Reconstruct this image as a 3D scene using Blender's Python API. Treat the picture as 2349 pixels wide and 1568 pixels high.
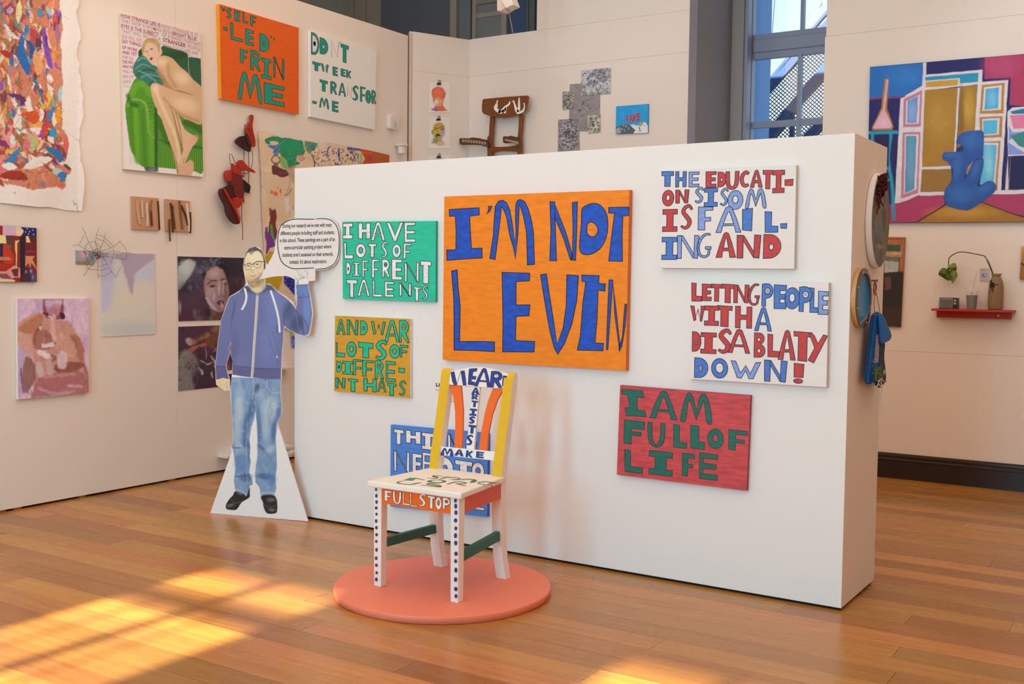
import bpy, bmesh, math, random
import numpy as np
from mathutils import Matrix, Vector

# ------------------------------------------------------------------ scene reset
for _o in list(bpy.data.objects):
    bpy.data.objects.remove(_o, do_unlink=True)
SC = bpy.context.scene
COL = SC.collection

# ------------------------------------------------------------------ camera (solved from the room's straight edges)
IW, IH = 2349, 1568
YAW, PITCH, ROLL, FPX, CH = -0.5698, -0.0564, 0.0118, 2476.5, 1.5
_cy, _sy, _cp, _sp = math.cos(YAW), math.sin(YAW), math.cos(PITCH), math.sin(PITCH)
CF = np.array([_sy * _cp, _cy * _cp, _sp])
_r = np.array([_cy, -_sy, 0.0])
_u = np.cross(_r, CF)
CR = _r * math.cos(ROLL) + _u * math.sin(ROLL)
CU = -_r * math.sin(ROLL) + _u * math.cos(ROLL)
CC = np.array([0.0, 0.0, CH])
cam = bpy.data.cameras.new('camera')
cam.sensor_width = 36.0
cam.lens = FPX * 36.0 / IW
cam.clip_start = 0.05
co = bpy.data.objects.new('camera', cam)
COL.objects.link(co)
M = Matrix.Identity(4)
for i in range(3):
    M[i][0], M[i][1], M[i][2], M[i][3] = CR[i], CU[i], -CF[i], CC[i]
co.matrix_world = M
SC.camera = co

# ------------------------------------------------------------------ colour, world, sun, daylight, exposure
def lin(c):
    if isinstance(c, str):
        c = [int(c[i:i + 2], 16) for i in (0, 2, 4)]
    v = np.array(c, dtype=float) / 255.0
    return np.where(v <= 0.04045, v / 12.92, ((v + 0.055) / 1.055) ** 2.4)

SC.view_settings.view_transform = 'Standard'
SC.view_settings.look = 'None'
SC.view_settings.gamma = 1.0
SC.view_settings.use_curve_mapping = False
SC.view_settings.exposure = 0.0
SC.cycles.use_denoising = True
SC.cycles.max_bounces = 8
SC.cycles.diffuse_bounces = 5
SC.cycles.glossy_bounces = 4
SC.cycles.sample_clamp_indirect = 6.0
SC.cycles.caustics_reflective = False
SC.cycles.caustics_refractive = False

w = bpy.data.worlds.new('sky')
SC.world = w
w.use_nodes = True
nt = w.node_tree
nt.nodes.clear()
wo = nt.nodes.new('ShaderNodeOutputWorld')
bg = nt.nodes.new('ShaderNodeBackground')
tc = nt.nodes.new('ShaderNodeTexCoord')
sep = nt.nodes.new('ShaderNodeSeparateXYZ')
rp = nt.nodes.new('ShaderNodeValToRGB')
nt.links.new(tc.outputs['Generated'], sep.inputs[0])
nt.links.new(sep.outputs['Z'], rp.inputs[0])
rp.color_ramp.elements[0].position = 0.0
rp.color_ramp.elements[0].color = (0.80, 0.88, 0.94, 1)
rp.color_ramp.elements[1].position = 0.6
rp.color_ramp.elements[1].color = (0.42, 0.66, 1.0, 1)
nt.links.new(rp.outputs[0], bg.inputs[0])
nt.links.new(bg.outputs[0], wo.inputs[0])
bg.inputs[1].default_value = 1.5

FY = -3.5                                   # front wall (behind the camera), holds the sunny windows
WINX = (-3.80, -1.44)            # its window centres
SUN_EL = math.radians(30.0)
sd = bpy.data.lights.new('sun', 'SUN')
sd.energy = 19.0
sd.angle = math.radians(0.9)
sd.color = (1.0, 0.95, 0.82)
so = bpy.data.objects.new('sun', sd)
COL.objects.link(so)
so.rotation_euler = (math.radians(90) - SUN_EL, 0, 0)     # shines towards +Y and down
so.rotation_euler = (Vector((0, -math.cos(SUN_EL), math.sin(SUN_EL)))).to_track_quat('Z', 'Y').to_euler()
for i, x in enumerate(WINX):
    ld = bpy.data.lights.new('window_daylight', 'AREA')
    ld.shape = 'RECTANGLE'
    ld.size, ld.size_y = 1.0, 3.2
    ld.energy = 150.0
    ld.color = (0.22, 0.72, 1.0)
    lo = bpy.data.objects.new('window_daylight', ld)
    COL.objects.link(lo)
    lo.location = (x, FY + 0.02, 2.55)
    lo.rotation_euler = (math.radians(90), 0, 0)
ld = bpy.data.lights.new('ambient_fill', 'AREA')            # added warm fill under the ceiling to raise the ambient light, no real fixture
ld.shape = 'RECTANGLE'; ld.size, ld.size_y = 8.5, 9.0; ld.energy = 272.0; ld.color = (1.0, 0.68, 0.48)
lo = bpy.data.objects.new('ambient_fill', ld); COL.objects.link(lo); lo.location = (-2.4, 3.1, 4.72)
def spot(loc, tgt, e, size=40, blend=0.6, col=(1, 0.95, 0.88), rad=0.05):
    ld = bpy.data.lights.new('track_spot', 'SPOT')
    ld.energy = e
    ld.spot_size = math.radians(size)
    ld.spot_blend = blend
    ld.color = col
    ld.shadow_soft_size = rad
    lo = bpy.data.objects.new('track_spot', ld)
    COL.objects.link(lo)
    lo.location = loc
    lo.rotation_euler = (Vector(loc) - Vector(tgt)).to_track_quat('Z', 'Y').to_euler()
    return lo

spot((-4.3, 3.6, 4.6), (-6.348, 4.82, 2.75), 55, 26, .8)
spot((-4.6, 5.9, 4.6), (-4.45, 8.65, 3.95), 26, 44, .9, (.8, .95, 1))
spot((-0.4, 6.3, 4.6), (-0.9, 8.65, 2.9), 55, 50, .9, (.85, .95, 1))

# ------------------------------------------------------------------ picture-to-place geometry
class Plane:
    def __init__(s, o, n, e1, e2, ill=(1, 1, 1)):
        s.o, s.n, s.e1, s.e2 = map(lambda a: np.array(a, float), (o, n, e1, e2))
        s.ill = np.array(ill, float)
    def P(s, x, y, off=0.0):
        x = np.asarray(x, float); y = np.asarray(y, float)
        d = CF + CR * ((x - IW / 2) / FPX)[..., None] - CU * ((y - IH / 2) / FPX)[..., None]
        o = s.o + s.n * off
        t = ((o - CC) @ s.n) / (d @ s.n)
        return CC + d * t[..., None]
    def alb(s, c):
        return np.clip(lin(c) / s.ill, 0, 0.92)
def proj(p):
    p = np.asarray(p, float) - CC
    z = p @ CF
    return IW / 2 + FPX * (p @ CR) / z, IH / 2 - FPX * (p @ CU) / z

PX0, PX1, PY0, PT, PH = -4.7854, -1.3526, 4.9459, 0.588, 2.1804
LX, BY = -6.348, 8.656
NOI = (1, 1, 1)
PART = Plane((0, PY0, 0), (0, -1, 0), (1, 0, 0), (0, 0, 1), NOI)
LEFT = Plane((LX, 0, 0), (1, 0, 0), (0, 1, 0), (0, 0, 1), (0.78, 0.60, 0.46))
BACK = Plane((0, BY, 0), (0, -1, 0), (1, 0, 0), (0, 0, 1), (0.76, 0.62, 0.52))
ENDP = Plane((PX1, 0, 0), (1, 0, 0), (0, 1, 0), (0, 0, 1), (0.65, 0.55, 0.48))
_a = np.array([-5.287, 4.709, 0.0]); _b = np.array([-4.622, 4.882, 0.0])
_d = (_b - _a) / np.linalg.norm(_b - _a)
CUT = Plane(_a, (_d[1], -_d[0], 0), _d, (0, 0, 1), (0.92, 0.88, 0.85))
ANGL = Plane((-6.348, 8.055, 0), (0.907, -0.4211, 0), (0.4211, 0.907, 0), (0, 0, 1), (0.74, 0.62, 0.55))
CHB = Plane((0, 4.365, 0.52), (0, -0.982, 0.1888), (1, 0, 0), (0, 0.1888, 0.982), NOI)
SEAT = Plane((0, 0, 0.545), (0, 0, 1), (1, 0, 0), (0, 1, 0), NOI)
APR = Plane((0, 3.95, 0), (0, -1, 0), (1, 0, 0), (0, 0, 1), NOI)

# ------------------------------------------------------------------ materials
MATS = {}
def mat(name, c, rough=0.6, metal=0.0, noise=0.0, scale=20.0, bump=0.0, stretch=(1, 1, 1), emit=0.0, trans=0.0, coat=0.0, spec=0.5, alpha=1.0):
    if name in MATS:
        return MATS[name]
    m = bpy.data.materials.new(name)
    m.use_nodes = True
    n, l = m.node_tree.nodes, m.node_tree.links
    b = n['Principled BSDF']
    col = tuple(lin(c)) + (1,)
    b.inputs['Base Color'].default_value = col
    b.inputs['Roughness'].default_value = rough
    b.inputs['Metallic'].default_value = metal
    b.inputs['Transmission Weight'].default_value = trans
    b.inputs['Coat Weight'].default_value = coat
    b.inputs['Specular IOR Level'].default_value = spec
    b.inputs['Alpha'].default_value = alpha
    if noise or bump:
        t = n.new('ShaderNodeTexCoord'); mp = n.new('ShaderNodeMapping'); ns = n.new('ShaderNodeTexNoise')
        mp.inputs['Scale'].default_value = stretch
        l.new(t.outputs['Object'], mp.inputs[0]); l.new(mp.outputs[0], ns.inputs['Vector'])
        ns.inputs['Scale'].default_value = scale
        ns.inputs['Detail'].default_value = 4.0
        if noise:
            mr = n.new('ShaderNodeMapRange')
            mr.inputs[3].default_value = 1 - noise; mr.inputs[4].default_value = 1 + noise
            l.new(ns.outputs[0], mr.inputs[0])
            mx = n.new('ShaderNodeVectorMath'); mx.operation = 'SCALE'
            mx.inputs[0].default_value = col[:3]
            l.new(mr.outputs[0], mx.inputs['Scale']); l.new(mx.outputs[0], b.inputs['Base Color'])
        if bump:
            bp = n.new('ShaderNodeBump'); bp.inputs['Strength'].default_value = bump; bp.inputs['Distance'].default_value = 0.002
            l.new(ns.outputs[0], bp.inputs['Height']); l.new(bp.outputs[0], b.inputs['Normal'])
    if emit:
        b.inputs['Emission Color'].default_value = col
        b.inputs['Emission Strength'].default_value = emit
    MATS[name] = m
    return m

def paintmat(name, amt=0.12, scale=25.0, stretch=(1, 1, 1), rough=0.6, bump=0.0):
    """paint pigments stored per face corner / vertex, with brush mottling"""
    if name in MATS:
        return MATS[name]
    m = bpy.data.materials.new(name)
    m.use_nodes = True
    n, l = m.node_tree.nodes, m.node_tree.links
    b = n['Principled BSDF']
    b.inputs['Roughness'].default_value = rough
    at = n.new('ShaderNodeAttribute'); at.attribute_name = 'Col'
    if amt:
        t = n.new('ShaderNodeTexCoord'); mp = n.new('ShaderNodeMapping'); ns = n.new('ShaderNodeTexNoise')
        mp.inputs['Scale'].default_value = stretch
        l.new(t.outputs['Object'], mp.inputs[0]); l.new(mp.outputs[0], ns.inputs['Vector'])
        ns.inputs['Scale'].default_value = scale; ns.inputs['Detail'].default_value = 5.0
        mr = n.new('ShaderNodeMapRange'); mr.inputs[1].default_value = 0.3; mr.inputs[2].default_value = 0.7
        mr.inputs[3].default_value = 1 - amt; mr.inputs[4].default_value = 1 + amt
        l.new(ns.outputs[0], mr.inputs[0])
        mx = n.new('ShaderNodeVectorMath'); mx.operation = 'SCALE'
        l.new(at.outputs['Color'], mx.inputs[0]); l.new(mr.outputs[0], mx.inputs['Scale'])
        l.new(mx.outputs[0], b.inputs['Base Color'])
        if bump:
            bp = n.new('ShaderNodeBump'); bp.inputs['Strength'].default_value = bump; bp.inputs['Distance'].default_value = 0.001
            l.new(ns.outputs[0], bp.inputs['Height']); l.new(bp.outputs[0], b.inputs['Normal'])
    else:
        l.new(at.outputs['Color'], b.inputs['Base Color'])
    MATS[name] = m
    return m

# ------------------------------------------------------------------ objects
def tag(o, label=None, cat=None, group=None, kind=None):
    if label: o['label'] = label
    if cat: o['category'] = cat
    if group: o['group'] = group
    if kind: o['kind'] = kind
    return o
def thing(name, loc, label, cat, group=None):
    o = bpy.data.objects.new(name, None)
    o.empty_display_size = 0.1
    o.location = tuple(float(v) for v in loc)
    COL.objects.link(o)
    return tag(o, label, cat, group)
def wloc(o):
    v = Vector((0, 0, 0))
    while o is not None:
        v += o.location; o = o.parent
    return np.array(v)
def ob(name, V, F, m, parent=None, smooth=False, bevel=0.0, cols=None, vcols=None, loc=None, seg=2):
    """link one mesh object; V are world points. Child meshes keep their parent's origin."""
    V = np.asarray(V, float).reshape(-1, 3)
    if parent is not None:
        base = wloc(parent)
        org = loc if loc is not None else base
    else:
        org = loc if loc is not None else np.array([(V[:, 0].min() + V[:, 0].max()) / 2, (V[:, 1].min() + V[:, 1].max()) / 2, V[:, 2].min()])
    org = np.asarray(org, float)
    me = bpy.data.meshes.new(name)
    me.from_pydata((V - org).tolist(), [], [list(map(int, f)) for f in F])
    if isinstance(m, (list, tuple)):
        for k in m: me.materials.append(k)
    else:
        me.materials.append(m)
    if cols is not None:                              # one colour per face
        a = me.color_attributes.new('Col', 'FLOAT_COLOR', 'CORNER')
        buf = []
        for c, f in zip(cols, F):
            buf.extend((float(c[0]), float(c[1]), float(c[2]), 1.0) * len(f))
        a.data.foreach_set('color', buf)
    if vcols is not None:
        a = me.color_attributes.new('Col', 'FLOAT_COLOR', 'POINT')
        vc = np.ones((len(V), 4)); vc[:, :3] = vcols
        a.data.foreach_set('color', vc.ravel())
    if smooth:
        me.polygons.foreach_set('use_smooth', [True] * len(me.polygons))
    me.update()
    o = bpy.data.objects.new(name, me)
    COL.objects.link(o)
    if parent is not None:
        o.parent = parent
        o.location = tuple(org - wloc(parent)) if loc is not None else (0, 0, 0)
    else:
        o.location = tuple(org)
    if bevel:
        bm_ = o.modifiers.new('bevel', 'BEVEL'); bm_.width = bevel; bm_.segments = seg; bm_.limit_method = 'ANGLE'
    return o
def boxg(x0, x1, y0, y1, z0, z1):
    V = [(x, y, z) for z in (z0, z1) for y in (y0, y1) for x in (x0, x1)]
    F = [(0, 2, 3, 1), (4, 5, 7, 6), (0, 1, 5, 4), (2, 6, 7, 3), (0, 4, 6, 2), (1, 3, 7, 5)]
    return V, F
def box(name, b, m, parent=None, bevel=0.0, **k):
    V, F = boxg(*b)
    return ob(name, V, F, m, parent, bevel=bevel, **k)
def join(parts):
    V, F = [], []
    for v, f in parts:
        n = len(V); V += [tuple(p) for p in v]; F += [tuple(i + n for i in q) for q in f]
    return V, F
def prismg(A, B):
    """closed prism between two equal loops of points"""
    n = len(A)
    V = [tuple(p) for p in A] + [tuple(p) for p in B]
    F = [tuple(range(n)), tuple(range(2 * n - 1, n - 1, -1))]
    F += [(i, i + n, (i + 1) % n + n, (i + 1) % n) for i in range(n)]
    return V, F
def pprism(plane, pts, o0, o1):
    pts = np.asarray(pts, float)
    A = plane.P(pts[:, 0], pts[:, 1], o1)
    B = A - plane.n * (o1 - o0)                    # straight back towards the wall
    return prismg(A, B)
def tubeg(pts, r, n=6, closed=False):
    P = [Vector(p) for p in pts]
    R = r if hasattr(r, '__len__') else [r] * len(P)
    V, F = [], []
    up = Vector((0.13, 0.21, 0.97)).normalized()
    for i, p in enumerate(P):
        a = P[max(i - 1, 0)]; b = P[min(i + 1, len(P) - 1)]
        t = (b - a)
        t = t.normalized() if t.length > 1e-9 else Vector((0, 0, 1))
        x = t.cross(up)
        if x.length < 1e-3: x = t.cross(Vector((1, 0, 0)))
        x.normalize(); y = t.cross(x)
        for k in range(n):
            an = 2 * math.pi * k / n
            V.append(tuple(p + (x * math.cos(an) + y * math.sin(an)) * R[i]))
    for i in range(len(P) - 1):
        for k in range(n):
            F.append((i * n + k, i * n + (k + 1) % n, (i + 1) * n + (k + 1) % n, (i + 1) * n + k))
    F.append(tuple(range(n))[::-1]); F.append(tuple((len(P) - 1) * n + k for k in range(n)))
    return V, F
def latheg(c, prof, n=32, axis='Z', cap=True):
    V, F = [], []
    for r, h in prof:
        for k in range(n):
            a = 2 * math.pi * k / n
            if axis == 'Z': V.append((c[0] + r * math.cos(a), c[1] + r * math.sin(a), c[2] + h))
            elif axis == 'X': V.append((c[0] + h, c[1] + r * math.cos(a), c[2] + r * math.sin(a)))
            else: V.append((c[0] + r * math.cos(a), c[1] + h, c[2] + r * math.sin(a)))
    m = len(prof)
    for i in range(m - 1):
        for k in range(n):
            F.append((i * n + k, i * n + (k + 1) % n, (i + 1) * n + (k + 1) % n, (i + 1) * n + k))
    if cap:
        F.append(tuple(range(n))[::-1]); F.append(tuple((m - 1) * n + k for k in range(n)))
    return V, F
def sm(pts, closed=True, k=4):
    """Catmull-Rom smoothing of a hand-drawn outline"""
    p = np.asarray(pts, float); n = len(p); out = []
    rng = range(n) if closed else range(n - 1)
    for i in rng:
        g = (lambda j: p[j % n]) if closed else (lambda j: p[min(max(j, 0), n - 1)])
        a, b, c, d = g(i - 1), g(i), g(i + 1), g(i + 2)
        for s in range(k):
            t = s / k
            out.append(0.5 * ((2 * b) + (c - a) * t + (2 * a - 5 * b + 4 * c - d) * t * t + (3 * b - a - 3 * c + d) * t ** 3))
    if not closed: out.append(p[-1])
    return np.array(out)
def cr(c, pts):
    """crop coordinates -> photograph pixels"""
    p = np.asarray(pts, float)
    return p / c[2] + np.array([c[0], c[1]])

# ------------------------------------------------------------------ flat painted shapes on a plane (lettering, marks)
def ribbon(pts, wd, closed):
    p = np.asarray(pts, float); n = len(p)
    L, Rr = [], []
    ww = wd if hasattr(wd, '__len__') else [wd] * n
    for i in range(n):
        a = p[(i - 1) % n] if closed or i > 0 else p[i]
        b = p[(i + 1) % n] if closed or i < n - 1 else p[i]
        d1 = p[i] - a; d2 = b - p[i]
        l1, l2 = np.hypot(*d1), np.hypot(*d2)
        if l1 < 1e-9: d1 = d2; l1 = l2
        if l2 < 1e-9: d2 = d1; l2 = l1
        if l1 < 1e-9: d1 = d2 = np.array([1., 0]); l1 = l2 = 1
        n1 = np.array([-d1[1], d1[0]]) / l1; n2 = np.array([-d2[1], d2[0]]) / l2
        m_ = n1 + n2; q = np.hypot(*m_)
        if q < 1e-6: m_ = n1; q = 1.0
        m_ = m_ / q
        s = 1.0 / max(0.55, float(m_ @ n1))
        L.append(p[i] + m_ * ww[i] / 2 * s); Rr.append(p[i] - m_ * ww[i] / 2 * s)
    return L, Rr
class Deck:
    def __init__(s, plane, off, crop=(0, 0, 1), ow=1.35, oc='1d1a22'):
        s.pl, s.off, s.c, s.ow, s.oc = plane, off, crop, ow, oc
        s.V, s.F, s.C, s.lay = [], [], [], 0
    def raw(s, px, col, lay=None):
        px = np.asarray(px, float)
        lay = s.lay if lay is None else lay
        q = s.pl.P(px[:, 0], px[:, 1], s.off + 0.0003 * (lay + 1))
        n = len(s.V); s.V += [tuple(v) for v in q]
        s.F.append(tuple(range(n, n + len(q)))); s.C.append(s.pl.alb(col))
    def rib(s, px, wd, col, closed=True, lay=None):
        L, R_ = ribbon(px, wd, closed); n = len(L)
        for i in range(n if closed else n - 1):
            j = (i + 1) % n
            s.raw([L[i], L[j], R_[j], R_[i]], col, lay)
    def poly(s, pts, col, out=True, smooth=False, px=False, ow=None):
        p = np.asarray(pts, float) if px else cr(s.c, pts)
        if smooth: p = sm(p)
        s.raw(p, col)
        if out: s.rib(p, ow or s.ow, s.oc, True, s.lay + 1)
    def stroke(s, pts, wd, col, out=True, px=False, smooth=True, k=4):
        """brush stroke of varying width drawn as one outlined shape (widths in crop units)"""
        p = np.asarray(pts, float); ww = np.asarray(wd if hasattr(wd, '__len__') else [wd] * len(p), float)
        if smooth:
            q = sm(np.column_stack([p, ww]), False, k); p, ww = q[:, :2], q[:, 2]
        if not out:
            s.rib(p if px else cr(s.c, p), ww if px else ww / s.c[2], col, False); return
        L, R_ = ribbon(p, ww, False)
        s.poly(np.array(L + R_[::-1]), col, out, False, px)
    def letter(s, ch, x0, y0, x1, y1, col, t=0.3, b=0.2, hole=None, out=True, lean=0.0, ow=None, eye=False):
        a = cr(s.c, [(x0, y0), (x1, y1)])
        w0 = s.pl.P(a[0][0], a[0][1], s.off); w1 = s.pl.P(a[1][0], a[1][1], s.off)
        u0, u1 = (w0 @ s.pl.e1), (w1 @ s.pl.e1); v1, v0 = (w0 @ s.pl.e2), (w1 @ s.pl.e2)
        base = w0 - s.pl.e1 * u0 - s.pl.e2 * v1
        def mp(pts):
            q = np.asarray(pts, float)
            ww = base + np.outer(u0 + (q[:, 0] + lean * (q[:, 1] - .5)) * (u1 - u0), s.pl.e1) + np.outer(v0 + q[:, 1] * (v1 - v0), s.pl.e2)
            X, Y = proj(ww)
            return np.column_stack([X, Y])
        outs, holes = glyph(ch, t, b, (x1 - x0) / max(1e-6, (y1 - y0)))
        s.lay = s.lay % 2
        for i_, o_ in enumerate(outs):
            p = mp(o_)
            s.raw(p, col, s.lay * 3 + i_ * 1.4)
            if out: s.rib(p, ow or s.ow, s.oc, True, s.lay * 3 + i_ * 1.4 + .7)
        for h in holes:
            p = mp(h)
            if hole is not None: s.raw(p, hole, s.lay * 3 + 2)
            s.rib(p, ow or s.ow, s.oc if out else col, True, s.lay * 3 + 3)
            if eye:
                c_ = p.mean(0); s.rib(c_ + (p - c_) * 0.35, (ow or s.ow) * .8, s.oc, True, s.lay * 3 + 3)
        s.lay += 1
    def build(s, name, parent, m=None, label=None):
        o = ob(name, s.V, s.F, m or paintmat('acrylic_paint', 0.16, 28, (1, 1, 3), 0.55), parent, cols=s.C)
        if label: o['label'] = label
        return o

def ell(cx, cy, rx, ry, n=22, a0=0, a1=360):
    return [(cx + rx * math.cos(math.radians(a0 + (a1 - a0) * i / n)), cy + ry * math.sin(math.radians(a0 + (a1 - a0) * i / n))) for i in range(n + (0 if a1 - a0 == 360 else 1))]
def strokeU(pts, wd, asp):
    """stroke in the unit box, widths relative to the box width, aspect-corrected"""
    p = np.asarray(pts, float) * np.array([asp, 1.0]); ww = np.asarray(wd, float) * asp
    q = sm(np.column_stack([p, ww]), False, 5)
    L, R_ = ribbon(q[:, :2], q[:, 2], False)
    return (np.array(L + R_[::-1]) / np.array([asp, 1.0])).tolist()
def glyph(c, t, b, asp):
    H = []
    if c == 'I': O = [[(0, 1), (1, 1), (1, 1 - b), (.5 + t / 2, 1 - b), (.5 + t / 2, b), (1, b), (1, 0), (0, 0), (0, b), (.5 - t / 2, b), (.5 - t / 2, 1 - b), (0, 1 - b)]]
    elif c in 'i-.': O = [[(0, .96), (1, 1), (.96, 0), (.04, .05)]]
    elif c == 'T': O = [[(0, 1), (1, .97), (.98, .97 - b), (.5 + t / 2, 1 - b), (.5 + t / 2, 0), (.5 - t / 2, .02), (.5 - t / 2, 1 - b), (.03, 1 - b)]]
    elif c == 'L': O = [[(0, 1), (t, .98), (t, b), (1, b * .95), (1, 0), (.05, 0)]]
    elif c == 'H': O = [[(0, 1), (t, 1), (t, .5 + b / 2), (1 - t, .5 + b / 2), (1 - t, .98), (1, .98), (1, 0), (1 - t, 0), (1 - t, .5 - b / 2), (t, .5 - b / 2), (t, 0), (0.02, 0)]]
    elif c == 'E': O = [[(0, 1), (1, .98), (.97, 1 - b), (t, 1 - b), (t, .5 + min(b, .2) / 2), (.92, .5 + min(b, .2) / 2), (.9, .5 - min(b, .2) / 2), (t, .5 - min(b, .2) / 2), (t, b), (1, b), (.98, 0), (.02, 0)]]
    elif c == 'F': O = [[(0, 1), (1, .98), (.98, 1 - b), (t, 1 - b), (t, .46 + min(b, .16) / 2), (.85, .46 + min(b, .16) / 2), (.84, .46 - min(b, .16) / 2), (t, .46 - min(b, .16) / 2), (t, 0), (0, .01)]]
    elif c == 'N': O = [[(t * .45, 1), (t * .45 + .17, .98), (1 - t * .45, 0), (1 - t * .45 - .17, .02)], [(0, 1), (t, .97), (t, 0), (0.02, 0)], [(1 - t, 1), (1, .98), (1 - t * .25, .0), (1 - t * 1.1, .02)]]
    elif c == 'n': O = [[(0, 1), (t, .98), (t, 0), (0.02, 0)], [(1 - t, 1), (1, .98), (1, .0), (1 - t * 1.1, .02)], [(t * .4, 1), (t * .4 + .06, 1), (1 - t * .4, 0), (1 - t * .4 - .06, 0)]]
    elif c == 'M': O = [sm([(0, 0), (.08, .55), (.18, .92), (.28, 1), (.38, .86), (.5, .42), (.6, .88), (.7, .99), (.8, .96), (.92, .6), (1, 0), (1 - t * .8, .0), (.76, .62), (.71, .72), (.52, .12), (.48, .12), (.3, .72), (.22, .6), (t * .8, 0)], True, 3).tolist()]
    elif c == 'A':
        q = .26; s1 = .12
        O = [[(0, 0), (.2, .55), (.38, .95), (.5, 1), (.62, .95), (.8, .55), (1, 0), (1 - t, 0), (1 - t + (.5 - 1 + t) * q * .9, q), (t + (.5 - t) * q * .9, q), (t, 0)]]
        lo = q + b * .7
        H = [[(t + (.5 - t) * lo * .95, lo), (1 - t - (.5 - t) * lo * .95, lo), (.53, .84 - t * .25), (.47, .84 - t * .25)]]
    elif c in 'OQ': O = [ell(.5, .5, .5, .5)]; H = [ell(.5, .52, max(.1, .5 - t), max(.12, .5 - t * .95))]
    elif c == 'D': O = [[(0, 1), (.12, 1)] + ell(.3, .5, .7, .5, 12, 78, -78) + [(.12, 0), (0, 0)]]; H = [ell(.45, .48, max(.12, .32 - t * .4), max(.12, .32 - t * .4))]
    elif c == 'd': O = [[(0, 1), (.12, 1)] + ell(.3, .5, .7, .5, 12, 78, -78) + [(.12, 0), (0, 0)]]; H = [[(.12, .9)] + ell(.3, .5, .52, .38, 12, 78, -78) + [(.14, .1)], ell(.42, .52, .14, .1)]
    elif c == 'P': O = [[(0, .97), (.3, 1)] + ell(.45, .68, .55, .32, 12, 80, -90) + [(t, .34), (t, 0), (.0, 0.01)]]; H = [ell(.5, .68, .22, .13, 14)]
    elif c == 'R': O = [[(0, .97), (.3, 1)] + ell(.42, .7, .5, .3, 12, 80, -62) + [(1, .03), (1 - t * .8, 0), (t * 1.1, .38), (t, 0), (.02, 0.01)]]; H = [ell(.45, .71, .19, .12, 14)]
    elif c == 'B': O = [[(0, 1), (.3, 1)] + ell(.45, .77, .45, .23, 8, 80, -70) + ell(.45, .27, .55, .27, 8, 72, -85) + [(.0, 0)]]; H = [ell(.42, .73, .13, .08, 12), ell(.45, .27, .15, .09, 12)]
    elif c == 'S': O = [strokeU([(.95, .82), (.72, .97), (.38, .9), (.22, .72), (.5, .52), (.76, .33), (.66, .12), (.38, .04), (.06, .12)], np.array([.5, .8, .9, 1, 1.15, 1.1, .9, .8, .5]) * t, asp)]
    elif c == 'C': O = [strokeU([(.95, .85), (.65, .95), (.3, .8), (.16, .5), (.3, .2), (.6, .07), (.95, .15)], np.array([.8, .9, 1, 1, 1, .9, .7]) * t, asp)]
    elif c == 'G': O = [strokeU([(.92, .93), (.6, .93), (.3, .75), (.14, .45), (.25, .15), (.55, .05), (.82, .14), (.85, .4)], np.array([.6, .8, 1, 1, .9, .8, .7, .8]) * t, asp), [(.62, .45), (1, .45), (.98, .34), (.62, .36)]]
    elif c == 'U': O = [strokeU([(.12, 1), (.13, .55), (.22, .2), (.5, .07), (.78, .2), (.87, .55), (.88, 1)], np.array([1, 1, .95, .8, .95, 1, 1]) * t, asp)]
    elif c == 'V': O = [[(0, 1), (t, .98), (.52, .3), (1 - t, .98), (1, 1), (.58, 0), (.44, 0.02)]]
    elif c == 'W': O = [[(0, 1), (t, .98), (.33, .3), (.5, .75), (.66, .3), (1 - t, .96), (1, .98), (.76, 0), (.62, 0), (.5, .45), (.36, 0), (.22, 0.02)]]
    elif c == 'w': O = [[(0, 1), (t, .98), (t + .15, .1), (t, 0.02)], [(1 - t, 1), (1, .98), (.8, 0), (.7, .02)], [(.33, .1), (.52, .7), (.7, .05), (.53, .82)]]
    elif c == 'K': O = [[(0, 1), (t, 1), (t, .62), (.72, 1), (1, .94), (t + .22, .5), (1, 0), (.72, 0), (t, .38), (t, 0), (0, 0)]]
    elif c == 'Y': O = [[(0, 1), (.28, .93), (.5, .65), (.78, .95), (1, .92), (.3, 0), (0, .08), (.33, .5)]]
    elif c == '!': O = [[(.1, 1), (1, .97), (.95, .3), (.12, .3)], ell(.5, .11, .42, .12, 14)]
    else: O = [[(0, 0), (1, 0), (1, 1), (0, 1)]]
    return O, H

def textgeo(s, bold=0.0):
    """flat letter geometry of the built-in font, as 2D points and faces; x from 0, cap height about 0.7"""
    c = bpy.data.curves.new('t', 'FONT'); c.body = s; c.offset = bold; c.resolution_u = 2
    o = bpy.data.objects.new('t', c); COL.objects.link(o)
    me = bpy.data.meshes.new_from_object(o.evaluated_get(bpy.context.evaluated_depsgraph_get()))
    V = np.array([v.co[:2] for v in me.vertices]).reshape(-1, 2); F = [tuple(p.vertices) for p in me.polygons]
    bpy.data.objects.remove(o, do_unlink=True); bpy.data.curves.remove(c); bpy.data.meshes.remove(me)
    return V, F
def text_on(dk, s, x0, y0, x1, y1, hpx, col, bold=0.0, lay=1):
    """one line of type from baseline start (x0,y0) to baseline end (x1,y1) in crop units, cap height hpx"""
    V, F = textgeo(s, bold)
    if len(V) == 0: return
    w0, w1 = V[:, 0].min(), V[:, 0].max()
    a, b_ = cr(dk.c, [(x0, y0), (x1, y1)])
    u = (V[:, 0] - w0) / (w1 - w0)
    h = V[:, 1] / 0.7 * hpx / dk.c[2]
    px = a[0] + u * (b_[0] - a[0]); py = a[1] + u * (b_[1] - a[1]) - h
    q = dk.pl.P(px, py, dk.off + 0.0003 * (lay + 1))
    n = len(dk.V); dk.V += [tuple(v) for v in q]; al = dk.pl.alb(col)
    for f in F:
        dk.F.append(tuple(i + n for i in f)); dk.C.append(al)

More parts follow.
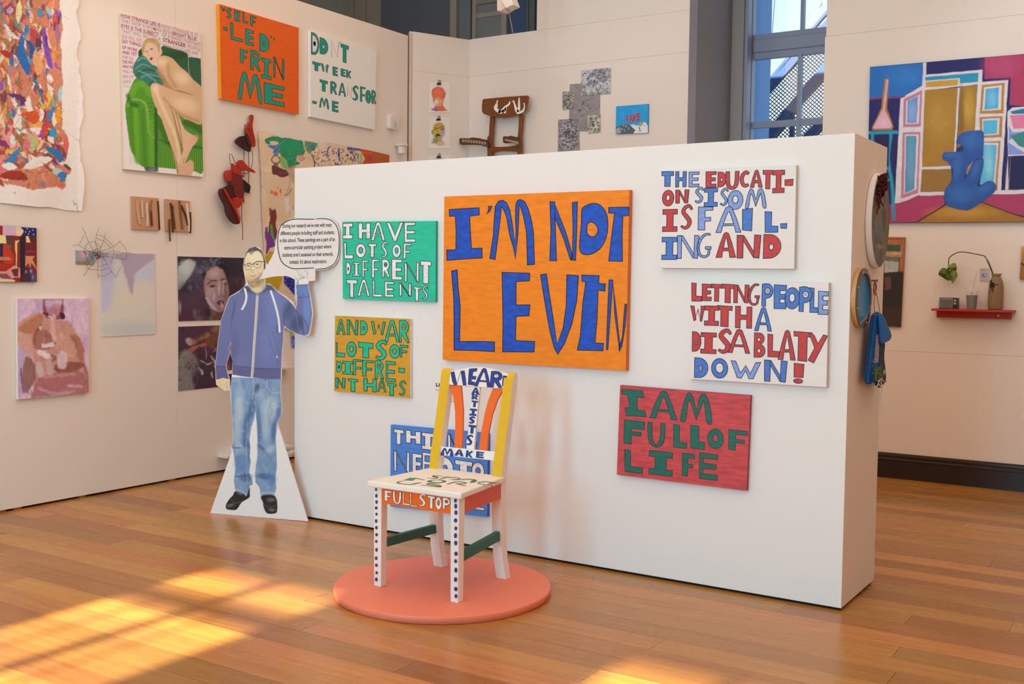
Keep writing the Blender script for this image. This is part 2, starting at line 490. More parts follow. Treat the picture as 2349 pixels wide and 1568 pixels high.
# ------------------------------------------------------------------ soft painting on a dense sheet (pigment per vertex)
def vnoise(x, y, sc, seed):
    rs = np.random.RandomState(seed); T = rs.rand(64, 64)
    x = x / sc + 31.7; y = y / sc + 17.3
    xi = np.floor(x).astype(int); yi = np.floor(y).astype(int); fx = x - xi; fy = y - yi
    fx = fx * fx * (3 - 2 * fx); fy = fy * fy * (3 - 2 * fy)
    g = lambda a, b_: T[a % 64, b_ % 64]
    return (g(xi, yi) * (1 - fx) + g(xi + 1, yi) * fx) * (1 - fy) + (g(xi, yi + 1) * (1 - fx) + g(xi + 1, yi + 1) * fx) * fy
class Art:
    def __init__(s, plane, off, quad, crop=(0, 0, 1), step=1.25, warp=0.0, wsc=6.0, seed=1, bow=None):
        s.pl, s.off, s.c = plane, off, crop
        q = np.asarray(quad, float)
        W = [plane.P(x, y, off) for x, y in q]
        du = np.hypot(*(q[1] - q[0])); dv = np.hypot(*(q[3] - q[0]))
        s.nu, s.nv = max(2, int(du / step)), max(2, int(dv / step))
        u = np.linspace(0, 1, s.nu + 1); v = np.linspace(0, 1, s.nv + 1)
        U, V_ = np.meshgrid(u, v)
        U, V_ = U.ravel(), V_.ravel()
        s.w = (np.outer((1 - U) * (1 - V_), W[0]) + np.outer(U * (1 - V_), W[1]) + np.outer(U * V_, W[2]) + np.outer((1 - U) * V_, W[3]))
        X, Y = proj(s.w)
        s.X0, s.Y0 = X.copy(), Y.copy()
        if bow is not None: s.w = s.w + np.outer(bow(U, V_), plane.n)
        # work in crop units
        X = (X - crop[0]) * crop[2]; Y = (Y - crop[1]) * crop[2]
        if warp:
            X = X + warp * (vnoise(X, Y, wsc, seed) - .5) * 2; Y = Y + warp * (vnoise(X, Y, wsc, seed + 9) - .5) * 2
        s.x, s.y = X, Y
        s.col = np.ones((len(X), 3)); s.keep = None
    def fill(s, c): s.col[:] = lin(c); return s
    def grad(s, c0, c1, a, b_):
        a = np.array(a, float); b_ = np.array(b_, float); d = b_ - a
        t = np.clip(((s.x - a[0]) * d[0] + (s.y - a[1]) * d[1]) / (d @ d), 0, 1)[:, None]
        s.col[:] = lin(c0) * (1 - t) + lin(c1) * t; return s
    def _mask(s, pts, soft):
        p = np.asarray(pts, float)
        m = (s.x > p[:, 0].min() - soft) & (s.x < p[:, 0].max() + soft) & (s.y > p[:, 1].min() - soft) & (s.y < p[:, 1].max() + soft)
        idx = np.nonzero(m)[0]
        x, y = s.x[idx], s.y[idx]
        ins = np.zeros(len(idx), bool); d2 = np.full(len(idx), 1e12)
        for i in range(len(p)):
            ax, ay = p[i]; bx, by = p[(i + 1) % len(p)]
            if ay != by:
                cond = (ay > y) != (by > y)
                ins ^= cond & (x < (bx - ax) * (y - ay) / (by - ay) + ax)
            dx, dy = bx - ax, by - ay; L = dx * dx + dy * dy
            if L < 1e-9: continue
            t = np.clip(((x - ax) * dx + (y - ay) * dy) / L, 0, 1)
            d2 = np.minimum(d2, (x - ax - t * dx) ** 2 + (y - ay - t * dy) ** 2)
        d = np.sqrt(d2); d = np.where(ins, d, -d)
        return idx, np.clip(0.5 + d / (2 * max(soft, 1e-3)), 0, 1)
    def _mix(s, idx, a, c):
        a = a[:, None]; s.col[idx] = s.col[idx] * (1 - a) + lin(c) * a
    def poly(s, pts, c, soft=None, alpha=1.0, smooth=False):
        soft = s.c[2] * 0.6 if soft is None else soft
        if smooth: pts = sm(pts, True, 4)
        idx, a = s._mask(pts, soft); s._mix(idx, a * alpha, c); return s
    def line(s, pts, wd, c, soft=None, alpha=1.0, smooth=True, taper=False):
        soft = s.c[2] * 0.5 if soft is None else soft
        p = np.asarray(pts, float)
        if smooth and len(p) > 2: p = sm(p, False, 4)
        R_ = wd / 2 + soft
        m = (s.x > p[:, 0].min() - R_) & (s.x < p[:, 0].max() + R_) & (s.y > p[:, 1].min() - R_) & (s.y < p[:, 1].max() + R_)
        idx = np.nonzero(m)[0]; x, y = s.x[idx], s.y[idx]; best = np.full(len(idx), -1e6); ns = len(p) - 1
        for i in range(ns):
            ax, ay = p[i]; dx, dy = p[i + 1] - p[i]; L = dx * dx + dy * dy
            if L < 1e-9: continue
            t = np.clip(((x - ax) * dx + (y - ay) * dy) / L, 0, 1)
            hw = wd / 2 * (np.sin(np.pi * np.clip((i + t) / ns, .03, .97)) ** .7 if taper else 1.0)
            best = np.maximum(best, hw - np.sqrt((x - ax - t * dx) ** 2 + (y - ay - t * dy) ** 2))
        a = np.clip(0.5 + best / (2 * max(soft, 1e-3)), 0, 1) * alpha
        s._mix(idx, a, c); return s
    def ell(s, cx, cy, rx, ry, c, soft=0.15, alpha=1.0, rot=0):
        ca, sa = math.cos(math.radians(rot)), math.sin(math.radians(rot))
        dx, dy = s.x - cx, s.y - cy
        r = np.sqrt(((dx * ca + dy * sa) / rx) ** 2 + ((-dx * sa + dy * ca) / ry) ** 2)
        a = np.clip((1 + soft - r) / (2 * soft), 0, 1); a = a * a * (3 - 2 * a) * alpha
        idx = np.nonzero(a > 0)[0]; s._mix(idx, a[idx], c); return s
    def mott(s, amt, sc, seed=3, sy=None, clipm=None):
        n = vnoise(s.x, s.y * (sc / (sy or sc)), sc, seed) * .6 + vnoise(s.x, s.y * (sc / (sy or sc)), sc * .45, seed + 1) * .4
        s.col *= (1 + amt * (n - .5) * 2)[:, None]; return s
    def tint(s, c, sc, seed, lo=.5, hi=.7, alpha=1.0, sy=None, region=None):
        n = vnoise(s.x, s.y * (sc / (sy or sc)), sc, seed) * .65 + vnoise(s.x, s.y * (sc / (sy or sc)), sc * .4, seed + 1) * .35
        a = np.clip((n - lo) / (hi - lo), 0, 1) * alpha
        if region is not None:
            idx, m = s._mask(region, s.c[2]); k = np.zeros(len(a)); k[idx] = m; a = a * k
        s._mix(np.arange(len(a)), a, c); return s
    def build(s, name, parent, m=None, outline=None, label=None, smooth=False):
        n = s.nu + 1
        j, i = np.meshgrid(np.arange(s.nv), np.arange(s.nu), indexing='ij')
        a = (j * n + i).ravel(); F = np.column_stack([a + n, a + n + 1, a + 1, a])
        keep = np.ones(len(a), bool)
        if outline is not None:
            x, y = s.X0, s.Y0; p = np.asarray(outline, float); ins = np.zeros(len(x), bool)
            for k in range(len(p)):
                ax, ay = p[k]; bx, by = p[(k + 1) % len(p)]
                if ay != by:
                    ins ^= ((ay > y) != (by > y)) & (x < (bx - ax) * (y - ay) / (by - ay) + ax)
            keep = ins[F].sum(1) >= 3
        F = F[keep]
        used = np.unique(F); re = np.full(len(s.w), -1); re[used] = np.arange(len(used))
        V = s.w[used]; F = re[F]
        c = np.clip(s.col[used] / s.pl.ill, 0, .92)
        base = wloc(parent)
        me = bpy.data.meshes.new(name)
        me.vertices.add(len(V)); me.vertices.foreach_set('co', (V - base).ravel().astype(np.float32))
        me.loops.add(F.size); me.loops.foreach_set('vertex_index', F.ravel().astype(np.int32))
        me.polygons.add(len(F)); me.polygons.foreach_set('loop_start', np.arange(0, F.size, 4, dtype=np.int32))
        me.update(calc_edges=True)
        at = me.color_attributes.new('Col', 'FLOAT_COLOR', 'POINT')
        vc = np.ones((len(V), 4), np.float32); vc[:, :3] = c; at.data.foreach_set('color', vc.ravel())
        me.materials.append(m or paintmat('picture_paint', 0.0, rough=0.6))
        if smooth: me.polygons.foreach_set('use_smooth', [True] * len(me.polygons))
        o = bpy.data.objects.new(name, me); COL.objects.link(o); o.parent = parent
        if label: o['label'] = label
        return o
# ================================================================== STRUCTURE
white = mat('wall_white', 'efe9e2', 0.75, noise=0.015, scale=3, bump=0.05)
cream = mat('wall_cream', 'ece2d8', 0.8, noise=0.02, scale=4)
dark_gap = mat('dark_gap', '17120f', 0.9)

# wood of the floor boards: every board its own tone through Object Info, grain along X
def woodmat():
    m = bpy.data.materials.new('oak_boards'); m.use_nodes = True
    n, l = m.node_tree.nodes, m.node_tree.links
    b = n['Principled BSDF']
    g = n.new('ShaderNodeNewGeometry'); oi = n.new('ShaderNodeObjectInfo')
    add = n.new('ShaderNodeVectorMath'); add.operation = 'MULTIPLY_ADD'
    cmb = n.new('ShaderNodeCombineXYZ')
    l.new(oi.outputs['Random'], cmb.inputs[0]); l.new(oi.outputs['Random'], cmb.inputs[1]); l.new(oi.outputs['Random'], cmb.inputs[2])
    add.inputs[1].default_value = (37.0, 53.0, 11.0)
    l.new(cmb.outputs[0], add.inputs[0]); l.new(g.outputs['Position'], add.inputs[2])
    mp = n.new('ShaderNodeMapping'); mp.inputs['Scale'].default_value = (0.8, 14, 1)
    l.new(add.outputs[0], mp.inputs[0])
    ns = n.new('ShaderNodeTexNoise'); ns.inputs['Scale'].default_value = 2.2; ns.inputs['Detail'].default_value = 7; ns.inputs['Distortion'].default_value = 0.5
    l.new(mp.outputs[0], ns.inputs['Vector'])
    mp2 = n.new('ShaderNodeMapping'); mp2.inputs['Scale'].default_value = (3.5, 120, 1)
    l.new(add.outputs[0], mp2.inputs[0])
    n2 = n.new('ShaderNodeTexNoise'); n2.inputs['Scale'].default_value = 3.0; n2.inputs['Detail'].default_value = 4
    l.new(mp2.outputs[0], n2.inputs['Vector'])
    r1 = n.new('ShaderNodeValToRGB')
    r1.color_ramp.elements[0].position = 0.15; r1.color_ramp.elements[0].color = tuple(lin('a0672f')) + (1,)
    r1.color_ramp.elements[1].position = 0.85; r1.color_ramp.elements[1].color = tuple(lin('c08640')) + (1,)
    l.new(ns.outputs[0], r1.inputs[0])
    r2 = n.new('ShaderNodeMapRange'); r2.inputs[1].default_value = 0.3; r2.inputs[2].default_value = 0.75; r2.inputs[3].default_value = 1.04; r2.inputs[4].default_value = 0.93
    l.new(n2.outputs[0], r2.inputs[0])
    mu = n.new('ShaderNodeVectorMath'); mu.operation = 'SCALE'
    l.new(r1.outputs[0], mu.inputs[0]); l.new(r2.outputs[0], mu.inputs['Scale'])
    hv = n.new('ShaderNodeHueSaturation')
    mr = n.new('ShaderNodeMapRange'); mr.inputs[3].default_value = 0.72; mr.inputs[4].default_value = 1.22
    l.new(oi.outputs['Random'], mr.inputs[0]); l.new(mr.outputs[0], hv.inputs['Value'])
    mh = n.new('ShaderNodeMath'); mh.operation = 'FRACT'; mm = n.new('ShaderNodeMath'); mm.operation = 'MULTIPLY'; mm.inputs[1].default_value = 7.3
    l.new(oi.outputs['Random'], mm.inputs[0]); l.new(mm.outputs[0], mh.inputs[0])
    m2 = n.new('ShaderNodeMapRange'); m2.inputs[3].default_value = 0.49; m2.inputs[4].default_value = 0.512
    l.new(mh.outputs[0], m2.inputs[0]); l.new(m2.outputs[0], hv.inputs['Hue'])
    l.new(mu.outputs[0], hv.inputs['Color']); l.new(hv.outputs[0], b.inputs['Base Color'])
    b.inputs['Roughness'].default_value = 0.27
    rr = n.new('ShaderNodeMapRange'); rr.inputs[3].default_value = 0.20; rr.inputs[4].default_value = 0.33
    l.new(ns.outputs[0], rr.inputs[0]); l.new(rr.outputs[0], b.inputs['Roughness'])
    bp = n.new('ShaderNodeBump'); bp.inputs['Strength'].default_value = 0.05; bp.inputs['Distance'].default_value = 0.001
    l.new(n2.outputs[0], bp.inputs['Height']); l.new(bp.outputs[0], b.inputs['Normal'])
    return m
WOOD = woodmat()
XW0, XE0, YN0 = -8.6, 4.0, 9.7
fl = box('floor', (XW0 - .2, XE0 + .2, FY - .2, YN0 + .3, -0.12, -0.006), mat('floor_base', '3a2413', 0.8))
tag(fl, kind='structure')
rnd = random.Random(11)
PW = 0.1588
planks = []
k0 = int((1.9 - 3.81) / PW) - 1
k = k0
def visible(x0, x1, y0, y1):
    for x in (x0, (x0 + x1) / 2, x1):
        for y in (y0, y1):
            p = np.array([x, y, 0.0]) - CC
            if p @ CF > 0.3:
                X, Y = proj((x, y, 0.0))
                if -250 < X < IW + 250 and -100 < Y < IH + 260: return True
    return False
rest = []
while 3.81 + k * PW < 8.75:
    y0 = 3.81 + k * PW; y1 = y0 + PW
    x = -6.9 + rnd.uniform(-1.6, 0)
    if k == 3: x = -7.1
    while x < XE0:
        ln = rnd.uniform(1.5, 2.9)
        a, b_ = x, min(x + ln, XE0)
        if visible(a, b_, y0, y1) and len(planks) < 290:
            planks.append(box('plank', (a + .0008, b_ - .0008, y0 + .0008, min(y1, 8.9) - .0008, -0.006, 0.0), WOOD, fl))
        else:
            rest.append((a, b_, y0, y1))
        x += ln
    k += 1
y = 3.81 + k0 * PW
while y > FY:
    y -= PW; rest.append((XW0, XE0, y, y + PW))
rest.append((XW0, -6.9, 3.81 + k0 * PW, 8.9)); rest.append((XW0, XE0, 8.94, YN0 + .2))
bb = join([boxg(a + .0006, b_ - .0006, c + .0006, d - .0006, -0.006, -0.0002) for a, b_, c, d in rest])
ob('floor_boards', bb[0], bb[1], WOOD, fl)['kind'] = 'stuff'
# pin pricks / scuff dots in the boards near the cutout
dots = []
rd = random.Random(5)
for i in range(4):
    for j in range(46):
        xx = 525 + j * 4.9 + rd.uniform(-1, 1); yy = 1187 + j * 1.72 + i * 3.4 + rd.uniform(-.8, .8)
        if rd.random() < .22: continue
        p = Plane((0, 0, 0.0004), (0, 0, 1), (1, 0, 0), (0, 1, 0)).P(xx, yy)
        dots.append(([(p[0] + .0028 * math.cos(a), p[1] + .0028 * math.sin(a), .0006) for a in (0, 1.05, 2.1, 3.14, 4.2, 5.2)], [(0, 1, 2, 3, 4, 5)]))
dv = join(dots)
o_ = ob('scuff_dots', dv[0], dv[1], mat('scuff', '7a4a2c', 0.7), fl); o_['kind'] = 'stuff'

# outer shell
ZC = 4.8
tag(box('ceiling', (XW0 - .2, XE0 + .2, FY - .2, YN0 + .6, ZC, ZC + .15), mat('ceiling_white', 'e6e0d8', 0.9)), kind='structure')
tag(box('wall_east', (XE0, XE0 + .15, FY - .2, YN0 + .6, 0, ZC), cream), kind='structure')
tag(box('wall_west', (XW0 - .15, XW0, FY - .2, YN0 + .6, 0, ZC), cream), kind='structure')
ps = []
xs = [XW0] + [v for x in WINX for v in (x - .5, x + .5)] + [XE0]
WZ0, WZ1 = 0.95, 4.32
for i in range(0, len(xs), 2): ps.append(boxg(xs[i], xs[i + 1], FY - .2, FY, 0, ZC))
for x in WINX:
    ps.append(boxg(x - .5, x + .5, FY - .2, FY, 0, WZ0)); ps.append(boxg(x - .5, x + .5, FY - .2, FY, WZ1, ZC))
g_ = join(ps)
tag(ob('wall_south', g_[0], g_[1], cream), kind='structure')
for i, x in enumerate(WINX):
    fr = []
    fr += [boxg(x - .5, x - .44, FY - .12, FY - .06, WZ0, WZ1), boxg(x + .44, x + .5, FY - .12, FY - .06, WZ0, WZ1),
           boxg(x - .44, x + .44, FY - .12, FY - .06, WZ0, WZ0 + .06), boxg(x - .44, x + .44, FY - .12, FY - .06, WZ1 - .05, WZ1),
           boxg(x - .045, x + .035, FY - .12, FY - .06, WZ0, WZ1 - .05), boxg(x - .44, x + .44, FY - .12, FY - .06, WZ1 - .37, WZ1 - .27),
           boxg(x + .15, x + .175, FY - .11, FY - .07, WZ0, WZ1 - .37), boxg(x - .26, x - .235, FY - .11, FY - .07, WZ0, WZ1 - .37),
           boxg(x - .44, x + .44, FY - .11, FY - .07, 2.35, 2.385)]
    g_ = join(fr)
    tag(ob('window_%d' % (i + 2), g_[0], g_[1], mat('window_paint', 'c9ccd2', 0.5)), kind='structure')

# hanging wall on the left, three boards with fine joints and small feet over a dark gap
wl = box('wall_left', (LX - .10, LX - .012, -2.0, 8.05, .015, 3.768), white)
tag(wl, kind='structure')
ysm = float(LEFT.P(408, 990)[1])
for a, b_ in ((-2.0, 2.2), (2.202, ysm - .001), (ysm + .001, 8.05)):
    box('panel', (LX - .012, LX, a, b_, .015, 3.7699), white, wl, bevel=0.001)
for px in (5, 42, 190, 396):
    p = LEFT.P(px, 1172 - px * .189)
    box('foot', (LX - .06, LX - .004, p[1] - .025, p[1] + .025, 0.0, .015), mat('foot_wood', '8a6038', 0.7), wl)
box('gap_shade', (LX - .09, LX - .045, -2.0, 8.0, 0.0, .014), dark_gap, wl)  # dark strip standing in for the shade under the hanging wall

# corner board + back hanging wall
def slab(pl, u0, u1, z0, z1, th=.012):
    A = [pl.o + pl.e1 * u + np.array([0, 0, z]) for u, z in ((u0, z0), (u1, z0), (u1, z1), (u0, z1))]
    A = [a - np.array([0, 0, pl.o[2]]) for a in A]
    return prismg(A, [a - pl.n * th for a in A])
g_ = slab(ANGL, 0.02, .6626, 0.015, 3.815)
g_ = ([tuple(np.array(v) - ANGL.n * .012) for v in g_[0]], g_[1])
wc = ob('wall_corner', g_[0], g_[1], white); tag(wc, kind='structure')
for z0, z1 in ((.015, 3.4562), (3.4575, 3.815)):
    g_ = slab(ANGL, 0.045, .6626, z0, z1); ob('panel', g_[0], g_[1], white, wc)
g_ = slab(ANGL, 0.012, .04, .015, 3.80, .02); ob('corner_strip', g_[0], g_[1], mat('strip', 'dccbbb', .7), wc)
wb = box('wall_back', (-6.069, -3.795, BY + .012, BY + .165, .015, 3.82), white)
tag(wb, kind='structure')
for b_ in ((-6.069, -3.79, .015, 3.4669), (-6.069, -3.79, 3.468, 3.8205), (-5.315, -3.79, 3.8216, ZC)):
    box('panel', (b_[0], b_[1], BY, BY + .012, b_[2], b_[3]), white, wb, bevel=.0008)
box('backing', (-5.315, -3.79, BY + .012, BY + .165, 3.823, ZC), white, wb)
box('end_board', (-3.7895, -3.788, BY + .002, BY + .165, .015, ZC), mat('end_blue', 'b9bccb', .7), wb)
wr = box('wall_right', (-2.62, XE0, BY + .012, BY + .165, .0, ZC), white)
tag(wr, kind='structure')
xj = float(BACK.P(2349 + 60, 700)[0])
for b_ in ((-2.625, XE0, .196, .9925), (-2.625, XE0, .9937, 3.4669), (-2.617, XE0, 3.468, ZC)):
    box('panel', (b_[0], b_[1], BY, BY + .012, b_[2], b_[3]), white, wr, bevel=.0008)
# dark baseboard with a moulded top
prof = [(0, 0), (.022, 0), (.022, .135), (.026, .139), (.026, .150), (.018, .158), (.018, .166), (.022, .172), (.020, .185), (.006, .196), (0, .196)]
A = [(-2.6, BY - d, z) for d, z in prof]; B = [(XE0, BY - d, z) for d, z in prof]
g_ = prismg(A, B)
tag(ob('baseboard_back', g_[0], g_[1], mat('skirting', '2a1f1d', 0.32)), kind='structure')

# real back wall with the tall window, far behind
YS, YA = 9.9, 9.65
SP = Plane((0, YS, 0), (0, -1, 0), (1, 0, 0), (0, 0, 1)); AP = Plane((0, YA, 0), (0, -1, 0), (1, 0, 0), (0, 0, 1))
FP = Plane((0, YN0, 0), (0, -1, 0), (1, 0, 0), (0, 0, 1))
xg0 = float(SP.P(1731, 85)[0]); xg1 = xg0 + 1.12
xa0 = -3.80
ps = [boxg(XW0, xa0, YN0, YN0 + .5, 0, ZC), boxg(xg1 + .25, XE0, YN0, YN0 + .5, 0, ZC), boxg(xa0, xg1 + .25, YN0, YN0 + .5, 0, 1.0)]
g_ = join(ps)
tag(ob('wall_north', g_[0], g_[1], mat('old_wall_grey', '8f8a88', .8)), kind='structure')
reveal = mat('reveal_grey', 'a09c9c', .75)
tag(box('trim_1', (xa0 - .05, xa0, BY + .17, YN0, 0, ZC), reveal), kind='structure')
wf = mat('sash_paint', 'aab0c4', .5)
w1 = box('window_1', (xa0, float(SP.P(1731, 85)[0]), YS - .03, YS + .03, 1.0, ZC), wf)
tag(w1, kind='structure')
X = lambda px, py=85: float(SP.P(px, py)[0])
Z = lambda px, py: float(SP.P(px, py)[2])
box('architrave', (xa0, float(AP.P(1705, 100)[0]), YA, YA + .1, 1.0, ZC), mat('architrave', 'b3adaa', .6), w1, bevel=.006)
box('architrave_bead', (float(AP.P(1705, 100)[0]), float(AP.P(1712, 100)[0]), YA + .03, YA + .14, 1.0, ZC), wf, w1, bevel=.005)
box('sash_stile', (X(1712), xg0, YS - .055, YS - .03, 1.0, ZC), wf, w1, bevel=.004)
zt0, zt1 = Z(1800, 131), Z(1800, 74)
box('transom', (xg0, xg1, YS - .03, YS + .03, zt0, zt1), wf, w1)
box('transom_bead', (xg0, xg1, YS - .05, YS - .03, zt0 + .06, zt1 - .05), wf, w1, bevel=.008)
box('mullion', (X(1838, 60), X(1845, 60), YS - .03, YS + .03, zt1, ZC), wf, w1)
box('mullion', (X(1831, 200), X(1839, 200), YS - .03, YS + .03, 1.0, zt0), wf, w1)
zb = Z(1800, 283)
box('glazing_bar', (xg0, xg1, YS - .025, YS + .025, zb - .028, zb + .028), wf, w1)
box('sash_stile', (xg1, xg1 + .2, YS - .03, YS + .03, 1.0, ZC), wf, w1)
box('hinge', (X(1709) - .004, X(1709) + .018, YS - .07, YS - .05, Z(1709, 150), Z(1709, 122)), mat('hinge', 'a7a8b6', .4), w1, bevel=.002)
gl = bpy.data.materials.new('window_glass'); gl.use_nodes = True
_n, _l = gl.node_tree.nodes, gl.node_tree.links; _n.clear()
_o = _n.new('ShaderNodeOutputMaterial'); _m = _n.new('ShaderNodeMixShader'); _t = _n.new('ShaderNodeBsdfTransparent'); _g = _n.new('ShaderNodeBsdfGlossy')
_g.inputs['Roughness'].default_value = 0.02; _t.inputs[0].default_value = (.93, .97, 1, 1); _m.inputs[0].default_value = 0.05
_l.new(_t.outputs[0], _m.inputs[1]); _l.new(_g.outputs[0], _m.inputs[2]); _l.new(_m.outputs[0], _o.inputs[0])
box('pane', (xg0, X(1838, 60), YS + .004, YS + .008, zt1, ZC), gl, w1)
box('pane', (X(1845, 60), xg1, YS + .004, YS + .008, zt1, ZC), gl, w1)
box('pane', (xg0, X(1831, 200), YS + .004, YS + .008, zb + .028, zt0), gl, w1)
box('pane', (X(1839, 200), xg1, YS + .004, YS + .008, zb + .028, zt0), gl, w1)
box('pane', (xg0, X(1831, 200), YS + .004, YS + .008, 1.0, zb - .028), gl, w1)
box('pane', (X(1839, 200), xg1, YS + .004, YS + .008, 1.0, zb - .028), gl, w1)
tag(box('trim_2', (xg0 - .02, xg0, YS + .03, YS + .46, 1.0, ZC), mat('outer_reveal', '6f9fd6', .7)), kind='structure')
tag(box('ground', (-30, 30, 10.6, 60, -1.2, -1.0), mat('yard', '8f9188', .9)), kind='structure')

# outside: steel fire stair with mesh infill
CS = (1540, 0, 4.6125)
OP = Plane((0, 12.2, 0), (0, -1, 0), (1, 0, 0), (0, 0, 1)); OPM = Plane((0, 12.28, 0), (0, -1, 0), (1, 0, 0), (0, 0, 1))
steel = mat('stair_steel', '1f4476', .5)
ps = OP.P(1740, 330)
st = thing('fire_stair', (float(ps[0]), 12.2, -1.0), 'dark blue steel fire stair with diamond mesh seen through the tall window', 'stair')
def beam(name, pts, o0=-.03, o1=.03, m=steel):
    g = pprism(OP, cr(CS, pts), o0, o1); return ob(name, g[0], g[1], m, st)
beam('handrail', [(940, 935), (1190, 640), (1560, 205), (1720, 10), (1760, 20), (1590, 205), (1235, 630), (960, 960)])
beam('rail', [(1000, 905), (1300, 570), (1560, 290), (1800, 30), (1850, 60), (1600, 330), (1370, 600), (1010, 1010)])
beam('post', [(985, 900), (955, 940), (940, 1520), (985, 1520), (1000, 905)])
beam('stringer', [(985, 1480), (1000, 1390), (1320, 1010), (1612, 670), (1900, 340), (1930, 450), (1605, 820), (1370, 1070), (1040, 1500)], -.1, .03)
beam('stringer', [(1380, 1500), (1400, 1420), (1590, 1235), (1900, 900), (1930, 960), (1600, 1330), (1440, 1500)], -.1, .03)
beam('post', [(1250, 1235), (1290, 1190), (1290, 1560), (1245, 1560)])
beam('post', [(1640, 760), (1680, 700), (1680, 1560), (1635, 1560)])
lt = []
reg = np.array([(1000, 1010), (1340, 620), (1700, 250), (1720, 1540), (940, 1540), (985, 1020)], float)
def seg_clip(a, b_, poly):
    ts = [0.0, 1.0]; d = b_ - a
    for i in range(len(poly)):
        p, q = poly[i], poly[(i + 1) % len(poly)]; e = q - p
        den = d[0] * e[1] - d[1] * e[0]
        if abs(den) < 1e-9: continue
        t = ((p[0] - a[0]) * e[1] - (p[1] - a[1]) * e[0]) / den; u = ((p[0] - a[0]) * d[1] - (p[1] - a[1]) * d[0]) / den
        if 0 <= u <= 1 and 0 < t < 1: ts.append(t)
    ts.sort(); out = []
    for t0, t1 in zip(ts, ts[1:]):
        m_ = a + d * (t0 + t1) / 2; ins = False
        for i in range(len(poly)):
            p, q = poly[i], poly[(i + 1) % len(poly)]
            if (p[1] > m_[1]) != (q[1] > m_[1]) and m_[0] < (q[0] - p[0]) * (m_[1] - p[1]) / (q[1] - p[1]) + p[0]: ins = not ins
        if ins and t1 - t0 > .002: out.append((a + d * t0, a + d * t1))
    return out
for s_, off in ((1.02, 0), (-.86, 1)):
    for kk in range(-60, 90):
        a = np.array([600.0, 0 + kk * 42.0]); b_ = np.array([1900.0, kk * 42.0 + s_ * 1300 * (-1 if off == 0 else -1)])
        for p, q in seg_clip(a, b_, reg):
            pp, qq = cr(CS, [p, q])
            lt.append(tubeg([OPM.P(*pp), OPM.P(*qq)],   .0055, 4))
lg = join(lt)
mo = ob('mesh_infill', lg[0], lg[1], mat('mesh_wire', '1c2430', .5), st); mo['kind'] = 'stuff'

# bare tree beyond the stair
TP = Plane((0, 17.0, 0), (0, -1, 0), (1, 0, 0), (0, 0, 1))
bark = mat('bark', '8d98a8', .8)
tx = float(TP.P(1700, 300)[0])
tr = thing('tree', (tx, 17.0, -1.0), 'bare pale tree with thin branches beyond the fire stair', 'tree')
g_ = tubeg([(tx, 17, -1), (tx + .05, 17, 2), (tx + .3, 17, 4.5), (tx + .5, 17, 7)], [.22, .18, .13, .07], 8)
ob('trunk', g_[0], g_[1], bark, tr)
rt = random.Random(4); br = []
def grow(p, d, r, n):
    if n == 0: return
    q = p + d
    br.append(tubeg([p, (p + q) / 2 + np.array([rt.uniform(-.05, .05), 0, rt.uniform(-.05, .05)]), q], [r, r * .85, r * .7], 4))
    for _ in range(3 if n > 2 else 2):
        an = rt.uniform(-.7, .7); c_, s_ = math.cos(an), math.sin(an)
        grow(q, np.array([d[0] * c_ - d[2] * s_, rt.uniform(-.1, .1), d[0] * s_ + d[2] * c_]) * rt.uniform(.65, .85), r * .6, n - 1)
for z, dx in ((2.2, .9), (3.0, -.5), (3.4, 1.0), (4.2, .8), (4.8, -.4), (5.2, .9)):
    grow(np.array([tx + .15, 17.0, z]), np.array([dx, 0, .35]), .035, 6)
g_ = join(br)
ob('branches', g_[0], g_[1], bark, tr)['kind'] = 'stuff'
# low leafy hedge far behind
hp = random.Random(8); hv = []
for i in range(2600):
    c_ = np.array([hp.uniform(-9, -3.5), 20 + hp.uniform(-.4, .4), hp.uniform(-1, 3.6) - abs(hp.gauss(0, .6))])
    a_ = np.array([hp.gauss(0, 1), hp.gauss(0, 1), hp.gauss(0, 1)]); a_ /= np.linalg.norm(a_); b2 = np.cross(a_, [0.3, .5, .8]); b2 /= np.linalg.norm(b2)
    s_ = hp.uniform(.05, .1)
    hv.append(([tuple(c_ + a_ * s_), tuple(c_ + b2 * s_ * .6), tuple(c_ - a_ * s_), tuple(c_ - b2 * s_ * .6)], [(0, 1, 2, 3)]))
g_ = join(hv)
hd = ob('hedge', g_[0], g_[1], mat('pale_leaf', 'aab87a', .6)); tag(hd, 'pale green leafy hedge far outside behind the stair mesh', 'hedge', kind='stuff')

# panelled shutters, pipes and cloth blind above the hanging wall
ivory = mat('panel_ivory', 'd2bba6', .7); slate = mat('slate_grey', '86848a', .75); deepblue = mat('blue_board', '5b6f92', .7)
fx = lambda px: float(FP.P(px, 40)[0])
zb0 = 2.6
def fbox(nm, a, b_, d, m, par=None, bev=.006, z0=zb0, z1=ZC): return box(nm, (fx(a), fx(b_), YN0 - d, YN0 - .001, z0, z1), m, par, bevel=bev)
t3 = fbox('trim_3', 640, 877, .02, ivory); tag(t3, kind='structure')
for px in (708, 726, 747, 778, 811, 839):
    fbox('batten', px - 1.5, px + 4.5, .05, ivory, t3)
    fbox('groove', px - 3, px - 1.5, .022, mat('groove', '6d5b4e', .8), t3, 0)
t4 = fbox('trim_4', 877, 1040, .03, slate, None, .004); tag(t4, kind='structure')
fbox('groove_light', 1036, 1041, .034, mat('rail_light', 'b8c0d8', .5), t4, 0.002, zb0, 3.96 + .2)
t5 = fbox('trim_5', 1042, 1057, .09, ivory, None, .012); tag(t5, kind='structure')
sh = fbox('trim_6', 1058, 1168, .03, mat('panel_grey', 'a8a39e', .7)); tag(sh, kind='structure')
fbox('stile', 1058, 1085, .05, mat('stile_grey', '9b9a9c', .7), sh)
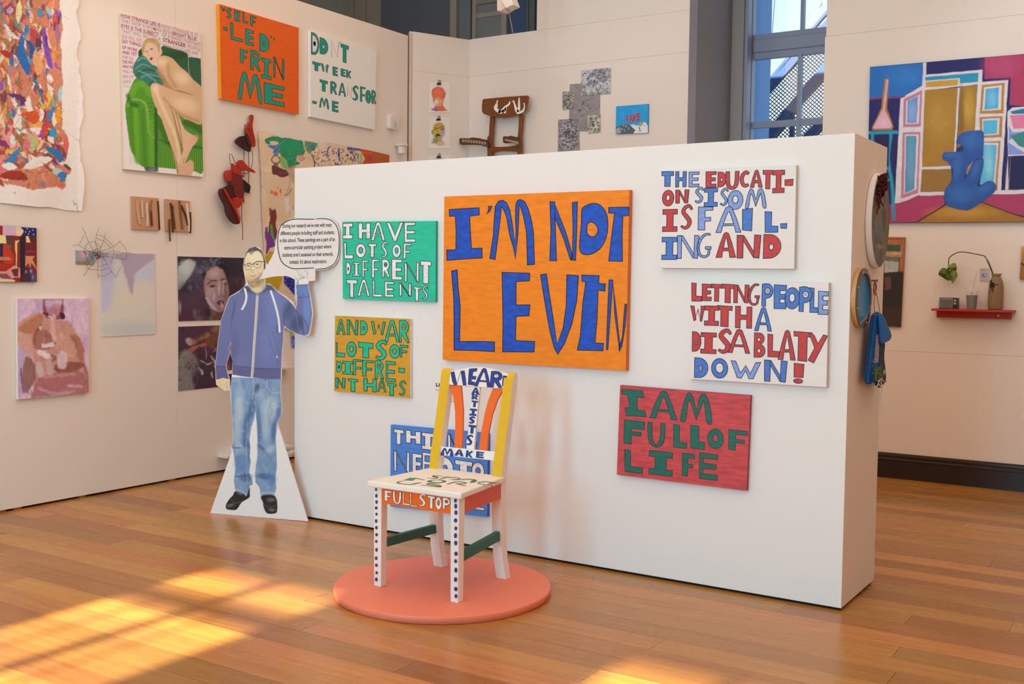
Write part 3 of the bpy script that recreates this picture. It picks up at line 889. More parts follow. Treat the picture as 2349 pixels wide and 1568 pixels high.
fbox('groove', 1085, 1088, .051, mat('groove', '6d5b4e', .8), sh, 0)
fbox('stile', 1089, 1098, .055, ivory, sh)
fbox('stile', 1156, 1168, .055, ivory, sh)
zr = float(FP.P(1100, 33)[2]); fbox('rail', 1098, 1156, .045, ivory, sh, .006, zr - .05, zr)
zr = float(FP.P(1100, 14)[2]); fbox('upper_panel', 1098, 1156, .06, mat('panel_tan', 'b3a797', .7), sh, .006, zr, ZC)
t7 = fbox('trim_7', 1169, 1212, .02, deepblue); tag(t7, kind='structure')
t8 = fbox('trim_8', 1213, 1232, .05, mat('groove_board', '807f80', .7)); tag(t8, kind='structure')
fbox('groove', 1217, 1220, .053, mat('groove', '6d5b4e', .8), t8, 0)
# ================================================================== FREE-STANDING WHITE PARTITION
pw = thing('partition_wall', ((PX0 + PX1) / 2, PY0 + PT / 2, 0), 'free-standing white partition wall carrying the hand-lettered canvases', 'partition')
pwm = mat('partition_white', 'f0eeec', 0.62, noise=0.01, scale=3, bump=0.04)
box('body', (PX0 + .003, PX1 - .003, PY0 + .012, PY0 + PT, .015, PH - .001), pwm, pw)
box('front_board', (PX0, PX1, PY0, PY0 + .012, .014, PH), pwm, pw, bevel=.0012)
box('end_board', (PX1 - .003, PX1 - .0002, PY0 + .0125, PY0 + PT, .014, PH), mat('end_cream', 'eae0d8', .7, bump=.04, scale=3), pw)
box('gap_shade', (PX0 + .05, PX1 - .012, PY0 + .018, PY0 + PT - .02, 0, .0145), dark_gap, pw)  # recessed black strip put in as the shade below the partition

BLK = '1d1a22'
def canvas(pl, quad, depth, crop, side, face, label, name='canvas_painting', cat='painting', group=None, mfront=None, m_amt=.10):
    q = cr(crop, quad)
    A = pl.P(q[:, 0], q[:, 1], depth)
    B = A - pl.n * (depth - .003)
    c = (A.mean(0) - pl.n * depth)
    z = A[:, 2].min()
    t = thing(name, (c[0], c[1], z), label, cat, group)
    V, F = prismg(A, B)
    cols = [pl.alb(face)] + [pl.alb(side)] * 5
    ob('canvas', V, F, paintmat('canvas_paint_%03d' % int(m_amt * 100), m_amt, 16, (1, 1, 4), .62, .15 if m_amt > .04 else 0), t, cols=cols)
    return t

def words(pl, off, crop, rows, parent, ow=1.35, hole=None, oc=BLK):
    dk = Deck(pl, off, crop, ow, oc)
    for it in rows:
        ch, x0, y0, x1, y1, c_ = it[:6]
        kw = it[6] if len(it) > 6 else {}
        kw = dict(kw)
        kw.setdefault('hole', hole)
        dk.letter(ch, x0, y0, x1, y1, c_, **kw)
    dk.build('lettering', parent)
    return dk

# --- green canvas
C1 = (740, 380, 3.92)
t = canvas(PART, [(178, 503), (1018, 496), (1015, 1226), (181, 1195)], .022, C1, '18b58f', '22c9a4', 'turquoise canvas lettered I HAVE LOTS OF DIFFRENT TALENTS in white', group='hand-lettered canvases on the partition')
W_ = 'f3eff2'; k = lambda t=.3, b=.2, **q: dict(t=t, b=b, **q)
words(PART, .022, C1, [
 ('I', 182, 518, 270, 655, W_, k(.42, .24)), ('H', 322, 515, 428, 655, W_, k(.34, .22)), ('A', 437, 505, 562, 672, W_, k(.2, .1)), ('V', 575, 510, 725, 680, W_, k(.2)), ('E', 735, 510, 835, 685, W_, k(.26, .15)),
 ('L', 192, 690, 275, 835, W_, k(.24, .24)), ('O', 298, 700, 388, 825, W_, k(.3)), ('T', 410, 700, 483, 822, W_, k(.42, .2)), ('S', 530, 685, 582, 822, W_, k(.34)), ('O', 627, 705, 703, 825, W_, k(.3)), ('F', 728, 698, 795, 835, W_, k(.3, .14)),
 ('D', 213, 868, 252, 980, W_, k(.6)), ('I', 273, 868, 335, 990, W_, k(.4, .12)), ('F', 357, 848, 412, 1002, W_, k(.3, .12)), ('F', 443, 840, 508, 1008, W_, k(.33, .12)), ('R', 535, 840, 605, 1005, W_, k(.25, eye=True)), ('E', 622, 840, 715, 1025, W_, k(.42, .16)), ('n', 738, 870, 865, 1045, W_, k(.16)), ('T', 880, 855, 975, 1060, W_, k(.5, .2)),
 ('T', 215, 1022, 310, 1185, W_, k(.34, .22)), ('A', 315, 1018, 425, 1172, W_, k(.2, .1)), ('L', 450, 1025, 537, 1178, W_, k(.2, .15)), ('E', 558, 1040, 642, 1180, W_, k(.28, .16)), ('n', 690, 1055, 795, 1172, W_, k(.2)), ('T', 815, 1088, 882, 1217, W_, k(.4, .14)), ('S', 895, 1078, 950, 1205, W_, k(.25))], t, hole='22c9a4')
# --- mustard canvas
C2 = (720, 700, 6.533); Gn = '13c39b'; Ms = 'd9a22c'
t = canvas(PART, [(318, 155), (1442, 205), (1443, 1388), (303, 1285)], .024, C2, 'e4e0d8', Ms, 'mustard yellow canvas lettered AND WAR LOTS OF DIFFRE-NT HATS in green', group='hand-lettered canvases on the partition')
words(PART, .024, C2, [
 ('A', 342, 205, 468, 440, Gn, k(.26, .16)), ('N', 497, 215, 660, 445, Gn, k(.2)), ('D', 700, 228, 802, 445, Gn, k(.5)), ('w', 862, 240, 1072, 445, Gn, k(.16)), ('A', 1065, 212, 1280, 550, Gn, k(.2, .12)), ('R', 1280, 220, 1428, 565, Gn, k(.2, eye=True)),
 ('L', 330, 555, 465, 775, Gn, k(.15, .28)), ('O', 492, 540, 635, 775, Gn, k(.32)), ('T', 667, 550, 888, 795, Gn, k(.4, .34)), ('S', 925, 530, 1092, 812, Gn, k(.36)), ('O', 1137, 582, 1283, 798, Gn, k(.33)), ('F', 1292, 592, 1408, 780, Gn, k(.22, .2)),
 ('D', 342, 835, 420, 1002, Gn, k(.55, eye=True)), ('I', 430, 835, 585, 1035, Gn, k(.5, .17)), ('F', 590, 808, 730, 1052, Gn, k(.25, .12)), ('F', 730, 820, 890, 1070, Gn, k(.32, .13)), ('R', 915, 825, 1050, 1108, Gn, k(.28, eye=True)), ('E', 1080, 835, 1220, 1150, Gn, k(.18, .15)), ('-', 1270, 938, 1360, 1012, Gn),
 ('N', 325, 1082, 468, 1240, Gn, k(.26)), ('T', 512, 1095, 660, 1300, Gn, k(.42, .18)), ('H', 745, 1090, 935, 1298, Gn, k(.28, .25)), ('A', 955, 1090, 1083, 1300, Gn, k(.2, .16)), ('T', 1100, 1165, 1230, 1358, Gn, k(.4, .2)), ('S', 1275, 1125, 1378, 1355, Gn, k(.26))], t, hole=Ms)
# --- big orange canvas, letters traced one by one
C3 = (1000, 420, 3.563); Or = 'fb8a05'; Bl = '0a4ec4'
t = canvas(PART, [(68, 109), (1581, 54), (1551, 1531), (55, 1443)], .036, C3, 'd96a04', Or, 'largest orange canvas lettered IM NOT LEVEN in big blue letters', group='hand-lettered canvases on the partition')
dk = Deck(PART, .036, C3, 1.9, '14132a')
for p in ([(108, 215), (352, 200), (355, 258), (275, 268), (282, 400), (290, 533), (376, 530), (378, 610), (240, 618), (90, 630), (88, 547), (163, 543), (165, 400), (158, 268), (112, 270)],
          [(430, 190), (457, 187), (440, 228), (412, 250), (428, 228)],
          [(440, 615), (455, 520), (470, 420), (476, 300), (485, 190), (510, 148), (545, 138), (578, 160), (605, 225), (625, 340), (648, 490), (655, 400), (650, 280), (652, 180), (665, 142), (690, 132), (725, 150), (755, 210), (780, 300), (797, 400), (800, 520), (806, 662), (748, 668), (745, 560), (740, 400), (715, 265), (690, 190), (682, 178), (678, 230), (670, 420), (650, 622), (632, 520), (605, 430), (575, 265), (548, 205), (535, 195), (528, 270), (510, 420), (483, 623)],
          [(968, 158), (1060, 400), (1118, 600), (1105, 627), (1096, 618), (1045, 455), (975, 285)],
          [(932, 150), (970, 153), (975, 330), (985, 633), (930, 632), (940, 400)],
          [(1115, 158), (1155, 152), (1150, 400), (1140, 630), (1102, 625), (1117, 570), (1120, 350)],
          [(1412, 198), (1578, 195), (1577, 262), (1528, 268), (1522, 420), (1525, 638), (1412, 635), (1435, 440), (1460, 245), (1412, 243)],
          [(128, 718), (173, 708), (180, 850), (198, 1000), (192, 1293), (360, 1292), (478, 1297), (477, 1375), (300, 1365), (148, 1363), (148, 1100), (145, 930)],
          [(540, 728), (765, 735), (766, 797), (655, 803), (655, 995), (768, 993), (760, 1083), (655, 1087), (650, 1285), (807, 1293), (802, 1378), (545, 1377), (548, 1150), (545, 950)],
          [(855, 748), (902, 740), (925, 900), (960, 1120), (990, 1320), (1040, 1180), (1065, 1000), (1070, 748), (1165, 755), (1150, 960), (1110, 1150), (1050, 1310), (995, 1397), (965, 1340), (930, 1200), (895, 1000)],
          [(1192, 750), (1333, 755), (1330, 820), (1385, 822), (1380, 882), (1325, 872), (1318, 1100), (1300, 1305), (1370, 1308), (1365, 1368), (1155, 1363), (1180, 1250), (1200, 980), (1215, 880), (1225, 806), (1192, 800)],
          [(1445, 800), (1475, 1060), (1503, 1335), (1497, 1350), (1460, 1060)],
          [(1415, 790), (1445, 790), (1435, 950), (1420, 1150), (1405, 1360), (1392, 1358), (1400, 1150), (1408, 950)],
          [(1545, 988), (1558, 990), (1548, 1150), (1520, 1330), (1500, 1375), (1495, 1350), (1525, 1250), (1535, 1100)]):
    dk.poly(p, Bl); dk.lay = 2 - dk.lay
dk.lay = 0
dk.poly([(1205, 195), (1280, 165), (1340, 178), (1385, 230), (1405, 310), (1395, 430), (1345, 530), (1270, 578), (1205, 580), (1177, 545), (1175, 470), (1188, 330), (1190, 240)], Bl, smooth=True)
dk.lay = 2
dk.poly([(1240, 330), (1268, 318), (1300, 335), (1322, 370), (1318, 410), (1290, 437), (1255, 430), (1235, 400), (1235, 355)], Or, smooth=True)
dk.build('lettering', t, paintmat('blue_brushed_paint', 0.28, 22, (1, 1, 2.2), .5))
# --- education
C4 = (1480, 360, 2.904); Rd = 'c43a38'; B1 = '4c7bd0'; B2 = '86a3e6'; Cw = 'ebe6e4'
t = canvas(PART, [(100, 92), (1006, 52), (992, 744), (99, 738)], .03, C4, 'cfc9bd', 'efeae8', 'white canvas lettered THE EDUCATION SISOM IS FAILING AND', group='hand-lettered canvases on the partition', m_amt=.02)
words(PART, .03, C4, [
 ('T', 110, 97, 188, 195, B1, k(.46, .28)), ('H', 203, 98, 272, 197, B1, k(.3, .2)), ('E', 292, 100, 358, 197, B2, k(.34, .18)), ('E', 405, 98, 472, 200, Rd, k(.5, .2)), ('D', 485, 100, 540, 198, Rd, k(.55)), ('U', 540, 98, 620, 213, Rd, k(.3)), ('C', 635, 98, 690, 198, Rd, k(.4)), ('A', 702, 88, 780, 200, Rd, k(.3, .2)), ('T', 785, 88, 850, 212, Rd, k(.42, .22)), ('I', 852, 90, 925, 236, Rd, k(.42, .2)), ('-', 930, 150, 985, 190, Rd),
 ('O', 115, 222, 190, 325, Rd, k(.34)), ('N', 203, 220, 290, 305, Rd, k(.3)), ('S', 332, 205, 388, 303, B2, k(.28)), ('I', 395, 208, 480, 328, B1, k(.42, .22)), ('S', 500, 210, 552, 322, B2, k(.26)), ('O', 552, 224, 650, 348, B2, k(.32)), ('M', 670, 214, 805, 332, B2, k(.18)),
 ('I', 118, 350, 212, 495, Rd, k(.45, .22)), ('S', 238, 322, 312, 477, Rd, k(.3)), ('F', 355, 332, 450, 485, B2, k(.46, .16)), ('A', 475, 330, 637, 500, B2, k(.2, .1)), ('i', 648, 343, 712, 492, B1), ('L', 798, 363, 883, 500, B1, k(.5, .3)), ('-', 902, 443, 943, 475, B1),
 ('I', 113, 535, 210, 682, B1, k(.45, .2)), ('N', 215, 522, 355, 675, B2, k(.2)), ('G', 340, 505, 438, 672, B2, k(.16)), ('A', 475, 502, 603, 668, Rd, k(.3, .16)), ('N', 612, 520, 767, 672, Rd, k(.26)), ('D', 790, 515, 903, 675, Rd, k(.5))], t, hole=Cw, ow=1.5)
# --- letting people
t = canvas(PART, [(302, 835), (1222, 836), (1207, 1532), (291, 1476)], .032, C4, 'cfc9bd', 'efeae8', 'white canvas lettered LETTNG PEOPLE WITH A DISABLATY DOWN', group='hand-lettered canvases on the partition', m_amt=.02)
words(PART, .032, C4, [
 ('L', 310, 838, 375, 960, Rd, k(.45, .28)), ('E', 380, 845, 440, 957, Rd, k(.5, .22)), ('T', 443, 845, 510, 962, Rd, k(.4, .22)), ('T', 510, 845, 590, 972, Rd, k(.42, .22)), ('N', 590, 850, 690, 972, Rd, k(.26)), ('G', 683, 840, 760, 990, Rd, k(.2)), ('P', 780, 842, 850, 995, B1, k(.34, eye=True)), ('E', 860, 850, 938, 1010, B1, k(.48, .24)), ('O', 930, 868, 1028, 1013, B1, k(.32)), ('P', 1028, 862, 1108, 1030, B1, k(.34, eye=True)), ('L', 1098, 870, 1150, 1035, B1, k(.5, .2)), ('E', 1155, 893, 1218, 1048, B2, k(.45, .2)),
 ('w', 302, 990, 395, 1095, Rd, k(.26)), ('I', 397, 990, 488, 1122, Rd, k(.42, .22)), ('T', 480, 988, 578, 1132, Rd, k(.5, .2)), ('H', 602, 993, 708, 1140, Rd, k(.3, .2)), ('A', 732, 998, 842, 1160, B1, k(.22, .12)),
 ('D', 315, 1162, 370, 1295, Rd, k(.5, eye=True)), ('I', 372, 1168, 472, 1310, Rd, k(.5, .2)), ('S', 487, 1148, 570, 1305, Rd, k(.34)), ('A', 555, 1143, 697, 1308, Rd, k(.2, .12)), ('B', 728, 1170, 797, 1335, Rd, k(.4)), ('L', 817, 1178, 893, 1333, Rd, k(.42, .26)), ('A', 890, 1150, 1000, 1353, Rd, k(.28, .12)), ('T', 990, 1160, 1108, 1363, Rd, k(.48, .16)), ('Y', 1090, 1170, 1210, 1375, Rd),
 ('D', 330, 1335, 417, 1473, B1, k(.5, eye=True)), ('O', 443, 1338, 548, 1475, B1, k(.26)), ('W', 572, 1355, 767, 1480, B2, k(.16)), ('N', 795, 1350, 942, 1500, B1, k(.26)), ('!', 985, 1372, 1055, 1508, Rd)], t, hole=Cw, ow=1.5)
# --- I am full of life
C6 = (1380, 860, 5.2275); Gd = '136b5a'; Pk = 'c8424b'
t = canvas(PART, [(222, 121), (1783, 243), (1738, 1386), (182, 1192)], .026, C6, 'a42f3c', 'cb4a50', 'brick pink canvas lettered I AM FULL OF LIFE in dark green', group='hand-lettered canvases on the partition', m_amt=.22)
words(PART, .026, C6, [
 ('A', 583, 178, 905, 538, Gd, k(.22, .1)), ('M', 953, 207, 1322, 568, Gd, k(.2)),
 ('F', 272, 535, 512, 845, Gd, k(.36, .34)), ('U', 555, 562, 755, 876, Gd, k(.24)), ('L', 862, 587, 1020, 878, Gd, k(.45, .24)), ('L', 1065, 598, 1230, 890, Gd, k(.6, .32)), ('O', 1272, 634, 1460, 890, Gd, k(.34)), ('F', 1528, 650, 1745, 915, Gd, k(.36, .22)),
 ('L', 275, 888, 490, 1178, Gd, k(.34, .26)), ('I', 572, 900, 845, 1215, Gd, k(.48, .24)), ('F', 970, 932, 1112, 1222, Gd, k(.45, .2)), ('E', 1175, 927, 1388, 1262, Gd, k(.2, .2))], t, hole=Pk, ow=1.1)
dk = Deck(PART, .026, C6, 1.1, BLK)
dk.poly([(240, 165), (492, 185), (508, 272), (425, 265), (432, 420), (522, 428), (535, 500), (400, 490), (295, 485), (280, 390), (335, 388), (325, 300), (305, 235), (245, 225)], Gd)
dk.build('letter', t)
# --- blue canvas behind the chair
C7 = (880, 960, 6.535); Bb = '4f8ae2'
q7 = cr(C7, [(105, 92), (1560, 222), (1550, 1467), (97, 1380)])
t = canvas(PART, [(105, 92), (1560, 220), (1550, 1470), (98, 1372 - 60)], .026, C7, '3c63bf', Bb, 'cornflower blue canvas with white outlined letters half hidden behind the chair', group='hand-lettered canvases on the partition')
words(PART, .026, C7, [
 ('T', 152, 150, 300, 395, W_, k(.42, .24)), ('H', 332, 170, 555, 382, W_, k(.34, .28)), ('I', 575, 205, 750, 472, W_, k(.5, .22)), ('S', 790, 205, 920, 440, W_, k(.3)), ('n', 965, 225, 1110, 470, W_, k(.25)), ('O', 1232, 245, 1385, 500, W_, k(.3)),
 ('n', 155, 475, 385, 812, W_, k(.16)), ('E', 430, 515, 573, 835, W_, k(.4, .2)), ('E', 583, 500, 760, 835, W_, k(.2, .14)), ('D', 830, 562, 1040, 900, W_, k(.45)), ('T', 1068, 612, 1328, 900, W_, k(.42, .28)), ('O', 1322, 642, 1507, 930, W_, k(.32)),
 ('E', 1340, 1120, 1512, 1378, W_, k(.4, .18))], t, hole=Bb)
# --- vinyl caption on the partition behind the chair
dk = Deck(PART, .0006, (960, 820, 6.532))
text_on(dk, 'Li', 262, 430, 318, 430, 52, '2a2a33', .03)
text_on(dk, "I'ns", 262, 495, 322, 495, 30, '777784', .0)
text_on(dk, 'to Li', 440, 618, 520, 622, 16, '55555f', .02)
text_on(dk, "wn's", 440, 660, 528, 662, 16, '55555f', .02)
p = PART.P(1010, 900)
t = thing('vinyl_caption', (p[0], PY0, p[2]), 'small black vinyl caption starting Li, on the partition behind the chair back', 'caption')
dk.build('caption_letters', t, paintmat('vinyl', 0, rough=.5))

# ================================================================== PODIUM AND PAINTED CHAIR
pc = (-3.05, 4.165, 0)
V, F = latheg(pc, [(.519, 0), (.523, .003), (.523, .030), (.519, .0345)], 96)
V = [(a, b_, min(c, .035)) for a, b_, c in V]
pod = ob('round_podium', V, F, mat('coral_paint', 'ec8062', .5, noise=.02, scale=8), smooth=False)
tag(pod, 'low round coral podium standing on the wooden floor under the painted chair', 'podium')
for p_ in pod.data.polygons: p_.use_smooth = len(p_.vertices) == 4

chair = thing('painted_chair', (-3.06, 4.17, .0345), 'white wooden chair hand-painted with words, yellow stripes and orange splats, on the coral podium', 'chair')
cw = mat('chair_white', 'efe9e2', .5, noise=.04, scale=14, bump=.1); cy = mat('chair_yellow', 'e3b400', .5, noise=.08, scale=30); cg = mat('chair_green', '0c5f4a', .42, noise=.18, scale=40)
co_ = mat('chair_orange', 'f0690a', .5, noise=.06, scale=30); cs = mat('chair_red_orange', 'dc4d10', .45, noise=.1, scale=20)
zb_ = .0345
def leg(x0, x1, y0, y1, tx=0.003, ty=0.003):
    A = [(x0 + tx, y0 + ty, zb_), (x1 - tx, y0 + ty, zb_), (x1 - tx, y1 - ty, zb_), (x0 + tx, y1 - ty, zb_)]
    B = [(x0, y0, .517), (x1, y0, .517), (x1, y1, .517), (x0, y1, .517)]
    g = prismg(A, B); return ob('front_leg', g[0], g[1], cw, chair, bevel=.002)
lA = leg(-3.302, -3.254, 3.945, 3.992); lB = leg(-2.850, -2.802, 3.945, 3.992)
SEGS = [(zb_, 4.404, .044), (.06, 4.399, .044), (.14, 4.385, .044), (.25, 4.374, .045), (.38, 4.367, .045), (.52, 4.365, .045), (.62, 4.380, .044), (.75, 4.409, .043), (.88, 4.438, .042), (.98, 4.457, .042), (1.02, 4.465, .041), (1.038, 4.472, .032), (1.046, 4.482, .015)]
def rear(x0, x1, flare=0.0):
    V, F = [], []
    for z, y, d in SEGS:
        fx_ = flare * max(0, (.16 - z) / .16) ** 1.5
        V += [(x0 + fx_, y, z), (x1 + fx_, y, z), (x1 + fx_, y + d, z), (x0 + fx_, y + d, z)]
    n = len(SEGS)
    for i in range(n - 1):
        for k_ in range(4): F.append((i * 4 + k_, i * 4 + (k_ + 1) % 4, (i + 1) * 4 + (k_ + 1) % 4, (i + 1) * 4 + k_))
    F += [(3, 2, 1, 0), tuple(4 * (n - 1) + k_ for k_ in range(4))]
    o = ob('rear_leg', V, F, cw, chair)
    S = [s for s in SEGS if s[0] >= .52]
    V2, F2 = [], []
    for z, y, d in S: V2 += [(x0 - .0002, y - .0009, z), (x1 + .0002, y - .0009, z)]
    S2 = S[-3:][::-1]
    V2 += [(x0, S[-1][1] + .012, S[-1][0] + .0012), (x1, S[-1][1] + .012, S[-1][0] + .0012)]
    for i in range(len(V2) // 2 - 1): F2.append((2 * i, 2 * i + 1, 2 * i + 3, 2 * i + 2))
    s_ = ob('yellow_stripe', V2, F2, cy, o); s_['label'] = 'yellow painted front face'
    return o
rear(-3.290, -3.235, .012); rear(-2.905, -2.850, .012)
box('front_apron', (-3.254, -2.85, 3.9505, 3.972, .438, .517), co_, chair)['label'] = 'orange front apron lettered FULLSTOP'
def bar(name, p0, p1, th, z00, z01, z10, z11, m, bev=.002):
    p0, p1 = np.array(p0), np.array(p1); d = p1 - p0; d = d / np.linalg.norm(d); nn = np.array([-d[1], d[0]]) * th / 2
    A = [(*(p0 - nn), z00), (*(p0 + nn), z00), (*(p0 + nn), z01), (*(p0 - nn), z01)]
    B = [(*(p1 - nn), z10), (*(p1 + nn), z10), (*(p1 + nn), z11), (*(p1 - nn), z11)]
    g = prismg(A, B); return ob(name, g[0], g[1], m, chair, bevel=bev)
bar('side_apron', (-2.814, 3.99), (-2.862, 4.368), .02, .440, .517, .440, .517, cs)['label'] = 'glossy red-orange side apron'
bar('side_apron', (-3.286, 3.99), (-3.276, 4.368), .02, .440, .517, .440, .517, cs)
bar('rear_apron', (-3.24, 4.385), (-2.90, 4.385), .02, .445, .517, .445, .517, cs)
bar('stretcher', (-3.262, 3.99), (-3.262, 4.382), .026, .222, .266, .213, .256, cg)['label'] = 'dark green side stretcher'
bar('stretcher', (-2.832, 3.99), (-2.874, 4.385), .026, .209, .256, .230, .276, cg)['label'] = 'dark green side stretcher'
A = [(-3.315, 3.913), (-2.777, 3.926), (-2.842, 4.372), (-2.85, 4.40), (-3.29, 4.40), (-3.296, 4.372)]
g = prismg([(x, y, .517) for x, y in A], [(x, y, .545) for x, y in A])
ob('seat', g[0], g[1], cw, chair, bevel=.006)
def cpr(name, crop, pts, o0, o1, m, smooth=False, bev=.002):
    p = cr(crop, pts)
    if smooth: p = sm(p, True, 3)
    g = pprism(CHB, p, o0, o1); return ob(name, g[0], g[1], m, chair, bevel=bev)
CT = (1000, 830, 12.363); CBk = (960, 820, 6.532)
cpr('top_rail', CT, [(325, 632), (322, 560), (345, 420), (420, 250), (540, 232), (640, 222), (820, 178), (1000, 146), (1180, 138), (1400, 153), (1600, 195), (1850, 275), (2060, 338), (2000, 620), (1975, 757), (1600, 737), (1100, 700), (700, 665)], -.028, -.004, cw)
cpr('lower_rail', CBk, [(318, 1325), (760, 1368), (1200, 1411), (1190, 1546), (740, 1500), (312, 1455)], -.028, -.006, cw)
sp_l = [(465, 408), (632, 416), (650, 600), (664, 800), (660, 1100), (645, 1352), (533, 1340), (548, 1000), (545, 800), (520, 600)]
sp_r = [(1113, 455), (1275, 464), (1180, 625), (1100, 850), (1040, 1150), (1022, 1400), (903, 1388), (930, 1150), (985, 850), (1040, 640)]
cpr('splat', CBk, sp_l, -.026, -.012, co_)['label'] = 'orange curved splat'
cpr('splat', CBk, sp_r, -.026, -.012, co_)['label'] = 'orange curved splat'
cpr('centre_splat', CBk, [(808, 430), (918, 438), (874, 900), (828, 1374), (716, 1362), (764, 900)], -.026, -.011, cw)['label'] = 'white centre splat lettered ARTISTS'
Nv = '25368f'
dk = Deck(CHB, -.0036, CT, 1.0, '15163a')
for p in ([(420, 290), (515, 272), (595, 640), (520, 650), (470, 560)], [(705, 258), (805, 245), (835, 440), (858, 655), (772, 655)],
          [(945, 195), (1170, 175), (1150, 260), (1050, 275), (1030, 400), (1140, 405), (1120, 495), (1010, 480), (1000, 550), (1105, 570), (1080, 655), (912, 635), (925, 400)],
          [(1910, 388), (2012, 395), (1995, 462), (1960, 460), (1950, 520), (1985, 525), (1975, 585), (1935, 585), (1925, 630), (1960, 640), (1945, 698), (1878, 680), (1890, 520)]):
    dk.poly(p, Nv)
dk.rib(cr(CT, [(592, 630), (650, 440), (700, 280)]), .9, '15163a', False)
dk.c = CT
dk.letter('A', 1148, 158, 1545, 712, Nv, t=.2, b=.1, hole='eee5de')
dk.letter('R', 1572, 250, 1868, 738, Nv, t=.3, hole='eee5de', eye=True)
dk.c = CBk
dk.off = -.0056
for a in (('M', 345, 1347, 520, 1476), ('A', 548, 1367, 672, 1478), ('K', 718, 1388, 808, 1497), ('E', 870, 1403, 970, 1507)): dk.letter(*a, Nv, t=.32, b=.22, hole='eee5de', ow=.7)
dk.off = -.0106
for a in (('A', 803, 442, 908, 555), ('R', 803, 547, 888, 628), ('T', 798, 640, 882, 742), ('I', 775, 762, 862, 872), ('S', 762, 882, 838, 985), ('T', 755, 1003, 850, 1140), ('S', 728, 1155, 802, 1312)): dk.letter(*a, Nv, t=.36, b=.24, hole='eee5de', ow=.7)
dk.build('back_lettering', chair)
CA = (860, 1080, 7.83)
AP2 = Plane((0, 3.9505, 0), (0, -1, 0), (1, 0, 0), (0, 0, 1))
words(AP2, .0004, CA, [('F', 172, 340, 300, 552, W_, k(.44, .2)), ('U', 325, 352, 470, 605, W_, k(.26)), ('L', 498, 378, 628, 620, W_, k(.2, .14)), ('L', 630, 385, 760, 645, W_, k(.2, .1)), ('S', 790, 402, 912, 640, W_, k(.34)), ('T', 945, 432, 1080, 688, W_, k(.38, .2)), ('O', 1085, 454, 1197, 700, W_, k(.32)), ('P', 1220, 470, 1347, 705, W_, k(.28, eye=True))], chair, ow=.9, hole='f0690a')
dk = Deck(SEAT, .0002, CA, .8, '16302a')
sg = '3d7a63'
def st_(p, w_, c=sg): dk.stroke(p, w_, c, False)
st_([(940, 122), (1060, 130), (1130, 115), (1040, 95), (1060, 83), (1150, 85), (1240, 100)], [6, 12, 22, 20, 15, 10, 5], '6b7a35')
st_([(1150, 145), (1230, 125), (1290, 108), (1330, 100)], [8, 18, 14, 8]); st_([(1250, 108), (1400, 110), (1500, 122), (1530, 135), (1450, 145), (1330, 135)], [8, 12, 12, 10, 8, 6])
st_([(1380, 160), (1550, 150), (1700, 145), (1790, 155)], [4, 13, 16, 12])
dk.poly([(1700, 203), (1740, 165), (1790, 145), (1832, 160), (1835, 182), (1780, 205), (1720, 211)], sg, False)
st_([(2150, 205), (2000, 190), (1880, 200), (1852, 215), (1900, 232), (1990, 240)], [8, 14, 16, 16, 12, 6])
st_([(2015, 240), (2120, 214), (2225, 215)], [8, 12, 8], '16302a'); st_([(2092, 245), (2110, 275), (2100, 292)], [10, 16, 8], '16302a'); st_([(2160, 222), (2175, 248)], [8, 6], '16302a')
dk.poly([(490, 165), (560, 145), (630, 118), (740, 120), (905, 156), (895, 163), (740, 137), (680, 172), (560, 167)], '3f8a6c', False)
ro = ell(1110, 183, 177, 29, 30); ri = ell(1115, 182, 102, 18, 30)
dk.poly(ro, sg, False); dk.lay = 1; dk.poly(ri, 'f0e6e2', False); dk.lay = 0
st_([(500, 180), (420, 195), (408, 212), (500, 230), (640, 238), (720, 225), (830, 207)], [6, 18, 20, 12, 14, 20, 10])
st_([(830, 250), (1000, 265), (1140, 278), (1190, 272), (1100, 250), (940, 232), (960, 222), (1080, 220), (1180, 228)], [6, 14, 20, 20, 20, 15, 12, 10, 5], '4c7a50')
st_([(1295, 235), (1400, 205), (1470, 192)], [14, 18, 10]); st_([(1440, 190), (1560, 195), (1640, 212), (1580, 225), (1450, 222)], [8, 14, 16, 12, 6]); st_([(1450, 222), (1550, 243), (1650, 268)], [8, 16, 6])
dk.build('seat_lettering', chair)
CD = (740, 1050, 4.0196)
LG = Plane((0, 3.945, 0), (0, -1, 0), (1, 0, 0), (0, 0, 1))
for lg_, xx, ys, rx, ry in ((lA, 495, (290, 348, 405, 460, 517, 580, 642, 706, 768, 846, 923, 988, 1057, 1118), 10, 15), (lB, 1227, (393, 443, 503, 575, 648, 715, 783, 882, 950, 1033, 1120, 1207, 1272), 13, 20)):
    dk = Deck(LG, .0003, CD, .7, '141433')
    for i, yy in enumerate(ys):
        off = -.0003 - .003 * (yy - ys[0]) / (ys[-1] - ys[0]) + .003
        a_ = (i * 37) % 5 - 2
        dk.poly(ell(xx + a_, yy, rx * (.9 + .06 * (i % 4)), ry * (.85 + .09 * ((i * 3) % 4)), 12), '27338f', True)
        dk.build('blue_dot', lg_); dk = Deck(LG, .0003, CD, .7, '141433')

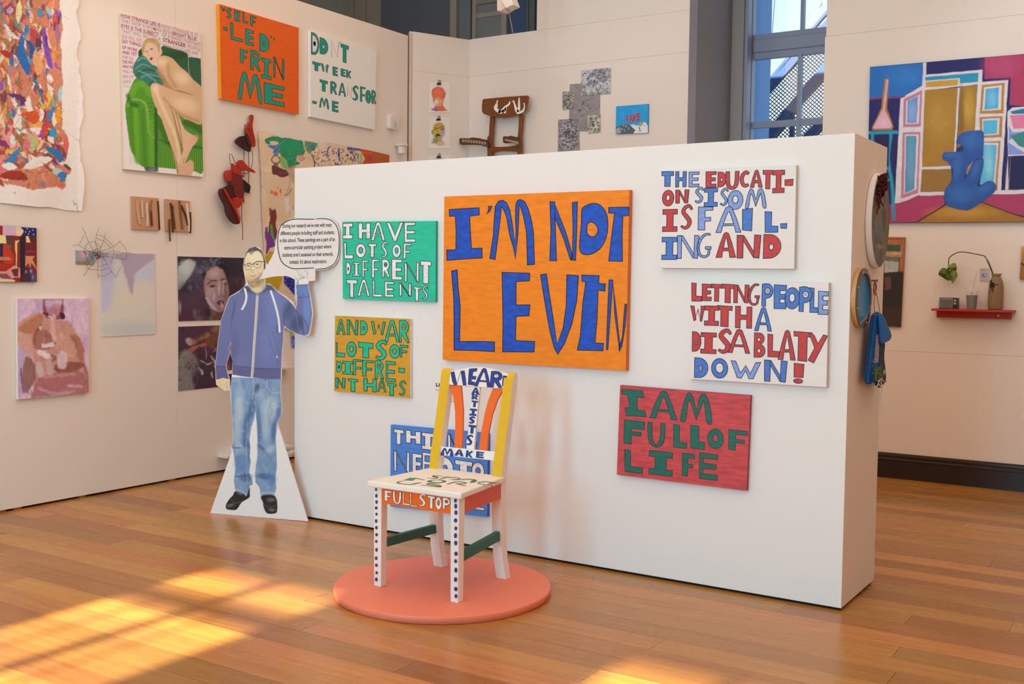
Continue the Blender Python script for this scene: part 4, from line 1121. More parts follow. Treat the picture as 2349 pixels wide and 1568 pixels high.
# ================================================================== LIFE-SIZE CUT-OUT
A_ = (440, 540, 4.3556); SH = 1393.8
Bq = lambda pts: [(x, y + SH) for x, y in pts]
fig = [(625, 108), (655, 112), (690, 135), (720, 190), (736, 262), (754, 300), (748, 345), (735, 400), (733, 480), (775, 482), (830, 530), (880, 572), (940, 608), (1010, 665), (1046, 735), (1050, 620), (1040, 490), (1040, 440), (1165, 440), (1163, 520), (1184, 600), (1210, 770), (1197, 880), (1174, 990), (1130, 1006), (1060, 990), (960, 940), (922, 906), (917, 1050), (905, 1130), (897, 1330), (895, 1430)] + \
      Bq([(893, 60), (887, 160), (900, 300), (898, 385), (854, 470), (1163, 1460), (183, 1378), (395, 775), (390, 712), (413, 680), (406, 480), (393, 300), (383, 180)]) + \
      [(383, 1560), (400, 1390), (406, 1250), (388, 1180), (390, 1060), (372, 1120), (380, 1180), (343, 1285), (348, 1340), (378, 1440), (380, 1548), (330, 1550), (243, 1490), (238, 1430), (233, 1300), (258, 1080), (288, 850), (348, 680), (378, 608), (468, 556), (530, 500), (540, 480), (533, 440), (514, 330), (516, 280), (525, 200), (560, 135)]
figp = cr(A_, fig)
a0 = CUT.P(594, 1186); 
cut = thing('cardboard_cutout', (a0[0], a0[1], 0), 'life-size printed cutout of a bearded man in blue hoodie, white triangular base', 'cutout')
g = pprism(CUT, figp, -.006, 0.0)
edge = mat('cutout_board', 'efe8e6', .6)
ob('board', g[0], g[1], edge, cut)
gq = pprism(CUT, np.array([(560, 1100), (640, 1108), (632, 900), (575, 900)]), -.16, -.006)
s0 = CUT.P(595, 1180, -.006); s1 = CUT.P(595, 980, -.006); s2 = s0 - CUT.n * .05
g = prismg([s0 + CUT.e1 * .003, s1 + CUT.e1 * .003, s2 + CUT.e1 * .003], [s0 - CUT.e1 * .003, s1 - CUT.e1 * .003, s2 - CUT.e1 * .003])
ob('rear_strut', g[0], g[1], edge, cut)
ar = Art(CUT, .0006, [(488, 558), (724, 558), (724, 1204), (478, 1190)], A_, step=1.0)
ar.fill('efe9e8')
HD = '6a6fa0'; HD2 = '4a4d78'; JN = '7f9dbf'; JD = '41618f'; JL = 'b9c9cf'; SK = 'e6cfa2'; SK2 = 'c99b6c'; HR = '4b3b38'
# jeans
legL = Bq([(385, 20), (893, 35), (890, 180), (900, 300), (890, 385), (850, 470), (838, 600), (845, 740), (850, 900), (835, 1050), (845, 1130), (825, 1200), (690, 1205), (675, 1120), (635, 1070), (632, 980), (655, 800), (655, 600), (650, 480), (632, 360), (625, 430), (595, 520), (575, 650), (585, 720), (575, 800), (590, 860), (572, 970), (605, 1050), (608, 1095), (575, 1105), (585, 1140), (560, 1180), (530, 1205), (432, 1150), (420, 1050), (435, 930), (425, 830), (410, 740), (395, 700), (415, 650), (405, 480), (395, 300)])
ar.poly(legL, JN)
for (cx, cy_, rx, ry, c_, al, ro_) in ((470, 330, 45, 190, JL, .8, 3), (450, 590, 35, 110, JL, .55, 0), (470, 740, 50, 55, JL, .7, 10), (780, 330, 80, 110, JL, .75, 0), (740, 520, 35, 130, JL, .6, 0), (790, 740, 45, 40, JL, .6, 0), (700, 180, 60, 60, '9fb6cf', .6, 0), (480, 170, 60, 60, '93aecb', .6, 0),
                                    (600, 330, 30, 110, JD, .8, 8), (545, 500, 28, 150, JD, .75, 8), (540, 680, 35, 50, JD, .7, 0), (870, 400, 30, 110, '2f62a8', .7, 0), (820, 560, 25, 110, JD, .75, 5), (670, 500, 20, 180, JD, .6, -3), (500, 880, 70, 110, '5a7eae', .6, 0), (540, 1020, 60, 40, JD, .8, 0), (740, 900, 90, 90, '6d8cae', .5, 0), (720, 1010, 80, 30, JD, .85, 8), (790, 1040, 55, 60, '4a74b5', .6, 0), (690, 720, 45, 14, JD, .8, 35), (650, 130, 25, 45, '4c4a6c', .9, 15), (450, 725, 55, 8, JD, .8, 3), (570, 760, 12, 90, JD, .7, 0)):
    ar.ell(cx, cy_ + SH, rx, ry, c_, .5, al, ro_)
ar.tint('5878a4', 34, 5, .5, .8, .35, 90, legL); ar.tint('c6d2d6', 26, 7, .6, .9, .25, 40, legL)
for p, w_, c_ in (([(390, 50), (420, 60), (460, 50), (475, 25)], 5, 'c9cdd0'), ([(750, 50), (755, 120), (790, 170), (840, 180), (885, 165)], 6, 'c2c8cf'), ([(620, 60), (625, 130), (600, 215)], 5, 'b8b9bd'), ([(740, 60), (735, 40)], 8, '2d3f66'),
                  ([(555, 480), (545, 700), (548, 980), (560, 1100)], 4, 'a9bccb'), ([(435, 1135), (490, 1160), (545, 1195)], 12, 'a9c2d3'), ([(685, 1180), (760, 1172), (825, 1180)], 16, 'a9c2d3'), ([(432, 1010), (490, 1010), (560, 1000)], 9, '33507c'), ([(660, 600), (700, 740), (800, 840)], 7, '4f6f97'), ([(640, 120), (720, 130), (800, 180)], 5, '5a7eae')):
    ar.line(Bq(p), w_, c_, alpha=.85)
# shoes
for shp, hl in (([(435, 1160), (520, 1185), (545, 1205), (575, 1130), (580, 1180), (572, 1225), (500, 1270), (450, 1340), (400, 1347), (345, 1335), (342, 1290), (380, 1230), (410, 1200)], [(385, 1300, 35, 14, -15), (480, 1180, 30, 12, 20)]),
                ([(688, 1215), (740, 1195), (820, 1200), (848, 1240), (855, 1300), (848, 1370), (800, 1385), (745, 1375), (715, 1310), (710, 1270)], [(800, 1345, 30, 14, 5), (790, 1245, 35, 18, 0)])):
    ar.poly(Bq(shp), '221f20', smooth=True)
    for cx, cy_, rx, ry, ro_ in hl: ar.ell(cx, cy_ + SH, rx, ry, '77736c', .8, .8, ro_)
ar.line(Bq([(390, 1240), (440, 1275), (500, 1260)]), 4, '6c6a68'); ar.line(Bq([(720, 1290), (770, 1320), (840, 1300)]), 4, '6c6a68')
# hand left
ar.poly([(243, 1450), (300, 1418), (368, 1430), (376, 1545), (340, 1552), (330, 1530), (300, 1548), (285, 1530), (262, 1520), (245, 1490)], SK, smooth=True)
for p in ([(290, 1480), (295, 1540)], [(320, 1485), (325, 1545)], [(345, 1470), (350, 1545)]): ar.line(p, 3, SK2, alpha=.7)
ar.ell(355, 1500, 12, 40, 'dba884', .5, .5)
# hoodie
body = [(540, 505), (475, 560), (380, 612), (350, 685), (290, 850), (260, 1080), (235, 1300), (243, 1440), (310, 1420), (372, 1435), (345, 1330), (343, 1285), (378, 1180), (372, 1110), (390, 1060), (388, 1180), (404, 1260), (396, 1385), (500, 1405), (620, 1415), (750, 1435), (890, 1432), (893, 1330), (903, 1130), (915, 1050), (922, 900), (960, 935), (1060, 985), (1125, 1002), (1168, 985), (1192, 880), (1204, 770), (1180, 605), (1160, 485), (1040, 493), (1048, 620), (1043, 735), (1008, 690), (940, 620), (880, 580), (830, 540), (795, 500), (735, 480), (745, 520), (690, 570), (640, 575), (590, 545), (560, 500)]
ar.poly(body, HD)
for (cx, cy_, rx, ry, c_, al, ro_) in ((960, 760, 60, 90, '37405f', .6, 20), (1050, 880, 70, 90, '363c5c', .75, 30), (1150, 740, 40, 160, '6f93d6', .6, 0), (1110, 540, 60, 50, '6589cc', .6, 0), (820, 700, 90, 200, '7484c0', .55, 0), (760, 1080, 110, 220, '7483bb', .5, 0), (470, 1250, 90, 60, '7d7fae', .35, -10), (420, 750, 12, 110, HD2, .6, 12), (420, 1150, 40, 160, '575c8a', .5, 5), (640, 540, 120, 35, '33374f', .8, 0), (780, 520, 60, 30, '383c55', .7, 20), (520, 530, 50, 25, '3d4160', .7, -20), (300, 1150, 40, 220, '6b6c9a', .4, 4)):
    ar.ell(cx, cy_, rx, ry, c_, .6, al, ro_)
ar.poly([(396, 1300), (890, 1335), (890, 1432), (750, 1435), (500, 1405), (396, 1385)], '5e5a88', alpha=.8); ar.poly([(240, 1305), (343, 1300), (372, 1435), (310, 1420), (243, 1440)], '55507c', alpha=.7)
ar.mott(.06, 14, 4)
for p, w_, c_, al in (([(395, 1290), (560, 1318), (700, 1332), (890, 1330)], 5, '34344f', .8), ([(240, 1310), (345, 1300)], 5, '3a3856', .7), ([(440, 950), (600, 965), (900, 975)], 3, '484c74', .6), ([(770, 990), (800, 1120), (850, 1230), (850, 1280)], 4, '3f436a', .7), ([(810, 985), (850, 1100), (880, 1200)], 4, '3f436a', .6), ([(520, 990), (470, 1080), (415, 1180)], 4, '4a4e78', .6),
                      ([(950, 600), (980, 700), (925, 780), (925, 900)], 6, '2f3450', .8), ([(1045, 750), (1100, 880), (1120, 990)], 7, '272b45', .7), ([(1045, 800), (1060, 900), (1090, 985)], 6, '7ea2e0', .4), ([(1090, 800), (1150, 880), (1165, 960)], 8, '2d3356', .7), ([(1050, 605), (1110, 620), (1180, 600)], 7, '32407a', .8), ([(410, 620), (420, 700), (400, 830), (385, 1000)], 4, '484a70', .7)):
    ar.line(p, w_, c_, alpha=al)
ar.line([(655, 590), (648, 720), (638, 880), (622, 1100), (610, 1300), (600, 1410)], 24, 'd9d2c2', smooth=True); ar.line([(655, 580), (640, 880), (603, 1412)], 4, '8c8678')
ar.line([(655, 570), (655, 600)], 10, '4a4a55')
ar.line([(530, 535), (545, 600), (535, 670), (503, 735)], 20, 'f2ece6'); ar.line([(790, 555), (830, 680), (865, 820), (878, 960)], 19, 'f2ece6'); ar.line([(850, 900), (852, 965)], 10, '2c304a', alpha=.6)
ar.ell(850, 1212, 9, 14, 'b8c6e6', .3, .8)
# neck and head
AF = lambda p: [((x / 14.25 + 540 - 440) * 4.3556, (y / 14.25 + 550 - 540) * 4.3556) for x, y in p]
ar.poly(AF([(380, 1350), (500, 1600), (700, 1760), (900, 1640), (975, 1450), (975, 1280)]), 'c9b28c'); ar.ell(650, 540, 50, 25, 'e0cfa4', .4, .8)
ar.poly(AF([(260, 840), (290, 600), (340, 450), (430, 330), (620, 290), (800, 340), (920, 480), (960, 640), (1010, 740), (1000, 900), (900, 1050), (780, 1350), (700, 1480), (560, 1500), (430, 1450), (330, 1300), (280, 1120)]), SK, smooth=True)
hair = AF([(270, 840), (285, 600), (330, 440), (430, 290), (520, 240), (670, 215), (740, 270), (860, 340), (940, 470), (985, 640), (985, 720), (985, 900), (925, 1010), (930, 720), (890, 560), (840, 440), (740, 350), (650, 370), (600, 400), (560, 490), (515, 510), (470, 470), (450, 410), (390, 420), (330, 560), (300, 640), (290, 840)])
ar.poly(hair, HR); ar.tint('7a6b62', 10, 3, .5, .7, .5, None, hair)
ar.ell(AF([(620, 560)])[0][0], AF([(620, 560)])[0][1], 70, 45, 'efe3bf', .7, .8)
ar.poly(AF([(300, 1150), (420, 1190), (560, 1210), (730, 1170), (900, 1020), (900, 1180), (800, 1400), (700, 1500), (560, 1530), (440, 1460), (340, 1320)]), SK2, soft=14, alpha=.55); 
beard = AF([(330, 1290), (420, 1330), (560, 1320), (750, 1200), (880, 1050), (960, 1290), (860, 1440), (720, 1530), (560, 1560), (430, 1480)])
ar.poly(beard, 'a98a66', soft=12, alpha=.6); ar.tint('6b5642', 8, 21, .5, .75, .7, None, beard)
ar.poly(AF([(470, 1150), (560, 1150), (710, 1100), (660, 1165), (560, 1190), (490, 1180)]), '5c3a34'); ar.line(AF([(510, 1155), (600, 1150), (680, 1118)]), 7, 'f1ebe0')
ar.line(AF([(430, 1130), (470, 1020), (520, 980)]), 4, 'c08e62', alpha=.8); ar.line(AF([(720, 1000), (770, 1080), (760, 1180)]), 4, 'c08e62', alpha=.8)
for p in ([(320, 820), (400, 790), (500, 790), (520, 830), (505, 930), (440, 970), (350, 965), (320, 900), (320, 820)], [(600, 760), (700, 715), (820, 715), (845, 760), (820, 880), (740, 920), (640, 905), (600, 820), (600, 760)]):
    ar.line(AF(p), 4.5, '6f5a4c', soft=1.5)
ar.line(AF([(265, 830), (330, 815), (420, 765), (500, 760)]), 6, '4c352e'); ar.line(AF([(515, 800), (600, 780), (700, 705), (820, 705), (930, 712), (985, 712)]), 7, '2b2220')
ar.ell(*AF([(425, 850)])[0], 16, 6, '4a3628', .5, .9, -8); ar.ell(*AF([(715, 795)])[0], 15, 7, '4a3628', .5, .9)
ar.line(AF([(520, 990), (560, 985), (620, 965), (640, 970)]), 4, 'a87850'); ar.ell(*AF([(600, 930)])[0], 14, 10, 'f4ecd6', .7, .8)
ar.ell(*AF([(560, 1060)])[0], 12, 22, 'd8a184', .8, .5)
ar.build('printed_figure', cut, paintmat('matt_print', 0, rough=.45), outline=figp, label='printed man in blue hoodie, jeans and black shoes')
# speech bubble on its own sheet, a little in front
CBb = (600, 480, 8.709)
AtoC = lambda p: [((x / 4.3556 + 440 - 600) * 8.709, (y / 4.3556 + 540 - 480) * 8.709) for x, y in p]
bub = [(1062, 172), (940, 158), (800, 158), (690, 166), (560, 195), (440, 265), (350, 345), (310, 520), (250, 850), (190, 980), (120, 1100), (0, 1320)] + AtoC([(672, 440), (760, 420), (850, 405), (960, 405), (1030, 440), (1036, 490), (1165, 480), (1168, 456), (1232, 450), (1234, 322)]) + [(1100, 1222), (1300, 1195), (1460, 1115), (1540, 985), (1572, 700), (1558, 400), (1495, 262), (1360, 176), (1180, 160)]
g = pprism(CUT, cr(CBb, bub), .0016, .005)
bo = ob('speech_bubble', g[0], g[1], edge, cut); bo['label'] = 'white speech bubble with black outline and text'
dk = Deck(CUT, .0052, CBb, 1.2, '17151a')
dk.stroke([(1060, 196), (900, 196), (700, 192), (560, 215), (430, 285), (360, 380), (325, 560), (325, 740), (350, 900), (400, 1040), (500, 1130), (640, 1185), (800, 1180), (1045, 1168)], 17, '17151a', False)
dk.stroke([(1085, 192), (1230, 184), (1370, 210), (1470, 290), (1530, 420), (1550, 600), (1545, 800), (1515, 960), (1440, 1095), (1300, 1170), (1180, 1190), (1092, 1195)], 16, '17151a', False)
for s_, x0, x1, y0, y1 in (('During our research we\'ve met with many', 420, 1405, 366, 343), ('different people including staff and students', 377, 1448, 513, 492), ('in this school. These paintings are a part of an', 365, 1465, 658, 630), ('extra-curricular painting project where', 452, 1393, 800, 775), ('students aren\'t assessed on their artwork,', 415, 1430, 945, 925), ('instead, it\'s about exploration.', 560, 1306, 1085, 1070)):
    text_on(dk, s_, x0, y0, x1, y1, 78, '1b181c', .016)
# hand holding the bubble (printed)
hs = 'd5d3b8'
for p, w_ in (([(700, 1500), (720, 1400), (680, 1360), (640, 1325)], [70, 60, 40, 26]), ([(780, 1400), (770, 1320), (740, 1260), (715, 1210)], [60, 42, 34, 26]), ([(820, 1380), (850, 1340), (800, 1250), (755, 1210)], [50, 40, 32, 24]), ([(900, 1380), (925, 1300), (900, 1230), (855, 1215)], [50, 44, 34, 24])):
    dk.stroke(p, w_, 'dcd9c4', False)
dk.poly([(700, 1500), (715, 1400), (770, 1350), (860, 1340), (930, 1350), (925, 1490)], 'ece4dc', False)
for p in ([(640, 1330), (680, 1380), (715, 1410)], [(700, 1215), (750, 1300), (840, 1345)], [(850, 1215), (915, 1260), (905, 1330)]): dk.rib(cr(CBb, p), .8, 'a3a283', False, 2)
dk.build('bubble_print', bo, paintmat('matt_print', 0, rough=.45))
# rolled cuff of the raised sleeve, over the wrist
# ================================================================== LEFT WALL
def sheet_thing(pl, px, name, label, cat, group=None):
    c = pl.P(px[0], px[1], 0)
    return thing(name, c, label, cat, group)
def backing(pl, quad, depth, m, t, name='canvas', bev=.001):
    q = np.asarray(quad, float); g = pprism(pl, q, .002, depth); return ob(name, g[0], g[1], m, t, bevel=bev)
CL = (440, 0, 3.92)
Gp = '0e7d62'; Os = 'd8560c'
t = canvas(LEFT, [(247, 35), (962, 250), (962, 1027), (266, 886)], .035, CL, 'ee8208', 'd04f06', 'orange canvas lettered SELF-LED FRIN ME in dark green on the left wall', m_amt=.05)  # sides coloured brighter than the face: window light painted in
words(LEFT, .035, CL, [
 ('S', 312, 72, 355, 168, Gp, k(.4)), ('E', 385, 88, 435, 195, Gp, k(.5, .2)), ('L', 457, 105, 502, 213, Gp, k(.3, .18)), ('F', 528, 138, 578, 242, Gp, k(.4, .16)),
 ('-', 285, 240, 320, 278, Gp), ('L', 348, 200, 457, 378, Gp, k(.22, .17)), ('E', 482, 257, 558, 415, Gp, k(.42, .2)), ('D', 612, 298, 697, 478, Gp, k(.7, eye=True)),
 ('F', 435, 437, 503, 577, Gp, k(.42, .2)), ('R', 527, 445, 620, 645, Gp, k(.28, eye=True)), ('I', 628, 518, 712, 717, Gp, k(.42, .17)), ('n', 735, 510, 830, 717, Gp, k(.16)),
 ('M', 415, 632, 633, 922, Gp, k(.18)), ('E', 650, 740, 833, 960, Gp, k(.4, .2))], t, hole='d04f06', ow=1.0)
dk = Deck(LEFT, .035, CL, .9, BLK)
for p in ([(258, 60), (270, 62), (290, 96), (280, 98)], [(290, 66), (302, 64), (296, 98), (286, 98)], [(708, 320), (722, 324), (716, 348)], [(735, 338), (750, 345), (738, 366)]): dk.poly(p, Gp)
dk.build('quote_marks', t)
Wd = 'cdbab0'
t = canvas(LEFT, [(1068, 280), (1661, 460), (1646, 1166), (1068, 1048)], .035, CL, 'f3efec', 'd6c6be', 'white canvas lettered DONT TWEEK TRANSFOR-ME in green on the left wall', m_amt=.01)  # paler side colour carries the window light falling on the edges
words(LEFT, .035, CL, [
 ('d', 1074, 288, 1145, 505, Gp, k(.3)), ('D', 1152, 335, 1225, 500, Gp, k(.72)), ('T', 1338, 390, 1410, 573, Gp, k(.42, .2)),
 ('T', 1085, 550, 1155, 645, Gp, k(.42, .3)), ('w', 1160, 567, 1230, 657, Gp, k(.28)), ('E', 1268, 597, 1312, 685, Gp, k(.5, .2)), ('E', 1340, 615, 1382, 692, Gp, k(.5, .2)), ('K', 1390, 628, 1432, 705, Gp, k(.34)),
 ('T', 1150, 712, 1222, 830, Gp, k(.42, .24)), ('R', 1247, 727, 1305, 852, Gp, k(.26)), ('A', 1320, 737, 1385, 870, Gp, k(.22, .14)), ('S', 1445, 765, 1497, 908, Gp, k(.34)), ('F', 1515, 775, 1560, 922, Gp, k(.34, .12)), ('O', 1562, 805, 1612, 933, Gp, k(.4)), ('R', 1617, 808, 1657, 938, Gp, k(.4)),
 ('-', 1085, 905, 1122, 935, Gp), ('M', 1147, 872, 1233, 978, Gp, k(.2)), ('E', 1262, 905, 1318, 1010, Gp, k(.4, .2))], t, hole=Wd, ow=.8)
dk = Deck(LEFT, .035, CL, .9, BLK)
for p in ([(1259, 515), (1257, 368), (1310, 518), (1322, 382), (1338, 377)], [(1402, 862), (1400, 768), (1432, 880), (1437, 782)]): dk.rib(cr(CL, p), .9, '3a2c28', False)
dk.rib(cr(CL, ell(1106, 380, 13, 22, 14)), .8, '3a2c28', True)
dk.build('thin_letters', t)

# --- torn unstretched canvas with colourful abstract figures
L0 = (0, 0, 3.266)
rag = [(-230, -160), (588, -160), (585, -60), (590, 40), (566, 90), (572, 115), (575, 140), (580, 165), (592, 200), (600, 240), (605, 290), (590, 320), (580, 360), (572, 390), (577, 420), (583, 450), (600, 480), (595, 510), (588, 540), (600, 565), (612, 600), (605, 640), (612, 670), (628, 720), (618, 760), (622, 800), (628, 860), (622, 890), (612, 930), (600, 965), (605, 1010), (595, 1050), (602, 1090), (610, 1150), (603, 1200), (620, 1240), (630, 1290), (633, 1380), (628, 1450), (620, 1530), (612, 1583), (500, 1575), (382, 1553), (300, 1553), (225, 1545), (100, 1530), (0, 1519), (-230, 1500)]
t = sheet_thing(LEFT, (90, 480), 'torn_canvas', 'large torn-edged canvas of tangled red, blue and orange figures, far left', 'painting')
ar = Art(LEFT, .014, [(-60, -45), (203, -45), (203, 495), (-60, 495)], L0, step=1.15, warp=5, wsc=14, seed=5, bow=lambda u, v: .006 * np.sin(u * 9 + v * 4) + .012 * (u > .9) * (u - .9) * 8)
ar.fill('eadccb'); ar.tint('d8c3a8', 120, 3, .45, .75, .6); ar.mott(.05, 9, 8)
reg = [(-230, -160), (455, -160), (445, 60), (455, 150), (468, 200), (450, 330), (462, 420), (455, 500), (468, 560), (470, 620), (455, 700), (462, 800), (470, 900), (462, 960), (500, 1000), (522, 1070), (510, 1130), (500, 1200), (470, 1220), (540, 1270), (530, 1300), (500, 1320), (492, 1400), (470, 1425), (430, 1400), (330, 1410), (250, 1425), (120, 1390), (0, 1370), (-230, 1340)]
pal = ['b8452c', 'c9603a', 'a02a22', 'd9793a', 'e0a243', 'f0d7b0', 'efcfb4', '1f6f96', '2b5d8a', '3f8ba0', '7a2f5c', '8a3f8c', '5a2a3c', 'c85a5a', 'd98a72', 'e8b48c', '6f3a2a', 'd03a30', '9a4a30', 'f2e6d0', 'c96a4a', '8f6a3a', '5d7f6c', 'e58a3c', 'a8323a', 'd87f6a']
ar.poly(reg, 'c27250', 4)
rs = random.Random(23)
for i in range(420):
    x = rs.uniform(-200, 470); y = rs.uniform(-160, 1400)
    L = rs.uniform(90, 250) * (1 - i / 640); w_ = rs.uniform(.2, .42) * L
    an = rs.gauss(1.45, .25) if y < 900 else rs.gauss(.9, .8)
    cx2, cy2 = math.cos(an), math.sin(an); bend = rs.gauss(0, .18) * L
    pts = []
    for sd_ in (1, -1):
        seq = [-.5, -.3, 0, .3, .5] if sd_ == 1 else [.5, .3, 0, -.3]
        for q_ in seq[:-1] if sd_ == 1 else seq:
            hw = w_ * .5 * max(.08, math.cos(q_ * 3.0)) * (1 + rs.gauss(0, .15)); off_ = bend * (1 - 4 * q_ * q_)
            pts.append((x + cx2 * q_ * L - cy2 * (sd_ * hw + off_), y + cy2 * q_ * L + cx2 * (sd_ * hw + off_)))
    if max(p_[0] for p_ in pts) > 462 + (45 if y > 1000 else 0) or max(p_[1] for p_ in pts) > 1415: continue
    ar.poly(pts, pal[rs.randrange(len(pal))], 3, rs.uniform(.8, 1), True)
    if rs.random() < .25: ar.line(pts[:4], 3, '2a1c1c', 1.5, .6)
for p, w_, c_ in (([(170, 260), (165, 400), (200, 500), (215, 560)], 60, '1c5f92'), ([(200, 300), (240, 350), (235, 440)], 34, '1d4a72'), ([(330, 210), (345, 360), (385, 520)], 36, '7a3f93'), ([(340, 250), (350, 350)], 16, '5b2a6a'), ([(300, 60), (305, 130)], 40, '3f7f8e'), ([(355, 50), (375, 120)], 24, '7fb0bd'), ([(240, 560), (300, 700), (330, 790)], 22, '3a6479'), ([(270, 380), (285, 480), (290, 560)], 56, 'd08a52'), ([(410, 340), (400, 480)], 34, 'd9813a'),
                    ([(425, 180), (430, 330)], 34, '9b5f68'), ([(360, 560), (380, 620)], 34, 'f1dccb'), ([(75, 30), (70, 120)], 90, 'a83343'), ([(78, 50), (75, 110)], 40, 'a99da0'), ([(150, 0), (140, 170)], 40, 'ecc88c'), ([(450, 650), (445, 760)], 26, '93b8c6'), ([(440, 820), (430, 920)], 44, 'e0891f'), ([(400, 950), (395, 1050)], 50, '2f86a3'), ([(340, 900), (320, 1030)], 40, 'c63a3c'), ([(360, 1020), (400, 1070)], 36, 'efe0d2'),
                    ([(490, 1010), (500, 1150)], 34, 'd0564f'), ([(330, 1100), (440, 1160), (450, 1210)], 50, '28668c'), ([(180, 1260), (280, 1210), (380, 1190)], 60, 'f0e4dc'), ([(390, 1290), (470, 1280)], 44, 'b3b0a6'), ([(430, 1320), (480, 1310), (460, 1370)], 40, '2a6f96'), ([(430, 1390), (480, 1385)], 36, 'd65a2e'), ([(0, 1320), (120, 1310), (200, 1340)], 60, '98281f'), ([(20, 1240), (120, 1250)], 50, 'f3e0bd'), ([(230, 1010), (240, 1140)], 80, 'b0a268'), ([(205, 1040), (200, 1130)], 46, 'd0626a'),
                    ([(75, 980), (85, 1100)], 60, 'd9857a'), ([(95, 1010), (100, 1090)], 34, 'c9d2c4'), ([(480, 1225), (535, 1270)], 22, '5a4038'), ([(150, 860), (260, 860), (240, 930)], 50, 'c94a1e'), ([(60, 700), (170, 740), (160, 790)], 34, '5a2a55'), ([(100, 560), (90, 700)], 40, 'd07a5c'), ([(65, 560), (85, 680)], 16, 'f3e3b8'), ([(0, 380), (100, 430)], 40, 'b0271c'), ([(30, 180), (90, 260), (150, 290)], 26, 'f0e3cf')):
    ar.line(p, w_ * 1.15, c_, soft=3, taper=True)
for i in range(110):
    x = rs.uniform(0, 450); y = rs.uniform(0, 1350)
    ar.line([(x, y), (x + rs.gauss(0, 25), y + rs.uniform(20, 60)), (x + rs.gauss(0, 50), y + rs.uniform(40, 120))], 3, '2a1c1c', soft=1.5, alpha=.6)
ar.mott(.16, 10, 31)
for p in ([(50, 960), (80, 890), (130, 980), (120, 1110), (40, 1100)], [(160, 1250), (260, 1300), (420, 1250), (300, 1220)], [(440, 1020), (460, 1040), (440, 1060)]): ar.line(p, 3.5, '241a18', soft=1.5, alpha=.8)
ar.line([(553, 1500), (560, 1540), (572, 1520), (585, 1580)], 4, '3a2a24'); ar.line([(95, 1440), (112, 1438), (105, 1455)], 4, '3a3430')
ar.build('painted_cloth', t, paintmat('oil_cloth', .04, 60, rough=.62, bump=.2), outline=cr(L0, rag))
ragp = [p for p in rag]

# --- reclining figure on a green sofa, with text
LS = (260, 20, 3.918); q = [(65, 42), (782, 226), (808, 1512), (98, 1440)]
t = sheet_thing(LEFT, (372, 400), 'figure_painting', 'painting of a blond figure curled on a green sofa under red words', 'painting')
backing(LEFT, cr(LS, q), .024, mat('canvas_edge', 'e3cdb4', .8), t)
ar = Art(LEFT, .0246, cr(LS, q), LS, step=1.05, warp=2.0, wsc=16, seed=2)
ar.grad('cdb6a8', 'd8c0ae', (100, 50), (400, 1500)); ar.mott(.03, 12, 3)
ar.poly([(430, 345), (560, 365), (660, 400), (672, 480), (670, 700), (540, 700), (430, 600)], '1f4d28', smooth=True); ar.poly([(672, 440), (700, 432), (786, 448), (795, 720), (690, 700)], '254f33')
ar.ell(560, 420, 110, 40, '0f3317', .6, .6); ar.poly([(225, 380), (262, 345), (300, 430), (225, 440)], '1d3b25')
sofa = [(200, 625), (270, 640), (330, 690), (380, 860), (420, 960), (600, 900), (640, 990), (800, 1030), (810, 1450), (720, 1458), (560, 1440), (400, 1425), (262, 1420), (200, 1340), (155, 1260), (130, 1100), (112, 960), (107, 880), (125, 800), (150, 720)]
ar.poly(sofa, '4c7d1a', smooth=True)
for p, w_, c_, al in (([(150, 800), (200, 700), (280, 680), (330, 760)], 60, '5d941f', .8), ([(130, 880), (150, 830), (220, 815), (290, 860), (310, 960), (320, 1100), (370, 1160)], 14, '83a83a', .9), ([(150, 900), (160, 1100), (220, 1360)], 50, '3f7414', .8), ([(200, 900), (220, 1380)], 40, '62981f', .7), ([(260, 920), (290, 1400)], 34, '3c6d12', .8), ([(340, 1000), (350, 1420)], 46, '5c9420', .7), ([(385, 900), (385, 1420)], 30, '1f3f0e', .9), ([(130, 780), (160, 850), (210, 870)], 40, '1f4a0d', .7), ([(410, 1000), (480, 1180), (560, 1260)], 50, '2d5a12', .8), ([(650, 1020), (740, 1060), (800, 1100)], 60, '1f4713', .7), ([(640, 1230), (800, 1250)], 22, '2a5214', .9), ([(420, 1180), (520, 1220), (560, 1260)], 6, '16300a', .9)):
    ar.line(p, w_, c_, soft=10, alpha=al)
for i in range(9):
    x = 300 + i * 6; y = 850 + i * 36
    ar.line([(x, y), (x + 55, y - 8)], 4, '2a4d10', 2, .8)
for i in range(46):
    x = 395 + i * 9
    ar.line([(x, 1285 + (i % 3) * 6), (x + 4, 1420 + i * .6)], 3.5, '1f4210' if i % 2 else '7aa43a', 1.5, .55)
for i in range(22):
    x = 400 + i * 18; ar.line([(x, 1020), (x + 20, 1230)], 4, '33620f', 2, .5)
for i in range(24):
    x = 135 + i * 10; ar.line([(x, 900 + (i % 4) * 20), (x + 15, 1390)], 3, '2f5e10' if i % 2 else '79ac33', 2, .35)
ar.poly([(275, 1420), (405, 1425), (402, 1465), (290, 1460)], '4a4640', soft=4); ar.ell(350, 1445, 30, 14, '85807a', .8, .6)
sl = [(230, 430), (262, 410), (300, 430), (340, 480), (390, 520), (430, 580), (470, 660), (480, 690), (400, 690), (330, 700), (270, 650), (205, 620), (178, 560), (190, 490)]
ar.poly(sl, '2f6552', smooth=True)
for p, w_, c_ in (([(215, 470), (280, 440), (350, 500)], 10, '6f9c86'), ([(200, 540), (260, 500), (330, 520)], 9, '6a967f'), ([(215, 600), (280, 550), (370, 560)], 14, '173f33'), ([(250, 620), (330, 590), (420, 620)], 10, '5f9580'), ([(330, 680), (380, 620), (440, 640)], 14, '1a4438'), ([(230, 560), (300, 590), (380, 650)], 8, '7aa391')): ar.line(p, w_, c_, 5, .8)
